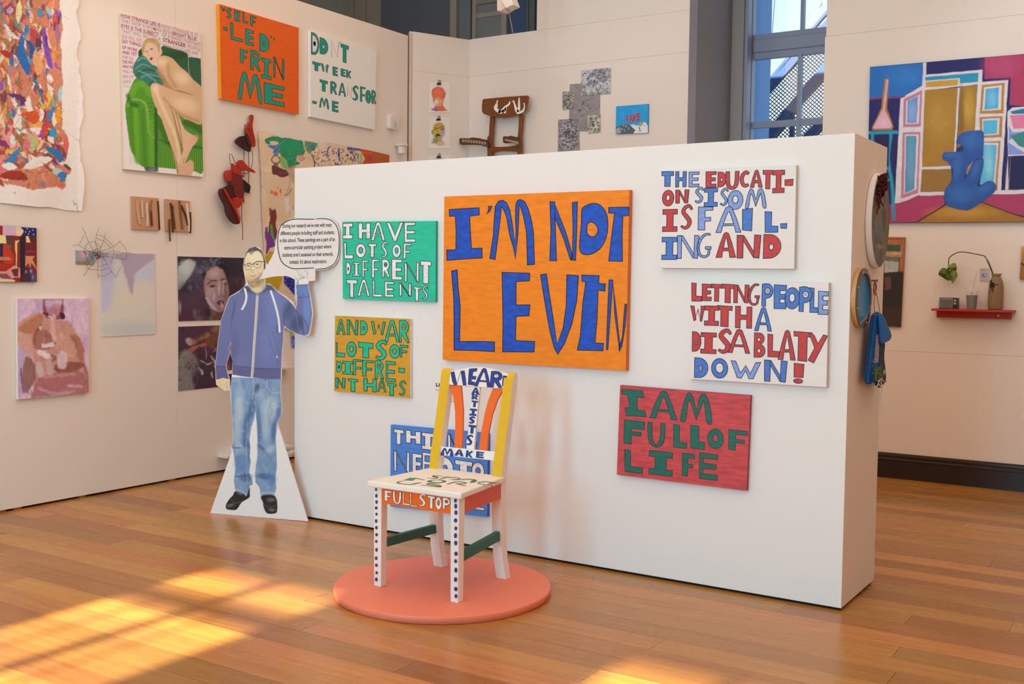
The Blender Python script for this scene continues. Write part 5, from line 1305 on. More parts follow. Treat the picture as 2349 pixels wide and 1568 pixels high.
s1, s2, s3 = 'c6976a', 'a87647', 'dcb48c'
ar.poly([(470, 640), (600, 690), (795, 740), (797, 820), (600, 790), (430, 720)], s2, 4)
ar.poly([(385, 460), (430, 422), (520, 440), (600, 520), (660, 570), (720, 640), (788, 700), (790, 780), (700, 765), (600, 730), (520, 720), (470, 640), (410, 560)], s1, smooth=True)
ar.line([(410, 560), (470, 660), (520, 715)], 40, s2, 14, .8); ar.line([(490, 500), (500, 600), (560, 700)], 26, s2, 12, .7); ar.ell(620, 620, 70, 50, s3, .7, .8, 35); ar.ell(440, 480, 40, 30, s3, .8, .7)
ar.poly([(335, 700), (375, 668), (440, 690), (560, 740), (700, 775), (793, 785), (797, 1025), (700, 1010), (600, 960), (530, 900), (560, 1060), (600, 1240), (610, 1350), (640, 1390), (700, 1360), (722, 1420), (690, 1505), (580, 1490), (560, 1400), (500, 1190), (420, 960), (360, 830)], s1, smooth=True)
ar.poly([(535, 900), (580, 950), (640, 1080), (740, 1150), (752, 1185), (700, 1260), (660, 1350), (630, 1394), (585, 1385), (582, 1360), (620, 1290), (600, 1160), (560, 1010)], 'cf9d76', smooth=True)
ar.line([(375, 720), (450, 900), (560, 1150), (600, 1380)], 26, s3, 12, .8); ar.line([(450, 800), (520, 900), (600, 1200)], 16, s2, 9, .8); ar.line([(520, 880), (620, 960), (760, 1010)], 26, s2, 12, .8); ar.ell(650, 860, 110, 60, s3, .7, .7, 15); ar.ell(380, 720, 30, 40, 'ddb28e', .7, .7)
ar.line([(560, 930), (600, 1080), (625, 1280)], 8, '7d5130', 5, .9); ar.ell(725, 1175, 26, 40, 'd98f78', .7, .7, 40); ar.ell(690, 1420, 30, 50, 'd09074', .8, .5)
ar.line([(595, 1395), (610, 1350)], 5, '9a6644'); ar.line([(622, 1392), (640, 1345)], 5, '9a6644'); ar.line([(578, 1480), (565, 1380), (500, 1190)], 6, '2a3a14', 3, .9)
ar.poly([(262, 410), (275, 350), (300, 310), (380, 310), (412, 350), (436, 380), (430, 415), (400, 430), (375, 500), (355, 505), (300, 440)], 'cfa283', smooth=True)
ar.poly([(258, 400), (255, 340), (275, 290), (320, 265), (380, 272), (412, 310), (418, 350), (405, 400), (398, 350), (370, 320), (320, 305), (290, 330), (280, 380), (268, 408)], 'a98548', smooth=True)
for i in range(9): ar.line([(280 + i * 14, 290), (275 + i * 15, 335)], 4, 'd1b06f', 2, .7)
ar.ell(342, 362, 15, 7, '4a3a34', .6, .8, -15); ar.ell(297, 385, 12, 6, '4a3a34', .6, .8, -15); ar.line([(318, 375), (312, 415), (325, 425)], 4, 'a87458', 2, .7); ar.poly([(325, 445), (340, 435), (357, 440), (345, 465), (332, 465)], 'a81e22'); ar.ell(372, 400, 22, 16, 'dc9880', .8, .6); ar.ell(425, 385, 12, 24, 'd49a78', .5, .9)
ar.mott(.03, 6, 14)
ar.build('painted_face', t, outline=None)
dk = Deck(LEFT, .0249, LS, .5)
Rt, Rf, Rh = 'a83a44', 'c08478', '8f1f2c'
for s_, x0, y0, x1, y1, h_, c_ in (('HOW STRANGE LIFE IS', 68, 76, 420, 166, 36, Rt), ('HOW STRANGE IS IT', 428, 168, 762, 253, 34, Rf), ('THAT NOW A WOMAN WITH', 70, 120, 525, 234, 34, Rf), ('BRIGHT BLUE', 532, 236, 748, 290, 34, Rt), ('EYES IS THE SUBJECT', 72, 168, 405, 250, 34, Rt), ('OF A NAKED PORTRAIT', 438, 248, 784, 342, 34, Rf), ('THAT WILL SELL TO A', 74, 213, 425, 292, 34, Rf),
                               ('STRANGER', 445, 296, 652, 350, 36, Rh), ('PEOPLE', 668, 352, 782, 385, 34, Rf), ('SHE WILL NEV', 76, 262, 262, 304, 34, Rf), ('T WILL LOOK AT HER AND', 415, 330, 762, 418, 28, Rf), ('SAY THINGS', 78, 306, 250, 342, 32, Rt), ('OF WORK', 78, 358, 218, 388, 30, Rt), ('AND YET', 80, 402, 212, 426, 30, Rt), ('HER DA', 80, 446, 182, 462, 30, Rf), ('THE WO', 80, 490, 180, 500, 30, Rt),
                               ('WHO RE', 82, 532, 178, 538, 28, Rt), ('WILL N', 84, 576, 178, 580, 28, Rf), ('SEE HE', 86, 620, 182, 624, 28, Rf), ('LIKE', 88, 664, 158, 666, 28, Rf), ('THAT', 90, 708, 158, 710, 28, 'cfa79a')):
    text_on(dk, s_, x0, y0, x1, y1, h_, c_, .012)
dk.build('painted_words', t, paintmat('matt_print', 0, rough=.45))

# --- two raw card squares with hanging strips
CW_ = (290, 440, 13.07)
def strips(q, lst, label):
    p = cr(CW_, q); c = LEFT.P(*p[3])
    t = thing('card_relief', c, label, 'relief', 'pair of small brown card reliefs with hanging strips')
    backing(LEFT, p, .018, mat('raw_card', 'c79a7c', .85, noise=.08, scale=60), t, 'card')
    for pts, w_, c_ in lst:
        s_ = cr(CW_, pts); sp_ = sm(np.column_stack([s_, np.full(len(s_), w_ / CW_[2])]), False, 3)
        L, R_ = ribbon(sp_[:, :2], sp_[:, 2], False)
        A = LEFT.P(np.array([v[0] for v in L]), np.array([v[1] for v in L]), .030); B = LEFT.P(np.array([v[0] for v in R_]), np.array([v[1] for v in R_]), .026)
        n = len(A); V = [tuple(v) for v in A] + [tuple(v) for v in B]; V += [(v[0] - .008, v[1], v[2]) for v in V]
        F = []
        for i in range(n - 1):
            F += [(i, i + 1, n + i + 1, n + i), (2 * n + i, 3 * n + i, 3 * n + i + 1, 2 * n + i + 1), (i, 2 * n + i, 2 * n + i + 1, i + 1), (n + i, n + i + 1, 3 * n + i + 1, 3 * n + i)]
        F += [(0, n, 3 * n, 2 * n), (n - 1, 3 * n - 1, 4 * n - 1, 2 * n - 1)]
        ob('strip', V, F, mat('strip_' + c_, c_, .6, noise=.25, scale=90, stretch=(1, 1, 2)), t)
    return t
strips([(158, 125), (965, 188), (1005, 1160), (175, 1115)], [([(360, 270), (345, 420), (370, 700), (400, 900), (430, 950)], 50, 'd9b795'), ([(485, 250), (485, 450), (495, 620), (500, 765)], 30, 'ecd2b4'), ([(630, 330), (625, 550), (650, 800), (640, 1020)], 42, 'eadccb'), ([(770, 240), (735, 420), (745, 620)], 38, 'b0764a'), ([(745, 560), (760, 800), (780, 1020)], 44, '6a3a1c'), ([(955, 270), (980, 600), (1005, 1130)], 26, '4a2f18')], 'left brown card relief with pale and dark hanging strips on the left wall')
strips([(1165, 210), (1905, 275), (1900, 1205), (1190, 1160)], [([(1300, 820), (1300, 1100), (1320, 1480)], 34, '6e4a24'), ([(1340, 330), (1370, 620), (1410, 1220)], 34, '5a3a1c'), ([(1400, 400), (1430, 750), (1475, 1110)], 30, '7d5128'), ([(1600, 260), (1625, 500), (1660, 850), (1690, 1110)], 50, '8e6236'), ([(1660, 400), (1780, 700), (1860, 1000)], 34, '553214'), ([(1820, 350), (1860, 700), (1900, 1190)], 60, 'eedcc8'), ([(1920, 600), (1935, 900), (1925, 1240)], 36, '4a2d15')], 'right brown card relief with longer dark strips hanging below its edge')

# --- small dark interior painting at the left edge
LD = (0, 500, 9.8)
t = sheet_thing(LEFT, (40, 646), 'interior_painting', 'small dark red interior painting with a starry blue sky strip at the left edge', 'painting')
qd = np.array([(-30, 515.6), (83.9, 522.8), (84.8, 646.7), (-30, 645.6)])
backing(LEFT, qd, .02, mat('canvas_edge_dark', '3a2018', .7), t)
ar = Art(LEFT, .0206, qd, LD, step=1.0, warp=3, wsc=30, seed=8)
ar.fill('7a1f14')
for p, c_ in (([(-300, 100), (60, 160), (65, 390), (-300, 390)], '8a1c10'), ([(62, 175), (470, 200), (540, 290), (470, 400), (62, 385)], 'c795a0'), ([(350, 195), (470, 200), (535, 290), (460, 405), (360, 395)], 'd9b47c'), ([(455, 205), (822, 230), (824, 405), (470, 405), (535, 330), (520, 260)], '10184f'), ([(-300, 370), (125, 385), (160, 565), (-300, 570)], 'e3bd74'), ([(130, 390), (260, 390), (300, 560), (250, 780), (160, 780)], '573027'),
              ([(0, 570), (70, 570), (70, 860), (0, 860)], '1f1236'), ([(70, 570), (160, 570), (320, 860), (300, 1050), (90, 1010), (70, 860)], 'b03016'), ([(-300, 870), (200, 875), (260, 940), (-300, 950)], 'bd6a4a'), ([(-300, 1000), (320, 1030), (160, 1170), (-300, 1190)], '9d2212'), ([(150, 1180), (320, 1060), (460, 1130), (460, 1340), (300, 1330)], 'd9765a'), ([(-300, 1200), (240, 1190), (320, 1340), (200, 1430), (-300, 1430)], 'd47a60'), ([(-300, 1350), (340, 1390), (330, 1432), (-300, 1432)], 'e8ad7c'),
              ([(445, 405), (570, 405), (560, 1435), (460, 1435)], '1c0f22'), ([(340, 510), (445, 500), (390, 560), (385, 830), (375, 1120), (350, 1120), (360, 830), (340, 700)], 'd9a860'), ([(250, 1160), (420, 1120), (400, 1320), (310, 1300)], '4a2a36'), ([(585, 405), (640, 405), (690, 550), (590, 545)], 'dfb272'), ([(575, 550), (830, 560), (830, 850), (575, 850)], '6b1418'), ([(640, 405), (825, 405), (825, 560), (690, 550)], '4a1c14'), ([(570, 850), (780, 850), (730, 930), (825, 1130), (825, 1160), (700, 1000), (690, 1130), (640, 1010), (570, 1090)], 'c97a50'),
              ([(480, 1432), (500, 1290), (560, 1110), (640, 1130), (720, 1300), (700, 1432)], '3a1a2a'), ([(660, 1150), (720, 1130), (800, 1280), (830, 1435), (700, 1435)], '4a3a52'), ([(-300, 1240), (150, 1250), (280, 1370), (100, 1360)], '6a4648')):
    ar.poly(p, c_, 6)
for x, y in ((615, 237), (737, 272), (667, 305), (578, 310), (640, 358), (755, 365)): ar.ell(x, y, 10, 11, 'e9e6f2', .5)
ar.ell(590, 1205, 26, 40, '8a5a62', .5); ar.ell(695, 1190, 22, 34, '8d86a2', .5); ar.line([(740, 1290), (745, 1360)], 12, 'b7a6c0', 6); ar.ell(200, 640, 40, 40, '7a4a44', .6); ar.ell(80, 890, 30, 12, '4f6a78', .5)
ar.line([(590, 760), (700, 745), (790, 770)], 14, '8a4a52', 6); ar.mott(.12, 40, 4)
ar.build('painted_face', t)

# --- pink seated torso study
LN = (20, 670, 6.03); qn = [(117, 90), (1108, 90), (1108, 1388), (130, 1482)]
t = sheet_thing(LEFT, (121, 914), 'torso_painting', 'pink and mauve oil study of a blurred seated torso, low on the left wall', 'painting')
backing(LEFT, cr(LN, qn), .026, mat('canvas_edge_pale', 'f2e4d8', .8), t)
ar = Art(LEFT, .0266, cr(LN, qn), LN, step=1.0, warp=9, wsc=34, seed=12)
ar.fill('cfa4ac'); ar.tint('b48aa0', 160, 3, .45, .7, .7, 260); ar.tint('dcb6b0', 90, 5, .5, .7, .6, 200); ar.tint('9a7a9c', 30, 15, .7, .85, .5)
fl_, fd, fh = 'bf7f66', '8a4a40', 'd9a388'
for p, c_ in (([(120, 460), (300, 320), (420, 285), (480, 320), (600, 390), (760, 390), (870, 440), (960, 600), (1030, 720), (1050, 900), (1100, 1200), (960, 1300), (360, 1330), (340, 900), (200, 760), (120, 720)], fl_), ([(150, 480), (420, 300), (480, 330), (440, 450), (380, 540), (230, 570)], 'b06a48'), ([(120, 560), (250, 580), (330, 700), (340, 900), (250, 870), (120, 740)], 'c88e78'), ([(345, 560), (430, 500), (560, 560), (620, 660), (560, 760), (400, 790), (335, 720)], 'a0604a'), ([(600, 640), (700, 560), (860, 640), (950, 780), (900, 880), (700, 820)], 'c48a72'),
              ([(120, 780), (260, 890), (340, 960), (300, 1010), (230, 930), (200, 1080), (170, 1250), (190, 1370), (120, 1400)], 'b895a8'), ([(230, 900), (340, 960), (380, 1150), (320, 1300), (200, 1400), (180, 1200)], '8c5a4e'), ([(380, 1220), (520, 1150), (700, 1110), (950, 1090), (1080, 1180), (1108, 1390), (620, 1430), (350, 1440)], 'a8605c'), ([(640, 1010), (800, 960), (1040, 980), (940, 1090), (680, 1100)], '8c4a3c'), ([(840, 620), (960, 600), (1040, 800), (1030, 960), (940, 880), (950, 760)], 'a8644c')):
    ar.poly(p, c_, 14, .95, True)
ar.poly([(475, 90), (750, 90), (770, 200), (760, 360), (800, 350), (720, 380), (600, 390), (500, 340), (470, 250)], '8a4450', 10); ar.poly([(500, 100), (740, 95), (730, 180), (700, 300), (640, 320), (560, 300), (500, 190)], 'b88488', 10); ar.ell(620, 260, 70, 60, 'a8666a', .6, .8); ar.ell(680, 130, 60, 30, 'd8a8a4', .6, .9); ar.ell(560, 150, 50, 40, 'b89cac', .6, .9); ar.poly([(700, 280), (770, 290), (780, 370), (730, 380)], '3f1518', 8); ar.poly([(480, 270), (560, 300), (550, 340), (470, 300)], '5a2420', 8)
for p, w_, c_ in (([(620, 330), (610, 500), (640, 650)], 60, 'd39c8c'), ([(440, 450), (380, 560), (350, 700)], 16, '6e3428'), ([(400, 790), (560, 780), (640, 700)], 12, '7a3a30'), ([(480, 640), (490, 700)], 30, 'c07470'), ([(520, 600), (560, 620)], 50, '9a5048'), ([(720, 560), (740, 640)], 40, 'cf9474'), ([(900, 640), (950, 800)], 14, '7a3c2c'), ([(700, 820), (900, 880)], 20, 'd49a80'), ([(520, 840), (640, 900), (620, 940)], 30, '70422e'), ([(640, 1060), (700, 1110)], 20, '6a2018'), ([(1030, 990), (1100, 1180)], 24, '8a4850'),
                  ([(480, 740), (600, 730)], 60, 'dcc0b8'), ([(430, 830), (540, 880)], 80, 'dfc6bd'), ([(420, 1000), (440, 1130)], 90, 'c8a698'), ([(540, 960), (580, 1120)], 70, 'c49c8e'), ([(740, 880), (740, 1000)], 130, 'd3aca4'), ([(420, 1330), (640, 1400), (900, 1370)], 40, 'c48888'), ([(500, 1180), (700, 1150), (900, 1130)], 40, 'c08078'), ([(820, 1290), (1000, 1300)], 40, 'c9948c'), ([(250, 1330), (340, 1440)], 60, '94586c'), ([(170, 1050), (180, 1250)], 26, '74344c'), ([(290, 1370), (300, 1450)], 26, 'd8b4a0'), ([(560, 330), (600, 380)], 14, 'e2c2b4'), ([(790, 370), (840, 385)], 26, 'dcb0a4'), ([(430, 470), (450, 510)], 12, 'ead2c6')):
    ar.line(p, w_, c_, 12, .85)
ar.mott(.13, 30, 9, 60); ar.mott(.08, 9, 19)
ar.build('painted_face', t)

# --- pale veil-like print and tiny photo
LP_ = (0, 420, 2.904)
t = sheet_thing(LEFT, (295, 771), 'pale_print', 'pale mauve and sand coloured print with a drooping dark wedge, behind the wire web', 'print')
qp = [(672, 462), (1030, 470), (1038, 1005), (673, 1023)]
backing(LEFT, cr(LP_, qp), .006, mat('paper_edge', 'e6d8cb', .8), t, 'paper', 0)
ar = Art(LEFT, .0064, cr(LP_, qp), LP_, step=1.6, warp=4, wsc=30, seed=3)
ar.grad('b9a8ac', 'cbb9a2', (700, 460), (860, 860)); ar.ell(870, 780, 170, 130, 'd0b79a', .8, .8); ar.ell(860, 970, 190, 50, 'b5aca0', .8, .8); ar.poly([(672, 460), (755, 470), (752, 700), (735, 830), (690, 860), (672, 850)], 'b6a7b4', 18, .9)
ar.poly([(760, 465), (1030, 470), (1030, 500), (900, 600), (885, 745), (870, 730), (800, 510), (770, 500)], 'a58a90', 8, .95, False); ar.poly([(895, 610), (1030, 520), (1034, 640), (900, 650)], 'b6aeae', 16, .7); ar.poly([(760, 500), (800, 505), (835, 640), (800, 700), (760, 640)], 'c9b9a4', 10, .8); ar.mott(.03, 12, 5)
ar.build('print', t)
t = sheet_thing(LEFT, (193, 606), 'small_photo', 'tiny grey and pink photograph left of the wire web', 'photograph')
qt = [(502, 447), (628, 451), (624, 546), (503, 540)]
backing(LEFT, cr(LP_, qt), .004, mat('paper_edge', 'e6d8cb', .8), t, 'paper', 0)
ar = Art(LEFT, .0044, cr(LP_, qt), LP_, step=1.0, warp=4, wsc=12, seed=6)
ar.fill('968a84'); ar.ell(560, 470, 28, 26, 'c49490', .5); ar.line([(560, 455), (580, 480), (585, 520)], 12, '8a4038', 4); ar.poly([(500, 515), (600, 518), (600, 545), (500, 545)], '7d7444', 5); ar.ell(600, 490, 20, 30, '8a8490', .5); ar.line([(578, 460), (582, 490)], 5, 'e0c0b4', 3); ar.mott(.12, 10, 4)
ar.build('print', t)

# --- wire web
LW = (160, 500, 10.677)
t = sheet_thing(LEFT, (226, 583), 'wire_web', 'spider web of thin grey wire with knotted centre overlapping the pale print', 'wire sculpture')
wm = mat('grey_wire', '6f6355', .5, .6)
wires = [[(300, 228), (370, 350), (420, 500), (480, 610), (540, 730), (600, 830), (700, 890)], [(720, 240), (665, 370), (645, 500), (630, 600), (660, 700), (680, 800)], [(885, 340), (850, 480), (820, 580), (770, 700), (750, 790)], [(75, 680), (150, 655), (220, 672), (310, 720), (400, 775), (580, 850), (680, 880)], [(1245, 550), (1160, 620), (1090, 690), (1000, 730), (900, 780), (800, 795), (720, 860)], [(820, 900), (950, 830), (1100, 815), (1200, 830), (1330, 850), (1420, 840), (1520, 870)],
         [(780, 930), (950, 945), (1100, 980), (1380, 1005)], [(740, 900), (850, 1000), (950, 1180), (1050, 1350), (1150, 1460)], [(700, 960), (690, 1100), (680, 1250), (700, 1400), (690, 1480)], [(680, 960), (600, 1100), (470, 1230), (340, 1420)], [(350, 420), (230, 650)], [(385, 760), (400, 660), (470, 600), (560, 580), (625, 590), (700, 680), (760, 710)], [(650, 410), (720, 420), (790, 440), (850, 480), (960, 580), (1070, 690)], [(665, 480), (740, 530), (830, 555), (920, 640), (1000, 730)], [(1220, 570), (1320, 680), (1390, 810), (1385, 1000)], [(1090, 820), (1060, 900), (1050, 1000)], [(1060, 740), (1090, 815)],
         [(400, 1240), (650, 1265), (780, 1275), (930, 1220)], [(680, 1200), (780, 1170), (900, 1120)], [(690, 1390), (810, 1430), (920, 1370), (1020, 1310)], [(400, 1130), (460, 1230)], [(520, 930), (560, 1040), (590, 1100)], [(560, 800), (660, 750), (740, 740)], [(1250, 1190), (1180, 1330), (1140, 1430)], [(1050, 1000), (1000, 1130)], [(880, 870), (900, 950)], [(930, 860), (925, 950)]]
vv = []
rw = random.Random(2)
for wp in wires:
    p = cr(LW, sm(np.array(wp, float), False, 3)); n = len(p)
    o_ = [.02 + .025 * math.sin(i / max(1, n - 1) * math.pi) for i in range(n)]
    vv.append(tubeg([LEFT.P(a[0], a[1], h) for a, h in zip(p, o_)], .0013, 5))
g = join(vv); ob('wires', g[0], g[1], wm, t)
vv = []
for i in range(16):
    cx, cy_ = 690 + rw.gauss(0, 55), 880 + rw.gauss(0, 50); r_ = rw.uniform(20, 70); a0_ = rw.uniform(0, 6)
    p = cr(LW, [(cx + r_ * math.cos(a0_ + j * .8), cy_ + r_ * math.sin(a0_ + j * .8) * rw.uniform(.8, 1.2)) for j in range(8)])
    vv.append(tubeg([LEFT.P(a[0], a[1], .03 + rw.uniform(0, .03)) for a in sm(p, False, 2)], .0014, 5))
g = join(vv); o_ = ob('knot', g[0], g[1], wm, t); o_['kind'] = 'stuff'

# --- two smoky photographs
LQ = (390, 570, 4.75)
t = sheet_thing(LEFT, (490, 735), 'portrait_photo', 'dark photograph of a woman with foam on her hair and cheek, upper of the pair', 'photograph', 'pair of dark foam photographs')
qa = [(80, 84), (960, 104), (960, 768), (92, 790)]
backing(LEFT, cr(LQ, qa), .005, mat('paper_edge', 'e6d8cb', .8), t, 'paper', 0)
ar = Art(LEFT, .0054, cr(LQ, qa), LQ, step=1.1, warp=5, wsc=30, seed=7)
ar.grad('2e2432', '4a2430', (300, 80), (350, 780)); ar.ell(620, 220, 160, 120, '1f1a26', .6, .9); ar.ell(700, 450, 90, 120, '38201f', .7, .8); ar.ell(300, 300, 110, 130, '4c4450', .9, .6); ar.ell(250, 560, 130, 90, '4d3540', .9, .6)
ar.poly([(85, 230), (130, 170), (200, 115), (250, 130), (275, 170), (262, 215), (200, 320), (110, 440), (90, 400)], 'a09c90', 12, 1, True); ar.ell(170, 210, 60, 70, 'c5c1b2', .8, .6, -30); ar.ell(105, 640, 20, 60, '8a7f80', .7, .8); ar.ell(180, 420, 80, 60, '221a22', .8, .7)
ar.poly([(375, 350), (350, 250), (380, 170), (450, 130), (560, 150), (620, 200), (620, 330), (560, 240), (470, 210), (400, 260)], '17141c', 8, 1, True)
face = [(372, 350), (400, 270), (440, 220), (500, 195), (560, 220), (605, 290), (625, 380), (640, 450), (632, 560), (610, 650), (560, 690), (500, 700), (440, 650), (400, 560), (380, 470)]
ar.poly(face, '9a6f66', 8, 1, True); ar.ell(480, 270, 60, 50, 'bb958c', .8, .8); ar.ell(440, 470, 50, 60, 'b08a82', .8, .7); ar.ell(600, 480, 30, 110, '6d443c', .8, .7); ar.ell(560, 640, 60, 40, '8a5348', .8, .6); ar.ell(535, 440, 14, 70, 'c49a8c', .8, .8)
ar.ell(462, 408, 34, 14, '30201f', .6, .95, -5); ar.ell(595, 385, 22, 12, '2c1d1d', .6, .95); ar.ell(468, 408, 9, 8, '0d0a0c', .4); ar.line([(410, 385), (450, 350), (510, 350)], 11, '281b1d', 4); ar.line([(555, 340), (610, 330)], 9, '281b1d', 4); ar.ell(548, 510, 26, 20, '6a3e36', .6, .8); ar.ell(535, 500, 10, 8, 'c9a091', .8, .8)
ar.poly([(505, 590), (545, 562), (590, 575), (570, 605), (530, 610)], '5a2428', 5, 1, True); ar.line([(510, 588), (585, 580)], 5, '2c1013', 2)
for p, w_ in (([(400, 540), (440, 600), (500, 680)], 26), ([(480, 500), (475, 560)], 18), ([(560, 590), (570, 640)], 14), ([(585, 350), (575, 480)], 10)): ar.line(p, w_, 'c9b3b6', 10, .6)
ar.poly([(440, 660), (560, 695), (640, 660), (700, 770), (410, 775)], '5f342a', 14); ar.ell(415, 700, 30, 50, '1c1018', .8, .8)
for i in range(70): 
    a_ = rw.uniform(0, 1); ar.ell(330 + 220 * a_ + rw.gauss(0, 14), 250 - 130 * math.sin(a_ * 2.4) + rw.gauss(0, 28), rw.uniform(1.5, 4), rw.uniform(2, 6), 'a0a0ac', .6, .6)
ar.ell(200, 150, 60, 20, 'b9b5a8', .8, .5); ar.tint('8d7f8a', 90, 6, .6, .85, .35); ar.mott(.1, 18, 8)
ar.build('print', t)
t = sheet_thing(LEFT, (490, 893), 'hand_photo', 'dark photograph of a hand in soap foam, lower of the pair', 'photograph', 'pair of dark foam photographs')
qb = [(90, 850), (800, 826), (800, 1475), (90, 1552)]
backing(LEFT, cr(LQ, qb), .005, mat('paper_edge', 'e6d8cb', .8), t, 'paper', 0)
ar = Art(LEFT, .0054, cr(LQ, qb), LQ, step=1.1, warp=6, wsc=30, seed=17)
ar.grad('4a2638', '38202c', (300, 840), (350, 1500)); ar.poly([(480, 850), (560, 835), (720, 832), (720, 1120), (560, 1120), (400, 1060), (280, 1000), (390, 910), (460, 930)], '6b3a22', 14, .95, True)
ar.poly([(100, 1220), (160, 1120), (260, 1060), (380, 1030), (390, 1060), (300, 1090), (200, 1160), (130, 1230)], '9a5238', 9, 1, True); ar.poly([(175, 975), (200, 970), (290, 985), (400, 915), (420, 960), (300, 1020), (230, 1055), (190, 1030)], '8c5a44', 9, 1, True); ar.ell(205, 1010, 26, 34, 'b5a397', .6, .9, -40); ar.ell(520, 880, 60, 40, '8a6238', .8, .6)
ar.poly([(90, 1220), (150, 1110), (200, 1110), (300, 1200), (310, 1290), (240, 1420), (260, 1552), (90, 1552)], '746a5e', 16, .95, True); ar.tint('958c7e', 20, 5, .5, .8, .4, None, [(90, 1100), (300, 1150), (320, 1400), (280, 1552), (90, 1552)]); ar.ell(420, 1300, 160, 130, '3c2730', .8, .8)
for p, w_ in (([(340, 1215), (400, 1260), (450, 1240)], 14), ([(310, 1300), (340, 1330), (350, 1360)], 26), ([(390, 1080), (395, 1200)], 6), ([(450, 1180), (490, 1240), (500, 1300)], 22), ([(450, 1350), (460, 1400)], 16), ([(480, 1120), (500, 1090)], 8), ([(520, 1200), (560, 1300)], 20)): ar.line(p, w_, 'bd9c94', 6, .8)
ar.ell(600, 1300, 60, 90, '8a4a38', .8, .7); ar.mott(.14, 14, 8); ar.tint('2a1722', 60, 11, .55, .8, .6)
ar.build('print', t)

# --- big unstretched painted cloth half hidden by the partition
K1 = (590, 290, 7.118); Kq = lambda pts: [(x * 1.589, y * 1.589) for x, y in pts]
t = sheet_thing(LEFT, (700, 700), 'splashed_canvas', 'beige unstretched canvas with green, brown and orange splashes, half hidden behind the partition', 'painting')
outl = [(591, 299), (610, 303), (626, 308), (645, 316), (662, 314), (676, 320), (700, 322), (730, 328), (760, 327), (790, 335), (830, 341), (860, 347), (895, 355), (897, 400), (900, 800), (720, 800), (669, 797), (667, 757), (640, 750), (612, 740), (607, 640), (604, 560), (600, 491), (597, 397)]
ar = Art(LEFT, .012, [(588, 296), (898, 296), (905, 802), (588, 802)], K1, step=1.2, warp=5, wsc=16, seed=9, bow=lambda u, v: .005 * np.sin(u * 12) + .004 * np.sin(v * 9 + u * 3))
ar.fill('cfa67e'); ar.tint('d8b48e', 200, 3, .4, .7, .7); ar.mott(.04, 14, 4)
ar.poly([(120, 210), (180, 180), (250, 160), (350, 165), (470, 185), (600, 200), (680, 210), (740, 250), (760, 330), (780, 400), (740, 470), (650, 480), (640, 560), (700, 600), (620, 640), (540, 690), (480, 650), (470, 560), (380, 480), (340, 400), (330, 320), (240, 300), (160, 290), (125, 260)], '14774a', 5, 1, True)
ar.poly([(200, 245), (290, 240), (340, 270), (300, 300), (220, 295)], 'cfa67e', 5, 1, True); ar.poly([(160, 310), (270, 310), (360, 300), (350, 420), (290, 480), (250, 440), (250, 380), (200, 350)], '3f6680', 5, 1, True); ar.ell(560, 330, 170, 110, '0f8a55', .7, .6)
ar.poly([(770, 250), (830, 240), (980, 270), (960, 340), (900, 400), (860, 450), (800, 380)], '4d7c3c', 5, .95, True); ar.poly([(860, 300), (930, 285), (940, 350), (880, 380)], '3d6c80', 5, 1, True); ar.poly([(640, 480), (740, 470), (790, 520), (740, 570), (680, 560)], 'c68a6a', 6, 1, True); ar.poly([(350, 500), (420, 500), (490, 600), (500, 700), (430, 690), (370, 620)], '6f9a4a', 7, .9, True)
for i in range(40): ar.line([(560 + rw.gauss(0, 200), 420 + rw.gauss(0, 130)), (560 + rw.gauss(0, 220), 430 + rw.gauss(0, 150))], rw.uniform(3, 9), rw.choice(['2c8a4c', '56a04e', 'cfa67e', '1c6f52']), 3, .35)
ar.line([(260, 480), (220, 540), (260, 600), (330, 600), (355, 540), (320, 480), (260, 480)], 14, '5a2a26', 3); ar.ell(290, 640, 40, 50, '5a2a26', .4, .8); ar.poly([(235, 640), (330, 660), (420, 700), (480, 720), (500, 800), (380, 830), (300, 790), (240, 780), (225, 700)], '5f2a2a', 5, 1, True); ar.poly([(500, 660), (620, 640), (640, 1000), (560, 900), (500, 780)], 'b0705c', 12, .6)
for i in range(46):
    x = rw.uniform(900, 1600); y = rw.uniform(350, 640); s_ = rw.uniform(10, 55); a_ = rw.uniform(0, 6.28); b2 = a_ + rw.uniform(.8, 2.4)
    ar.line([(x, y), (x + s_ * math.cos(a_), y + s_ * math.sin(a_)), (x + s_ * 1.5 * math.cos(b2), y + s_ * 1.4 * math.sin(b2))], rw.uniform(4, 13), rw.choice(['25214a', '1c1a24', '1f2a78', '2a2030', '3a3a3c']), 2.5, .9)
for i in range(26): ar.ell(rw.uniform(900, 1600), rw.uniform(350, 640), rw.uniform(5, 14), rw.uniform(5, 12), rw.choice(['1c1a24', '24307a', '2a2030', 'b8a23c']), .4)
ar.line([(1145, 420), (1160, 350), (1185, 330)], 16, '22307e', 3); ar.line([(1145, 420), (1160, 510), (1200, 560)], 10, '22307e', 3); ar.line([(1320, 360), (1325, 450), (1340, 560)], 22, '22307e', 3); ar.line([(1510, 420), (1570, 470), (1600, 570)], 16, '22307e', 3); ar.line([(890, 450), (935, 560), (940, 650)], 16, '4a2020', 3); ar.line([(1480, 350), (1580, 370), (1670, 375)], 44, '2c3a74', 8, .9)
ar.poly([(1690, 370), (1800, 380), (1960, 400), (2150, 430), (2170, 600), (2150, 760), (1760, 700), (1720, 600), (1760, 520), (1690, 420)], 'b8401a', 5, 1, True); ar.poly([(1870, 430), (2120, 440), (2160, 580), (1900, 620)], 'a3501c', 10, .8); ar.line([(1660, 460), (1640, 560), (1700, 600), (1690, 460)], 16, '3f9440', 4); ar.ell(1850, 520, 30, 50, '9c3a3a', .5); ar.line([(1700, 420), (1800, 440), (1880, 430)], 6, 'e0a080', 3, .7)
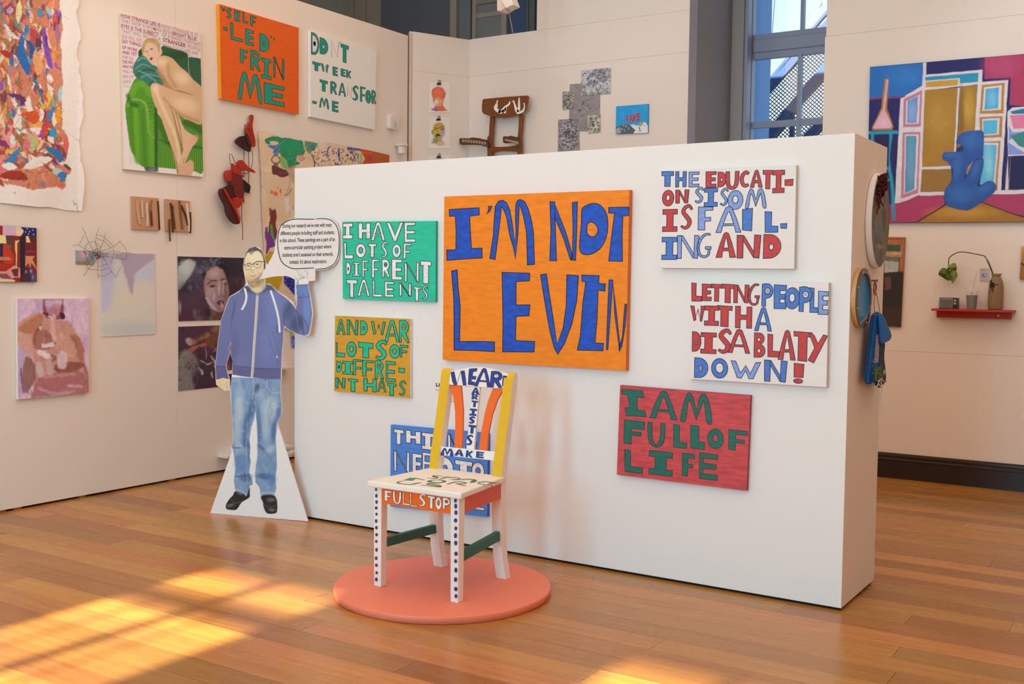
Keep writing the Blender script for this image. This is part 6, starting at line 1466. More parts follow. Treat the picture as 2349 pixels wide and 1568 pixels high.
for p, w_, c_ in ((Kq([(150, 650), (200, 640), (240, 670)]), 0, ''),): pass
for x, y, rx, ry in ((145, 675, 16, 18), (185, 690, 24, 24), (235, 665, 12, 24), (203, 628, 8, 10)): ar.ell(x * 1.589, y * 1.589, rx * 1.589, ry * 1.589, 'd85a22', .3)
ar.poly(Kq([(122, 830), (150, 860), (185, 850), (198, 930), (190, 1010), (205, 1090), (190, 1160), (160, 1170), (120, 1100), (118, 1010), (130, 950)]), '6d2c1c', 5, 1, True); ar.poly(Kq([(135, 1010), (155, 1020), (165, 1110), (180, 1160), (150, 1170), (138, 1090)]), '2f9440', 4, 1, True)
ar.poly(Kq([(85, 1040), (105, 1030), (110, 1080), (140, 1110), (175, 1180), (180, 1230), (130, 1250), (100, 1310), (90, 1300), (95, 1200), (78, 1120)]), '6a2f70', 5, 1, True)
ar.line(Kq([(275, 710), (310, 700), (340, 660), (350, 640)]), 10, '3a1820', 3); ar.line(Kq([(320, 480), (330, 600), (290, 700)]), 8, '4a2626', 3, .8); ar.line(Kq([(370, 810), (375, 850), (360, 820)]), 5, '221a1c'); ar.poly(Kq([(275, 740), (320, 730), (330, 850), (300, 900), (285, 800)]), 'd6c0ae', 9, .7)
for i in range(60): ar.ell(rw.uniform(60, 560), rw.uniform(760, 1600), rw.uniform(2, 6), rw.uniform(2, 6), rw.choice(['6a2a1c', '3a2420', '8a2a20', '4a6a3a']), .5, .8)
ar.poly([(100, 2100), (330, 2100), (390, 2300), (400, 2500), (330, 2700), (100, 2700)], 'b0860f', 8); ar.poly([(330, 2180), (420, 2350), (430, 2560), (640, 2800), (640, 2050), (420, 2050)], '111c6e', 6); ar.poly([(300, 2050), (420, 2080), (400, 2250), (330, 2330), (180, 2300), (180, 2060)], 'b58a12', 6, 1, True)
ar.tint('6f7ab8', 26, 14, .6, .75, .8, None, [(420, 2330), (600, 2330), (620, 2750), (440, 2700)]); ar.poly([(540, 3250), (610, 3250), (610, 3440), (540, 3440)], 'c09a20', 8); ar.poly([(540, 3440), (620, 3400), (620, 3620), (540, 3620)], '3a3f96', 8); ar.line([(560, 3450), (590, 3520), (570, 3600)], 12, 'c8b8c4', 5, .6)
ar.line([(60, 755), (500, 760)], 3, '8f7458', 2, .7); ar.mott(.06, 10, 22)
ar.build('painted_cloth', t, paintmat('oil_cloth', .04, 60, rough=.62, bump=.2), outline=outl)

# --- red deconstructed shoe hanging by its laces
SB = (490, 250, 5.058)
rb = mat('red_leather', 'b02a14', .5, noise=.12, scale=50); rdk = mat('dark_leather', '3a0f0e', .55, noise=.1, scale=50); bl_ = mat('black_rubber', '221c1c', .6); lace = mat('lace', '2a1a18', .8); sole = mat('shoe_sole', '4a1410', .6, noise=.1, scale=60)
c = LEFT.P(551, 548)
t = thing('dismantled_shoe', c, 'dismantled red and black shoe hanging in pieces from laces on the left wall', 'shoe')
def piece(name, pts, o0, o1, m, smooth=True, bev=.003):
    p = cr(SB, pts)
    if smooth: p = sm(p, True, 3)
    g = pprism(LEFT, p, o0, o1); return ob(name, g[0], g[1], m, t, bevel=bev)
piece('tongue', [(430, 75), (445, 66), (465, 75), (465, 120), (455, 180), (462, 250), (480, 320), (490, 390), (482, 438), (450, 425), (430, 370), (400, 300), (370, 265), (372, 230), (395, 200), (400, 160), (428, 155)], .02, .034, rb)
piece('tongue_lining', [(408, 80), (425, 70), (425, 150), (405, 155)], .018, .024, mat('lining', 'a08a78', .8))
for i in range(9): piece('seam', [(398 + i * 8, 228 + i * 20), (440 + i * 4, 222 + i * 20), (441 + i * 4, 226 + i * 20), (399 + i * 8, 233 + i * 20)], .034, .036, rdk, False, 0)
piece('heel_counter', [(258, 375), (300, 325), (340, 312), (385, 315), (400, 350), (412, 400), (436, 440), (430, 492), (395, 485), (350, 460), (300, 420)], .03, .05, rdk)
piece('eyelet_strip', [(372, 280), (395, 285), (400, 330), (415, 350), (418, 390), (438, 410), (440, 440), (415, 440), (395, 400), (385, 350), (370, 320)], .05, .058, bl_, False)
piece('quarter', [(270, 640), (290, 600), (330, 590), (350, 605), (380, 640), (420, 680), (460, 700), (492, 740), (440, 728), (380, 715), (330, 710), (290, 680)], .045, .06, rb)
piece('flap', [(213, 630), (250, 650), (290, 680), (320, 730), (355, 785), (330, 780), (280, 755), (240, 745), (218, 700)], .05, .066, rb)
piece('heel_cup', [(162, 760), (175, 720), (205, 705), (215, 740), (210, 800), (200, 840), (180, 835)], .02, .07, rb)
piece('vamp', [(215, 705), (280, 745), (330, 780), (345, 860), (356, 960), (350, 1040), (330, 1060), (290, 1040), (250, 1000), (230, 900), (205, 880), (205, 800)], .02, .065, mat('vamp_leather', '701810', .5, noise=.15, scale=20))
piece('side_panel', [(345, 815), (400, 860), (432, 895), (415, 972), (385, 960), (355, 930), (340, 870)], .02, .035, bl_)
piece('collar', [(120, 920), (180, 890), (235, 895), (245, 960), (240, 1020), (210, 1030), (180, 980), (150, 940)], .03, .06, rdk)
piece('toe_cap', [(235, 1040), (280, 1020), (320, 1040), (345, 1030), (352, 1060), (320, 1120), (280, 1150), (245, 1130)], .03, .08, rb)
piece('sole', [(85, 950), (100, 925), (125, 925), (150, 980), (190, 1050), (230, 1110), (270, 1180), (305, 1250), (312, 1310), (290, 1335), (250, 1325), (200, 1270), (165, 1200), (150, 1120), (110, 1040), (88, 990)], .05, .085, sole)
piece('welt', [(118, 925), (135, 925), (175, 985), (215, 1060), (255, 1130), (295, 1220), (313, 1290), (300, 1300), (270, 1220), (225, 1130), (180, 1050), (140, 975)], .04, .095, rb)
def lac(pts, r=.0022, m=lace, o0=.03, o1=.06):
    p = sm(cr(SB, pts), False, 3); n = len(p)
    g = tubeg([LEFT.P(a[0], a[1], o0 + (o1 - o0) * math.sin(i / (n - 1) * math.pi)) for i, a in enumerate(p)], r, 5); ob('lace', g[0], g[1], m, t, smooth=True)
lac([(380, 235), (362, 180), (358, 300), (355, 420), (350, 560), (355, 700), (350, 790)]); lac([(405, 450), (408, 600), (410, 750), (408, 860), (420, 990)], .0028, mat('lace_red', '5a1a14', .7))
lac([(440, 480), (455, 540), (450, 620), (430, 690)]); lac([(210, 700), (190, 600), (183, 535), (210, 530), (240, 600), (270, 660)]); lac([(300, 690), (340, 740), (390, 745), (410, 730)]); lac([(330, 1100), (325, 1250), (338, 1400), (336, 1520)], .0028, mat('lace_red', '5a1a14', .7)); lac([(260, 1150), (300, 1200), (312, 1280)], .0016); lac([(205, 880), (200, 800), (210, 700)], .002); lac([(345, 1000), (352, 1060), (350, 1090)], .003)

# --- white detectors near the corner
plast = mat('white_plastic', 'e8e6e2', .4)
p4 = lambda x, y: (440 + x / 3.92, y / 3.92)
c = LEFT.P(*p4(1825, 1160))
t = thing('motion_sensor', c, 'small rounded white sensor box on the left wall near the corner', 'sensor')
pts = np.array([p4(*v) for v in sm([(1790, 1040), (1810, 1030), (1850, 1035), (1865, 1060), (1862, 1140), (1845, 1160), (1800, 1158), (1788, 1130)], True, 3)])
g = pprism(LEFT, pts, .0, .05); ob('housing', g[0], g[1], plast, t, bevel=.004)
pts = np.array([p4(*v) for v in ell(1832, 1118, 18, 26, 14)]); g = pprism(LEFT, pts, .05, .054); ob('lens', g[0], g[1], mat('lens_grey', 'cdd3d8', .3), t, bevel=.001)
c = LEFT.P(937, 356)
t = thing('camera_bracket', c, 'round-topped white camera bracket fixed in the wall corner above the partition', 'bracket')
pc2 = LEFT.P(921, 334, .05); 
V, F = latheg(pc2, [(.012, -.075), (.03, -.074), (.034, -.07), (.036, -.012), (.05, -.008), (.058, 0), (.058, .012), (.03, .016)], 20)
ob('mount', V, F, plast, t, smooth=False)
V, F = boxg(LX, pc2[0], pc2[1] - .015, pc2[1] + .015, pc2[2] - .008, pc2[2] + .012); ob('arm', V, F, plast, t, bevel=.003)

# --- two white wall shelves behind the cutout
for (x0, x1, yy, lab, nm) in ((526, 674, 849, 'upper white wall shelf seen either side of the cutout at hand height', 0), (519, 672, 1036, 'lower white wall shelf seen either side of the cutout at knee height', 1)):
    a = LEFT.P(x0, yy, .10); b_ = LEFT.P(x1, yy, .10)
    z = float((a[2] + b_[2]) / 2); y0, y1 = float(a[1]), float(b_[1])
    t = thing('wall_shelf', (LX, (y0 + y1) / 2, z), lab, 'shelf', 'white shelves behind the cutout')
    box('board', (LX + .001, LX + .11, y0, y1, z - .006, z + .012), plast, t, bevel=.002)
    if nm == 0:
        g = prismg([(LX + .002, y1 - .16, z - .007), (LX + .10, y1 - .16, z - .007), (LX + .002, y1 - .16, z - .14)], [(LX + .002, y1 - .148, z - .007), (LX + .10, y1 - .148, z - .007), (LX + .002, y1 - .148, z - .14)])
        ob('bracket', g[0], g[1], plast, t)
    else:
        cc = LEFT.P(660, 1037, .09)
        V, F = latheg((cc[0], cc[1], cc[2]), [(.03, -.035), (.05, -.03), (.062, -.01), (.066, .01), (.05, .012)], 18); ob('scalloped_bracket', V, F, plast, t)
# ================================================================== BACK WALLS: works beyond the partition
HC = (880, 160, 6.525)
clipm = mat('bulldog_clip', '4a3a2c', .35, .8)
def hang_clip(pl, c_, x, y):
    p = cr(c_, [(x, y)])[0]; q = pl.P(p[0], p[1], 0)
    t = thing('bulldog_clip', q, {720: 'bulldog clip holding the red and orange head drawing', 1250: 'bulldog clip holding the yellow head drawing', 1830: 'bulldog clip'}.get(int(y), 'bulldog clip holding the lowest head drawing, just above the partition'), 'clip', 'clips above the head drawings')
    g = pprism(pl, cr(c_, [(x - 28, y - 10), (x + 26, y - 12), (x + 28, y + 18), (x - 30, y + 20)]), .001, .016); ob('jaw', g[0], g[1], clipm, t, bevel=.002)
    pp = sm(cr(c_, [(x - 14, y - 8), (x - 12, y - 40), (x + 6, y - 48), (x + 16, y - 30), (x + 4, y - 16), (x + 20, y - 40)]), False, 3)
    g = tubeg([pl.P(a[0], a[1], .012) for a in pp], .0025, 5); ob('handle', g[0], g[1], clipm, t)
paper = mat('drawing_paper', 'ded2cc', .8)
for qd, lab, n_ in (([(680, 186), (992, 183), (992, 636), (674, 640)], 'watercolour head in red and orange on white paper, top of the column', 0),
                    ([(690, 712), (998, 716), (992, 1176), (665, 1180)], 'watercolour yellow head with an open dark mouth on white paper', 1),
                    ([(688, 1288), (1012, 1276), (1015, 1740), (670, 1750)], 'head drawing whose top edge just shows above the partition', 2)):
    p = cr(HC, qd); t = sheet_thing(ANGL, (float(p[:, 0].mean()), float(p[3][1])), 'head_drawing', lab, 'drawing', 'column of three head drawings')
    backing(ANGL, p, .003, paper, t, 'paper', 0)
    ar = Art(ANGL, .0035, p, HC, step=1.0 if n_ < 2 else 2.5, warp=5, wsc=26, seed=30 + n_)
    ar.fill('d6c9c6')
    if n_ == 0:
        hd_ = [(722, 340), (735, 290), (780, 262), (840, 255), (890, 280), (915, 330), (928, 370), (915, 420), (895, 470), (895, 530), (920, 580), (960, 612), (840, 616), (715, 608), (755, 570), (770, 520), (750, 470), (735, 410)]
        ar.poly(hd_, 'c8603c', 5, 1, True); ar.ell(820, 330, 80, 60, 'd6684a', .7, .8); ar.ell(820, 480, 70, 60, 'd99a64', .7, .8); ar.ell(790, 480, 26, 40, 'd8d0d0', .7, .8); ar.ell(770, 590, 50, 26, '7a5c94', .7, .8); ar.ell(880, 580, 40, 30, 'c8604c', .8, .7)
        ar.line([(735, 300), (725, 380), (755, 480)], 8, 'b83a30', 4, .8); ar.line([(915, 330), (925, 370), (900, 420)], 10, '8a2c3c', 4, .8); ar.line([(850, 425), (880, 420)], 8, '6a5a3c', 4); ar.line([(770, 455), (810, 450)], 8, '6a6a7c', 4, .8); ar.line([(820, 440), (825, 490), (800, 520)], 6, 'a87a54', 4, .8); ar.line([(780, 605), (900, 612)], 5, '8c3430', 3)
    elif n_ == 1:
        hd_ = [(722, 940), (740, 860), (780, 805), (840, 788), (890, 810), (915, 860), (915, 920), (890, 990), (870, 1040), (915, 1110), (900, 1130), (830, 1130), (740, 1100), (712, 1105), (745, 1070), (750, 1010)]
        ar.poly(hd_, 'b5963a', 5, 1, True); ar.ell(820, 840, 70, 40, 'c07a34', .8, .6); ar.ell(885, 940, 32, 70, 'a98a9a', .7, .9); ar.ell(770, 950, 40, 60, 'b3a040', .8, .7); ar.ell(780, 1060, 50, 34, '5f7a74', .8, .8); ar.ell(860, 1100, 50, 30, 'd0a48c', .8, .8)
        ar.ell(815, 985, 36, 28, '1c1620', .3); ar.ell(820, 998, 16, 7, 'c4b8c0', .5, .9); ar.line([(765, 860), (800, 880), (830, 870)], 9, '33261c', 3); ar.line([(850, 875), (885, 850), (895, 885)], 9, '33261c', 3); ar.ell(775, 893, 12, 11, '241a18', .4); ar.ell(875, 893, 16, 10, '5c2a2c', .4); ar.line([(812, 900), (805, 940), (830, 945)], 5, '6a4a2a', 3); ar.poly([(715, 910), (735, 905), (742, 960), (722, 955)], '5a4c6a', 4); ar.line([(722, 1100), (745, 1070)], 10, '3c5a54', 4)
    else:
        ar.ell(835, 1420, 110, 90, '8a7f78', .5); ar.ell(835, 1425, 95, 80, 'c9b8a8', .5)
    ar.mott(.06, 12, 5); ar.build('watercolour', t)
for x, y in ((835, 205), (828, 738), (832, 1300)): hang_clip(ANGL, HC, x, y)
# fix clip labels
for o in [o for o in bpy.data.objects if o.name.startswith('bulldog_clip')]:
    z = o.location.z
    o['label'] = 'metal bulldog clip above the red head drawing' if z > 3.1 else ('metal bulldog clip above the yellow head drawing' if z > 2.75 else 'metal bulldog clip showing just above the partition')

# --- stripped wooden armchair hung on the wall
WC = (1040, 200, 5.43); wood = mat('teak', '7a4212', .42, noise=.22, scale=8, stretch=(1, 1, 9)); wdk = mat('teak_dark', '5f3110', .45, noise=.2, scale=8, stretch=(9, 1, 1))
t = sheet_thing(BACK, (1160, 420), 'hanging_armchair', 'seatless brown wooden armchair hung on the wall, white falling figures painted on its backrest', 'chair')
def wp(name, pts, o0, o1, m=wood, smooth=False, par=None, bev=.004):
    p = cr(WC, pts); p = sm(p, True, 3) if smooth else p
    g = pprism(BACK, p, o0, o1); return ob(name, g[0], g[1], m, par or t, bevel=bev)
wp('rear_post', [(455, 355), (500, 365), (492, 480), (483, 640), (478, 740), (484, 810), (482, 1100), (425, 1100), (422, 860), (420, 740), (420, 620), (440, 600), (446, 480)], .05, .085)
wp('rear_post', [(815, 330), (858, 335), (852, 480), (842, 620), (843, 760), (840, 1100), (795, 1100), (793, 800), (800, 620), (810, 480)], .05, .085)
wp('cross_rail', [(478, 736), (560, 742), (680, 738), (800, 722), (805, 800), (700, 795), (580, 795), (480, 812)], .055, .08)
wp('backrest', [(360, 160), (375, 145), (640, 120), (900, 103), (925, 104), (937, 120), (925, 190), (895, 290), (840, 330), (740, 360), (630, 378), (540, 375), (440, 355), (375, 330), (355, 305), (352, 230)], .088, .108)
wp('armrest', [(72, 645), (85, 632), (190, 635), (235, 624), (310, 632), (390, 650), (425, 690), (425, 745), (330, 720), (250, 712), (85, 714), (75, 700)], .085, .13, wdk)
wp('armrest', [(613, 625), (625, 608), (680, 612), (710, 602), (780, 618), (810, 650), (815, 740), (760, 700), (700, 690), (625, 694), (615, 680)], .085, .13, wdk)
wp('stretcher', [(482, 1040), (800, 1030), (800, 1075), (482, 1085)], .055, .08)
dk = Deck(BACK, .1085, WC, .5, 'd8d0cc')
wfc = 'ded8d6'
st2 = lambda p, w_: dk.stroke(p, w_, wfc, False)
st2([(550, 165), (542, 195), (535, 225), (525, 260), (550, 290), (590, 310)], [22, 14, 36, 42, 40, 34]); st2([(560, 300), (600, 305), (640, 250), (690, 215), (705, 175)], [40, 44, 26, 24, 12]); st2([(600, 305), (635, 290), (655, 260), (640, 325)], [30, 30, 20, 24])
st2([(745, 165), (762, 210), (780, 270), (800, 310)], [22, 20, 34, 44]); st2([(820, 125), (818, 180), (818, 240), (810, 300)], [10, 24, 28, 40]); st2([(790, 310), (830, 312), (870, 290), (885, 230), (876, 195)], [46, 34, 24, 12, 14])
dk.build('painted_figures', t, paintmat('matt_print', 0, rough=.45))
dk = Deck(BACK, .1305, WC, .9, 'c9b0a0')
rz = random.Random(6)
for i in range(9):
    x = 122 + i * 34; y = 660 + i * 3 + (8 if i > 6 else 0); dk.rib(cr(WC, ell(x, y + 6, 11, 17, 7)), .9, 'b79c8c', True); dk.rib(cr(WC, [(x - 8, y - 10), (x + 8, y + 20)]), .8, 'b79c8c', False)
for i in range(17):
    x = 645 + i * 10; y = 642 + i * 2.2; dk.rib(cr(WC, [(x, y), (x + 4, y + 22 + i * .8)]), .8, 'c0a898', False)
dk.build('carved_marks', t, paintmat('matt_print', 0, rough=.45))

# --- cluster of grey speckled prints
GC = (1240, 130, 6.817)
def spk(qd, base, lab, seed, dens, off, dark='1e1a1a', soft_region=None, pale='cfc6c0'):
    p = cr(GC, qd); t = sheet_thing(BACK, (float((p[2][0] + p[3][0]) / 2), float(p[3][1])), 'speckled_print', lab, 'print', 'cluster of grey speckled prints')
    backing(BACK, p, off, mat('print_paper', 'd8ccc4', .8), t, 'paper', 0)
    ar = Art(BACK, off + .0005, p, GC, step=.95, seed=seed)
    ar.fill(base); x0, y0 = np.min(qd, 0); x1, y1 = np.max(qd, 0); r_ = random.Random(seed)
    ar.tint('6a625e' if dens > .5 else '8a7f7c', 60, seed, .42, .62, .75, None, soft_region); ar.mott(.22 if dens > .5 else .1, 9, seed + 3)
    cx, cy_ = (x0 + x1) / 2, (y0 + y1) / 2
    for i in range(int(160 * dens)):
        x = r_.gauss(cx, (x1 - x0) / 4.2); y = r_.gauss(cy_, (y1 - y0) / 4.2)
        if not (x0 + 6 < x < x1 - 6 and y0 + 6 < y < y1 - 6): continue
        if r_.random() < .52: ar.ell(x, y, r_.uniform(4, 13), r_.uniform(4, 13), dark, .5, .85)
        else: ar.ell(x, y, r_.uniform(3, 8), r_.uniform(3, 8), pale, .5, .8)
    ar.build('print', t)
spk([(457, 430), (932, 395), (928, 1160), (442, 1172)], '85746f', 'large mid-grey speckled print at the back of the cluster', 1, .45, .003, pale='b8aaa8')
spk([(640, 215), (1098, 168), (1092, 575), (632, 608)], 'b3a9a6', 'light grey clustered print, highest of the cluster', 2, 1.5, .008)
spk([(342, 548), (524, 535), (520, 808), (342, 830)], '9a9078', 'small speckled print at the left of the cluster', 3, 1.0, .008)
spk([(738, 918), (936, 903), (936, 1180), (745, 1200)], 'b0a288', 'small speckled print at the lower right of the cluster', 4, 1.1, .008, pale='e0d8c8')
spk([(275, 985), (600, 962), (610, 1460), (270, 1480)], '8f817e', 'dark blotched print, lowest of the cluster', 5, 2.2, .008)

# --- FAKE mountain painting
t = sheet_thing(BACK, (1448, 305), 'mountain_painting', 'small blue painting of snowy mountains with red word FAKE', 'painting')
qf = [(1182, 776), (1686, 736), (1680, 1190), (1174, 1208)]
backing(BACK, cr(GC, qf), .016, mat('canvas_blue_edge', '1f7fb4', .6), t)
ar = Art(BACK, .0165, cr(GC, qf), GC, step=.9, warp=3, wsc=14, seed=4)
ar.fill('1187c4'); ar.tint('3a9ad0', 60, 3, .5, .7, .4); ar.poly([(1174, 1210), (1175, 1110), (1240, 1080), (1310, 1045), (1380, 1060), (1450, 1065), (1510, 1080), (1580, 990), (1620, 1015), (1680, 1090), (1682, 1195)], '4b5054', 3)
ar.poly([(1400, 1065), (1460, 1060), (1510, 1080), (1580, 1010), (1640, 1030), (1680, 1090), (1682, 1195), (1450, 1200), (1480, 1150)], 'cfc8c2', 4); ar.poly([(1520, 1070), (1580, 1000), (1620, 1020), (1560, 1090)], '8c8884', 4); ar.poly([(1530, 1090), (1550, 1100), (1570, 1170), (1545, 1160)], '6a6a6c', 3); ar.poly([(1174, 1130), (1240, 1100), (1260, 1190), (1174, 1208)], '8a8f92', 6)
for x, y in ((1300, 1070), (1340, 1090), (1310, 1150), (1380, 1120), (1270, 1130)): ar.ell(x, y, 12, 18, '9aa0a4', .6, .7)
for x, y in ((1600, 1060), (1630, 1080), (1575, 1085)): ar.ell(x, y, 5, 10, '55555a', .5)
ar.mott(.06, 10, 3); ar.build('painted_face', t)
dk = Deck(BACK, .0168, GC, .6, 'b01c2c')
for ch, x0, y0, x1, y1, kw in (('F', 1342, 918, 1388, 1028, k(.36, .2)), ('A', 1388, 905, 1448, 1018, k(.3, .2)), ('K', 1450, 895, 1502, 1008, k(.36)), ('E', 1506, 882, 1556, 1000, k(.4, .2))): dk.letter(ch, x0, y0, x1, y1, 'b91c2a', out=False, hole='1187c4', **kw)
dk.build('lettering', t)

# ================================================================== RIGHT: large modern interior painting
RC = (1900, 100, 3.41)
qr = [(327, 182), (1700, 66), (1700, 1390), (300, 1400)]
t = sheet_thing(BACK, (2200, 509), 'interior_painting', 'large bright painting of a twisting blue figure among gold, pink and white frames', 'painting')
backing(BACK, cr(RC, qr), .03, mat('canvas_navy_edge', '1c2a6a', .6), t)
ar = Art(BACK, .0306, cr(RC, qr), RC, step=1.05, warp=2, wsc=60, seed=5)
Wf = 'c9b8b2'
ar.fill('0d0d4e')
for p, c_ in (([(320, 180), (745, 150), (742, 330), (590, 410), (315, 430)], '0f5c9c'), ([(315, 428), (600, 410), (600, 422), (315, 440)], '7a2048'), ([(1225, 100), (1700, 60), (1700, 500), (1420, 480), (1425, 265), (1222, 275)], '9c2a4c'),
              ([(742, 150), (768, 148), (762, 345), (735, 345)], Wf), ([(755, 245), (1205, 202), (1200, 690), (1145, 700), (1165, 320), (760, 365), (735, 960), (720, 1180), (565, 1250), (520, 1250), (565, 430), (735, 330), (757, 345)], Wf), ([(760, 262), (1175, 225), (1170, 300), (1030, 312), (1028, 268), (762, 292)], '0c7d98'), ([(765, 300), (1015, 278), (1012, 328), (762, 342)], 'b8862f'),
              ([(755, 365), (1012, 345), (1000, 800), (985, 950), (732, 965)], '9a6a1a'), ([(1032, 335), (1168, 325), (1145, 690), (1010, 820)], '94651a'), ([(732, 985), (960, 975), (975, 1150), (722, 1158)], '8a5f22'), ([(1012, 345), (1030, 345), (1000, 850), (985, 850)], Wf), ([(720, 965), (960, 955), (960, 978), (720, 985)], Wf), ([(715, 1160), (1700, 1140), (1700, 1172), (715, 1190)], Wf),
              ([(1195, 300), (1408, 282), (1385, 1150), (1200, 1150), (1215, 700), (1185, 680)], Wf), ([(1200, 322), (1380, 305), (1370, 545), (1185, 550)], 'a8702a'), ([(1220, 340), (1358, 325), (1350, 515), (1205, 528)], Wf), ([(1232, 352), (1335, 342), (1328, 505), (1222, 518)], '3f8fb2'), ([(1182, 575), (1365, 565), (1358, 732), (1190, 738)], 'a8702a'), ([(1205, 590), (1342, 582), (1335, 712), (1205, 720)], Wf), ([(1212, 602), (1325, 597), (1320, 705), (1214, 710)], '4b9cc0'),
              ([(1215, 765), (1348, 762), (1322, 1150), (1200, 1150)], 'a8702a'), ([(1215, 775), (1330, 778), (1305, 1150), (1195, 1150)], Wf), ([(1218, 790), (1318, 792), (1295, 1120), (1185, 1100)], '4f9cc4'), ([(1408, 282), (1422, 265), (1402, 660), (1385, 1145), (1352, 1145)], '0d0d4e'),
              ([(590, 435), (735, 362), (722, 650), (585, 655)], 'b5687c'), ([(610, 450), (718, 395), (708, 625), (605, 632)], Wf), ([(622, 445), (702, 408), (692, 618), (615, 622)], '5f83a8'), ([(582, 695), (722, 688), (702, 1170), (568, 1212)], 'b5687c'), ([(600, 712), (708, 708), (690, 1140), (590, 1178)], Wf), ([(608, 722), (690, 720), (672, 1138), (598, 1170)], '4b7f92'),
              ([(480, 1260), (560, 1245), (715, 1190), (905, 1185), (910, 1262), (700, 1395), (480, 1400)], '9c2f50'), ([(1210, 1180), (1700, 1172), (1700, 1380), (1350, 1310), (1205, 1245)], '9c2f50'), ([(690, 1398), (920, 1262), (1210, 1245), (1480, 1340), (1700, 1392), (1700, 1405)], '94621c'),
              ([(1400, 530), (1440, 500), (1700, 480), (1700, 870), (1405, 880), (1385, 1145), (1700, 1140), (1700, 900), (1425, 890), (1410, 1140)], Wf), ([(1425, 890), (1700, 880), (1700, 1140), (1412, 1142)], '0a0a40'), ([(1420, 560), (1700, 550), (1700, 650), (1450, 665)], 'cc6a84'), ([(1425, 530), (1540, 505), (1700, 505), (1700, 545), (1440, 550)], '0c6a80'), ([(1412, 640), (1440, 690), (1500, 690), (1412, 760)], '7484b8'), ([(1420, 720), (1530, 685), (1700, 680), (1700, 870), (1490, 800)], '2f7470'), ([(1408, 770), (1530, 850), (1700, 850), (1700, 866), (1408, 868)], '7484b8')):
    ar.poly(p, c_, 2.6)
ar.ell(600, 250, 120, 70, '2f74ae', .8, .5); ar.ell(870, 600, 90, 150, 'b08030', .8, .5); ar.ell(1100, 500, 40, 120, 'c09530', .8, .6); ar.ell(1040, 560, 20, 200, '6a4410', .8, .6); ar.ell(1060, 1320, 220, 40, 'c08a30', .8, .6); ar.ell(1350, 170, 120, 80, 'b04868', .8, .5); ar.ell(1280, 430, 35, 60, '7ab4cc', .8, .6); ar.ell(655, 530, 30, 70, '8a98bc', .8, .6); ar.ell(645, 930, 28, 160, '6f93ac', .8, .6); ar.ell(1255, 930, 30, 130, '8ec0dc', .8, .6)
ar.line([(690, 1398), (920, 1258)], 10, '2a1a20', 3); ar.line([(1205, 1243), (1500, 1348), (1700, 1392)], 9, '2a1a20', 3); ar.line([(320, 435), (600, 416)], 8, '8a2448', 3)
ar.poly([(440, 275), (474, 275), (460, 510), (512, 650), (500, 675), (350, 678), (338, 660), (415, 505)], 'a0681c', 3); ar.poly([(452, 285), (468, 285), (445, 520), (500, 640), (490, 660), (355, 665), (350, 650), (430, 505)], 'c9929c', 3); ar.ell(430, 620, 40, 30, 'd4a6a8', .8, .6)
ar.line([(310, 698), (535, 692)], 26, '148094', 4); ar.line([(345, 700), (350, 1000)], 22, '148094', 4); ar.line([(490, 700), (470, 900), (500, 1100), (512, 1370)], 26, '148094', 4, smooth=True); ar.line([(470, 975), (440, 975)], 20, '148094', 4); ar.line([(470, 1065), (400, 1070)], 20, '148094', 4); ar.poly([(368, 718), (478, 716), (472, 960), (372, 960)], '0a0a3c', 5)
bf = [(1002, 775), (1030, 715), (1100, 688), (1205, 684), (1215, 760), (1205, 900), (1160, 900), (1080, 1010), (1075, 1050), (1140, 925), (1200, 902), (1215, 915), (1205, 1000), (1170, 1100), (1190, 1110), (1250, 1075), (1300, 1090), (1312, 1135), (1280, 1180), (1200, 1240), (1110, 1295), (1060, 1303), (980, 1285), (920, 1255), (908, 1160), (960, 1080), (975, 990), (940, 930), (900, 905), (895, 870), (920, 850), (1000, 848), (1055, 830), (1040, 790)]
ar.poly(bf, '1c4684', 4, 1, True); ar.poly([(1080, 1010), (1095, 960), (1135, 920), (1110, 980), (1085, 1030)], 'b08030', 3)
for x, y, rx, ry, ro in ((1120, 760, 60, 60, 0), (960, 870, 50, 20, 0), (1010, 960, 30, 80, 10), (1030, 1180, 90, 60, 0), (1230, 1130, 60, 26, -30), (1150, 990, 20, 70, 20)): ar.ell(x, y, rx, ry, '3a6ea8', .9, .4, ro)
for p in (bf,): ar.line([(a, b_) for a, b_ in sm(p, True, 3)] + [p[0]], 5, '0f2450', 3, .7, smooth=False)
ar.mott(.08, 50, 6); ar.mott(.05, 14, 9)
ar.build('painted_face', t)

# --- tall dark framed picture, plant shelf and neighbours
R2 = (1920, 360, 2.613)
t = sheet_thing(BACK, (2055, 749), 'narrow_picture', 'tall narrow dark picture in an orange wooden border beside the partition end', 'picture')
q2 = [(225, 478), (408, 480), (382, 1018), (225, 1010)]
backing(BACK, cr(R2, q2), .024, mat('frame_orange', 'a35a26', .6), t, 'frame')
ar = Art(BACK, .0246, cr(R2, q2), R2, step=1.0, warp=2, wsc=12, seed=5)
ar.fill('3a2820')
for p, c_ in (([(225, 478), (408, 480), (405, 525), (225, 525)], 'a05a2a'), ([(225, 525), (385, 528), (382, 560), (225, 560)], '2f4a30'), ([(385, 480), (408, 480), (400, 690), (372, 690)], '9a5a34'), ([(225, 560), (390, 565), (385, 600), (225, 595)], 'a8734f'), ([(225, 600), (372, 600), (365, 700), (225, 700)], '5a5a54'), ([(285, 620), (370, 628), (366, 690), (285, 690)], 'a09a8c'), ([(225, 700), (395, 685), (390, 900), (225, 900)], '241d1c'), ([(225, 900), (388, 895), (382, 1018), (225, 1010)], '35221a'), ([(285, 720), (320, 715), (325, 790), (290, 800)], '5c3a30')): ar.poly(p, c_, 3)
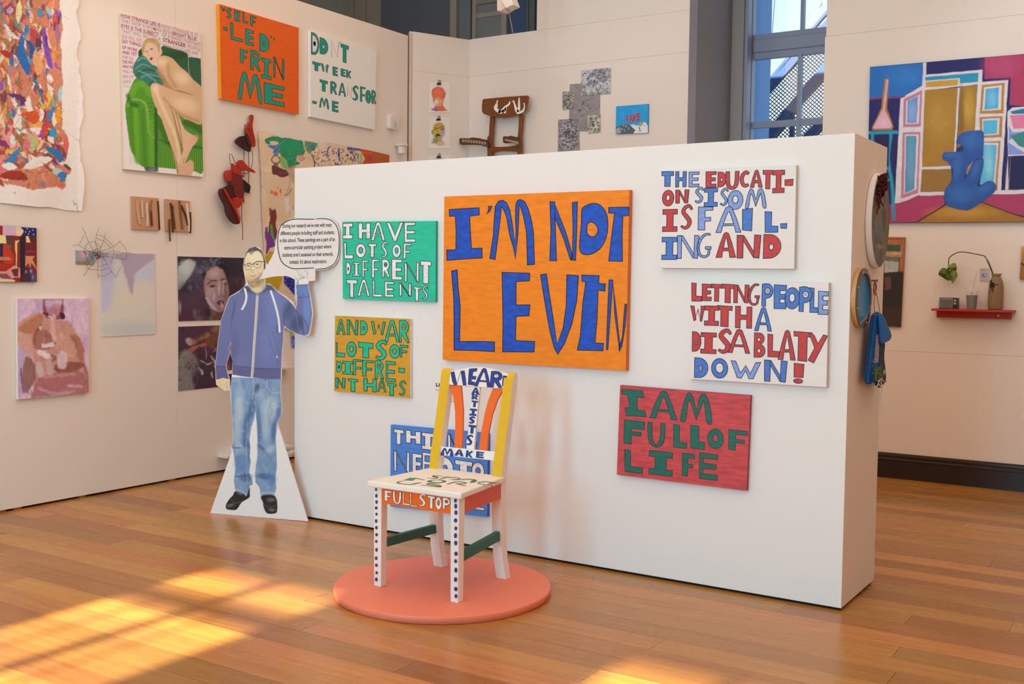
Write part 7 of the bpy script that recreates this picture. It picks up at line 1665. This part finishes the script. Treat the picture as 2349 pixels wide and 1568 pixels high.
ar.line([(230, 490), (400, 492)], 5, '6a3418', 2); ar.line([(240, 575), (380, 580)], 6, 'c49a7c', 3); ar.mott(.2, 18, 4); ar.build('picture', t)
SHC = (2100, 520, 6.03); rp_ = mat('shelf_red', 'b8301c', .5)
a = BACK.P(*cr(SHC, [(215, 1150)])[0], .16); b_ = BACK.P(*cr(SHC, [(1348, 1165)])[0], .16); zs = float((a[2] + b_[2]) / 2)
t = thing('wall_shelf', ((a[0] + b_[0]) / 2, BY, zs - .06), 'bright red wall shelf holding the toy television, cup and bottle', 'shelf')
box('board', (float(a[0]), float(b_[0]), BY - .16, BY - .001, zs - .008, zs + .008), rp_, t, bevel=.002)
fr_ = BACK.P(*cr(SHC, [(290, 1250)])[0], .05); fr2 = BACK.P(*cr(SHC, [(1318, 1280)])[0], .05)
box('rail', (float(fr_[0]), float(fr2[0]), BY - .05, BY - .001, float((fr_[2] + fr2[2]) / 2), zs - .0085), rp_, t, bevel=.002)
for sx, sy_, cc_ in ((485, 1210, 'b0402c'), (1147, 1227, 'e8c8a0')):
    p = BACK.P(*cr(SHC, [(sx, sy_)])[0], .05); V, F = latheg((p[0], BY - .0535, p[2]), [(.004, 0), (.008, .0015), (.008, .003)], 12, 'Y'); ob('screw', V, F, mat('screw_' + cc_, cc_, .3, .5), t)
zt_ = zs + .0082; D = .085
def onshelf(x, y, d=D): return BACK.P(*cr(SHC, [(x, y)])[0], d)
# toy television
tl, tr_ = onshelf(322, 1135, .12), onshelf(575, 1140, .12); tz = float(onshelf(340, 982, .12)[2]); x0, x1 = float(tl[0]), float(tr_[0])
t = thing('toy_television', ((x0 + x1) / 2, BY - .08, zt_), 'tiny grey retro television on the left end of the red shelf', 'television')
zt2 = zt_ + (tz - float(tl[2]))
tvg = mat('tv_grey', '4d474c', .5)
box('cabinet', (x0, x1, BY - .118, BY - .04, zt_, zt2), tvg, t, bevel=.004)
wv, hv_ = x1 - x0, zt2 - zt_
box('bezel', (x0 + .03 * wv, x0 + .76 * wv, BY - .122, BY - .118, zt_ + .08 * hv_, zt2 - .06 * hv_), mat('tv_bezel', '8a8590', .4), t, bevel=.002)
box('screen', (x0 + .09 * wv, x0 + .70 * wv, BY - .1245, BY - .1222, zt_ + .18 * hv_, zt2 - .16 * hv_), mat('tv_screen', '5e6a66', .25, noise=.4, scale=40, spec=.8), t, bevel=.003)
box('control_panel', (x0 + .79 * wv, x0 + .97 * wv, BY - .1205, BY - .118, zt_ + .06 * hv_, zt2 - .06 * hv_), mat('tv_panel', '241a1c', .4), t)
for q_ in (.75, .48): 
    V, F = latheg((x0 + .88 * wv, BY - .128, zt_ + q_ * hv_), [(.006, 0), (.010, .002), (.010, .008)], 14, 'Y'); ob('knob', V, F, mat('tv_knob', '9aa0a4', .3), t)
# iced drink cup
cb = onshelf(775, 1150, .10); ct = onshelf(785, 915, .10); hc = float(ct[2] - cb[2]); cx_ = float(cb[0]); wpx = float(onshelf(870, 1000, .10)[0] - onshelf(698, 1000, .10)[0]) / 2
t = thing('drink_cup', (cx_, BY - .10, zt_), 'clear domed plastic cup with straw and swirled teal drink on the red shelf', 'cup')
clear = mat('clear_plastic', 'f2f0f0', .08, trans=.0, alpha=.22); drink = mat('swirled_drink', '1f4450', .35, noise=.9, scale=34, stretch=(1.5, 1, 1))
V, F = latheg((cx_, BY - .10, zt_ + .0003), [(wpx * .74, 0), (wpx * 1.02, hc)], 24); ob('cup', V, F, clear, t, smooth=False)
V, F = latheg((cx_, BY - .10, zt_ + .001), [(wpx * .70, .0), (wpx * .95, hc * .82)], 24); ob('drink', V, F, drink, t)
V, F = latheg((cx_, BY - .10, zt_ + hc), [(wpx * 1.08, 0), (wpx * 1.08, .006), (wpx * .98, .012), (wpx * .8, .035), (wpx * .45, .052), (wpx * .2, .056)], 24); ob('dome_lid', V, F, clear, t, smooth=True)
g = tubeg([(cx_ - .004, BY - .1, zt_ + hc * .7), (cx_ + .004, BY - .1, zt_ + hc + .055), (cx_ + .028, BY - .1, zt_ + hc + .15)], .005, 10); ob('straw', g[0], g[1], mat('straw_white', 'e8d8d0', .5), t)
# encrusted bottle with drooping leaf
bb_ = onshelf(1105, 1155, .09); hb = float(onshelf(1110, 655, .09)[2] - bb_[2]); bx = float(bb_[0]); wb_ = float(onshelf(1212, 1000, .09)[0] - onshelf(1000, 1000, .09)[0]) / 2
t = thing('crusted_bottle', (bx, BY - .10, zt_), 'sand-crusted glass bottle with a drooping green leaf on the red shelf', 'bottle')
V, F = latheg((bx, BY - .10, zt_ + .0003), [(wb_ * .86, 0), (wb_ * .98, .012), (wb_, hb * .35), (wb_ * .98, hb * .6), (wb_ * .85, hb * .78), (wb_ * .6, hb * .9), (wb_ * .55, hb * .93), (wb_ * .66, hb * .95), (wb_ * .66, hb * .99), (wb_ * .5, hb)], 30)
rr_ = random.Random(3); V = [(bx + (a - bx) * (1 + rr_.uniform(-.05, .05)), BY - .10 + (b2 - BY + .10) * (1 + rr_.uniform(-.05, .05)), c2) for a, b2, c2 in V]
ob('bottle', V, F, mat('crust', '8f7556', .7, noise=.35, scale=70, bump=1.0), t, smooth=True)
vv = []
for i in range(34):
    a_ = math.radians(-95 + rr_.gauss(-18, 16)); zz = hb * rr_.gauss(.66, .075)
    px_, py_ = bx + wb_ * .99 * math.cos(a_), BY - .10 + wb_ * .99 * math.sin(a_)
    vv.append(latheg((px_, py_ - .001, zt_ + zz), [(.0045, 0), (.0055, .0012)], 8, 'Y'))
g = join(vv); ob('seed_holes', g[0], g[1], mat('hole_dark', '1c1512', .8), t)['kind'] = 'stuff'
ps_ = [(1098, 740), (1070, 650), (1020, 520), (965, 415), (920, 395), (800, 370), (700, 352), (620, 348), (570, 360), (490, 405), (462, 450), (458, 540)]
g = tubeg([BACK.P(*p, .09) for p in sm(cr(SHC, ps_), False, 3)], [.0055] * 8 + [.0035] * 40, 6); V, F = g
ob('stem', V, F, mat('stem_brown', '4a4028', .6), t, smooth=True)
def leaf(pts, fold, m, o=.09):
    p = sm(cr(SHC, pts), True, 3); c_ = p.mean(0); W0 = [BACK.P(a[0], a[1], o + fold * math.sin(i * .7) * .012) for i, a in enumerate(p)]
    cc = BACK.P(c_[0], c_[1], o + .02); V = [tuple(v) for v in W0] + [tuple(cc)]; n = len(W0)
    return ob('leaf', V, [(i, (i + 1) % n, n) for i in range(n)], m, t)
leaf([(322, 665), (330, 610), (375, 568), (420, 575), (450, 590), (480, 620), (492, 700), (480, 742), (430, 735), (370, 695)], 1, mat('leaf_green', '4e6a10', .5, noise=.2, scale=50))
leaf([(445, 585), (450, 550), (520, 500), (555, 510), (572, 560), (560, 610), (500, 625), (460, 605)], 1.4, mat('leaf_pale', '76853a', .5, noise=.25, scale=50), .10)
leaf([(485, 620), (560, 610), (580, 670), (575, 700), (520, 780), (500, 760), (488, 700)], 1.2, mat('leaf_mid', '7f8f3c', .5, noise=.25, scale=50), .095)
# caption card
q4 = [(892, 570), (1030, 572), (1025, 760), (888, 755)]
t = sheet_thing(BACK, tuple(cr(SHC, [(958, 757)])[0]), 'caption_card', 'small pale caption card with a grey-blue eye picture behind the bottle', 'card')
backing(BACK, cr(SHC, q4), .003, mat('card_white', 'cfc6c6', .8), t, 'card', 0)
dk = Deck(BACK, .0032, SHC, .3); dk.poly([(905, 635), (998, 638), (995, 700), (902, 698)], '8b90ac', False); dk.lay = 1; dk.poly(ell(945, 668, 20, 22, 14), '4a5478', False); dk.lay = 2; dk.poly(ell(955, 664, 14, 15, 12), '9aa2bc', False); dk.lay = 1
for y_, x2 in ((588, 985), (603, 965), (738, 950)): dk.rib(cr(SHC, [(905, y_), (x2, y_ + 2)]), .8, '86808a', False)
dk.build('caption_print', t, paintmat('matt_print', 0, rough=.45))
# sliver of an amber painting at the right edge
t = sheet_thing(BACK, (2345, 641), 'amber_painting', 'edge of a small amber and brown painting cut off at the right', 'painting')
q5 = np.array([(2343.5, 564.5), (2400, 565), (2398, 642), (2339, 640)])
backing(BACK, q5, .02, mat('amber_edge', '8a5a20', .6), t)
ar = Art(BACK, .0206, q5, (2300, 480, 4.08), step=1.0, warp=6, wsc=20, seed=4); ar.grad('c08a3a', '5a3018', (190, 350), (200, 660)); ar.ell(240, 440, 40, 60, '8a3a10', .6); ar.ell(210, 620, 50, 60, '9a6030', .6, .8); ar.line([(165, 500), (200, 520), (240, 500)], 16, '3a1a14', 6); ar.build('painted_face', t)

# ================================================================== THINGS ON THE PARTITION'S END
E = ENDP
def endc(px, py, off=0.0): return E.P(px, py, off)
# big round collage
zc_ = float(endc(2019, 396, .03)[2] + endc(2019, 614, .03)[2]) / 2; rd_ = float(endc(2019, 396, .03)[2] - endc(2019, 614, .03)[2]) / 2
ya = float(endc(1999, 503, .03)[1]); yb = float(endc(2040, 503, .03)[1])
cyy = (ya + yb) / 2; ey = (yb - ya) / 2 / rd_
t = thing('round_collage', (PX1, cyy, zc_ - rd_), 'large thick white-edged round panel with drippy green and brown collage, on the partition end', 'collage')
V, F = latheg((PX1 + .002, cyy, zc_), [(rd_, 0), (rd_ + .002, .004), (rd_ + .002, .026), (rd_ - .003, .029)], 56, 'X'); V = [(a, cyy + (b2 - cyy) * ey, c2) for a, b2, c2 in V]; ob('drum', V, F, mat('plaster_white', 'e9e4de', .7, bump=.6, scale=40), t)
class DP(Plane): pass
n_ = 90; U = np.linspace(-1, 1, n_); uu, vv_ = np.meshgrid(U, U); uu, vv_ = uu.ravel(), vv_.ravel()
ins = uu ** 2 + vv_ ** 2 < .985
idx = -np.ones(n_ * n_, int); idx[ins] = np.arange(ins.sum())
P3 = np.column_stack([np.full(ins.sum(), PX1 + .0315), cyy + uu[ins] * rd_ * ey, zc_ + vv_[ins] * rd_])
c_ = np.ones((ins.sum(), 3)) * lin('7d6a3a')
nx, ny = uu[ins] * 50, vv_[ins] * 50
def mixc(a, c2):
    global c_
    c_ = c_ * (1 - a[:, None]) + lin(c2) * a[:, None]
for s_, (sc, c2, lo, hi) in enumerate(((5, '5c7a3e', .45, .6), (4, '8a5a34', .5, .65), (3.5, '9a8a5a', .55, .7), (3, '3a4a2a', .58, .72), (2.5, 'b8784a', .66, .8), (2, '7aa0a0', .72, .85))):
    mixc(np.clip((vnoise(nx, ny * .22, sc, 40 + s_) - lo) / (hi - lo), 0, 1), c2)
for cy2, cz2, ry2, rz2, c2 in ((-.15, -.22, .42, .2, '2f9ac4'), (-.15, -.22, .34, .15, '5a6a40'), (-.15, -.22, .2, .08, '2f9ac4'), (.35, .1, .28, .3, '5a1a10'), (.2, .85, .5, .16, '5a1a12'), (-.4, .72, .3, .1, '6a2014'), (0, -.55, .6, .05, 'c9b49a')):
    mixc(np.clip(1.4 - np.sqrt(((uu[ins] - cy2) / ry2) ** 2 + ((vv_[ins] - cz2) / rz2) ** 2) * 1.2, 0, 1) ** 1.0 * .95 * (vnoise(nx, ny, 1.5, 77) * .6 + .5).clip(0, 1), c2)
c_ = c_ * .55
F = [(idx[j * n_ + i], idx[j * n_ + i + 1], idx[(j + 1) * n_ + i + 1], idx[(j + 1) * n_ + i]) for j in range(n_ - 1) for i in range(n_ - 1) if min(idx[j * n_ + i], idx[j * n_ + i + 1], idx[(j + 1) * n_ + i + 1], idx[(j + 1) * n_ + i]) >= 0]
ob('collage_face', P3, F, paintmat('glossy_collage', 0, rough=.55), t, vcols=c_)
yr = random.Random(9); vv = []
for i in range(60):
    a_ = yr.gauss(1.2, .42); r1 = rd_ * yr.uniform(.75, 1.0); pts = [(PX1 + .036 + yr.uniform(0, .01), cyy - math.cos(a_) * r1 * .9 * ey, zc_ + math.sin(a_) * r1)]
    for j in range(3): q_ = pts[-1]; pts.append((q_[0] + yr.uniform(-.004, .006), q_[1] + yr.gauss(0, .02), q_[2] + yr.gauss(-.006, .018)))
    vv.append(tubeg(pts, .0035, 5))
g = join(vv); o_ = ob('maroon_yarn', g[0], g[1], mat('yarn_maroon', '4a1410', .9), t); o_['kind'] = 'stuff'
# porthole
zc2 = float(endc(1977, 614, .022)[2] + endc(1977, 752, .022)[2]) / 2; rd2 = float(endc(1977, 614, .022)[2] - endc(1977, 752, .022)[2]) / 2
ya2 = float(endc(1962, 683, .022)[1]); cy3 = ya2 + rd2
t = thing('riveted_roundel', (PX1, cy3, zc2 - rd2), 'small round wooden disc with dark riveted rim and glossy blue hollow', 'roundel')
V, F = latheg((PX1 + .001, cy3, zc2), [(rd2, 0), (rd2 + .001, .003), (rd2, .0205)], 48, 'X', cap=False); ob('wooden_drum', V, F, mat('pale_wood', 'c99a62', .6, noise=.08, scale=30), t)
V, F = latheg((PX1 + .0215, cy3, zc2), [(rd2, 0), (rd2, .004), (rd2 * .82, .006), (rd2 * .80, .0)], 48, 'X', cap=False); ob('rim', V, F, mat('bronze_rim', '5a4426', .35, .6), t)
prof = [(rd2 * .80 * math.cos(i / 8 * math.pi / 2), -.002 - .017 * math.sin(i / 8 * math.pi / 2)) for i in range(9)]; prof = [(max(r_, .001), h + .002) for r_, h in prof]
V, F = latheg((PX1 + .0215, cy3, zc2), prof, 40, 'X', cap=False); ob('blue_bowl', V, F, mat('gloss_blue', '0a7cc4', .25, spec=.3), t, smooth=True)
for i in range(8):
    a_ = i / 8 * 2 * math.pi + .39; V, F = latheg((PX1 + .0265, cy3 + rd2 * .9 * math.cos(a_), zc2 + rd2 * .9 * math.sin(a_)), [(.006, 0), (.005, .003), (.002, .004)], 10, 'X'); ob('rivet', V, F, mat('rivet', 'a89a80', .3, .8), t)
# crocheted pouch
EC = (1920, 360, 2.613)
def ep(x, y, off): return E.P(*cr(EC, [(x, y)])[0], off)
pin = ep(226, 745, .02)
t = thing('crochet_pouch', (PX1, float(pin[1]), float(ep(215, 1385, .05)[2])), 'blue crocheted pouch with white yarn tassel hanging from a pin on the partition end', 'pouch')
yb_ = mat('yarn_blue', '1f6fbe', .9); yw = mat('yarn_white', 'e6dcdc', .9); yd = mat('yarn_navy', '1c2f5c', .9)
def shell(name, outline, o0, o1, m, bev=.01): 
    g = pprism(E, sm(cr(EC, outline), True, 3), o0, o1); return ob(name, g[0], g[1], m, t, bevel=bev)
cf = mat('crochet_core', '12457f', .95, bump=1.0, scale=90)
shell('body', [(228, 940), (262, 935), (268, 1050), (262, 1180), (250, 1300), (222, 1352), (182, 1352), (190, 1250), (205, 1100), (215, 985)], .030, .046, cf)
shell('folded_side', [(262, 940), (285, 955), (305, 1000), (328, 1060), (322, 1095), (296, 1112), (275, 1120), (268, 1050)], .055, .07, yb_)
shell('inner_fold', [(262, 1080), (290, 1110), (285, 1200), (296, 1290), (292, 1350), (268, 1382), (245, 1370), (235, 1340), (252, 1260)], .04, .055, mat('multicolour_knit', '2f3f5a', .95, noise=.6, scale=60, bump=.8))
cols_ = 9; vv = []; vw = []
for i in range(cols_):
    fx_ = i / (cols_ - 1)
    for j in range(34):
        fy_ = j / 33
        xl = 226 - 42 * fy_; xr = 264 - 22 * fy_ ** 1.5; x = xl + (xr - xl) * fx_; y = 948 + 398 * fy_
        a_, b2, c2 = ep(x - 2.0, y - 6, .047), ep(x, y + 4, .052), ep(x + 2.2, y - 6, .047)
        (vw if (.3 < fy_ < .72 and i >= cols_ - 5 + int(3 * abs(fy_ - .5))) else vv).append(tubeg([a_, b2, c2], .0028, 4))
g = join(vv); o_ = ob('blue_stitches', g[0], g[1], yb_, t); o_['kind'] = 'stuff'
g = join(vw); o_ = ob('pale_stitches', g[0], g[1], mat('yarn_pale', 'c9bcd0', .9), t); o_['kind'] = 'stuff'
vv = []
for i in range(80):
    p = ep(250 + yr.gauss(0, 13), 1300 + yr.gauss(0, 22), .06 + yr.uniform(0, .02)); q_ = p + np.array([yr.gauss(0, .006), yr.gauss(0, .012), yr.gauss(0, .012)]); vv.append(tubeg([p, q_], .0018, 4))
g = join(vv); o_ = ob('moss_yarn', g[0], g[1], mat('yarn_moss', '6c7a34', .95), t); o_['kind'] = 'stuff'
def cord(name, pts, off, r, m): g = tubeg([ep(x, y, off) for x, y in sm(np.array(pts, float), False, 3)], r, 5); ob(name, g[0], g[1], m, t, smooth=True)
pkc = mat('yarn_pink', 'c98f8a', .9)
cord('hanging_cord', [(226, 745), (232, 800), (245, 860), (258, 935)], .02, .002, pkc); cord('hanging_cord', [(226, 745), (228, 800), (224, 870), (226, 935)], .02, .002, pkc)
cord('red_cord', [(226, 742), (220, 790), (228, 830), (236, 780), (228, 742)], .012, .003, mat('yarn_red', '9a4a3c', .9))
cord('tassel', [(240, 1375), (262, 1330), (270, 1400), (262, 1450), (268, 1500), (262, 1568)], .07, .0025, yw); cord('tassel', [(262, 1330), (285, 1350), (262, 1375), (245, 1345), (270, 1325)], .075, .0025, yw); cord('tassel', [(262, 1340), (268, 1420), (258, 1490)], .073, .002, yw)
V, F = latheg((PX1, float(pin[1]), float(pin[2]) + .004), [(.004, 0), (.004, .03), (.007, .031), (.007, .034)], 10, 'X'); ob('pin', V, F, mat('pin_brown', '8a4a34', .5), t)
p = ep(280, 1290, .085); V, F = latheg((p[0], p[1], p[2]), [(.006, 0), (.013, .002), (.013, .006), (.006, .008)], 14, 'X'); ob('button', V, F, mat('button_grey', '9a948a', .4), t)

# ================================================================== track spotlight under the ceiling
UC = (1120, 0, 9.958); SPL = Plane((0, 7.6, 0), (0, -1, 0), (1, 0, 0), (0, 0, 1))
def sp(x, y, off=0): return SPL.P(*cr(UC, [(x, y)])[0], off)
p0 = sp(380, 150); t = thing('track_spotlight', (p0[0], p0[1], p0[2]), 'white box-shaped ceiling track spotlight above the far wall', 'spotlight')
g = pprism(SPL, cr(UC, [(270, -160), (480, -120), (570, 110), (390, 190), (290, 15)]), -.02, .09); ob('housing', g[0], g[1], mat('lamp_white', 'f0ece6', .4), t, bevel=.006)
g = pprism(SPL, cr(UC, [(195, -160), (300, -160), (300, 15), (390, 190), (270, 255), (200, 245)]), -.06, .06); ob('side_plate', g[0], g[1], mat('lamp_cream', 'e8dcd0', .5), t, bevel=.004)
g = pprism(SPL, cr(UC, [(330, 235), (395, 205), (400, 235), (350, 260)]), -.02, .04); ob('lens_ring', g[0], g[1], mat('lamp_white', 'f0ece6', .4), t)
g = tubeg([sp(455, 170), sp(490, 380), sp(530, 560), sp(560, 745)], .0035, 6); ob('cable', g[0], g[1], mat('cable_grey', 'a49a92', .6), t)
pt = sp(380, -160); g = tubeg([pt, (pt[0], pt[1], ZC - .02)], .012, 8); ob('stem', g[0], g[1], mat('lamp_white', 'f0ece6', .4), t)
tk = box('lighting_track', (-7.5, 2.0, 7.585, 7.615, ZC - .03, ZC - .0005), mat('track_white', 'dcd8d2', .5)); tag(tk, kind='structure'); tk.name = 'trim_9'
# black cable over the hanging wall
g = tubeg([FP.P(707, -6, .3), FP.P(708, 2, .3), FP.P(710, 12, .3)], .006, 6)
tag(ob('cable', g[0], g[1], mat('black_cable', '241f22', .6)), 'short black cable dangling above the hanging wall at the top', 'cable')
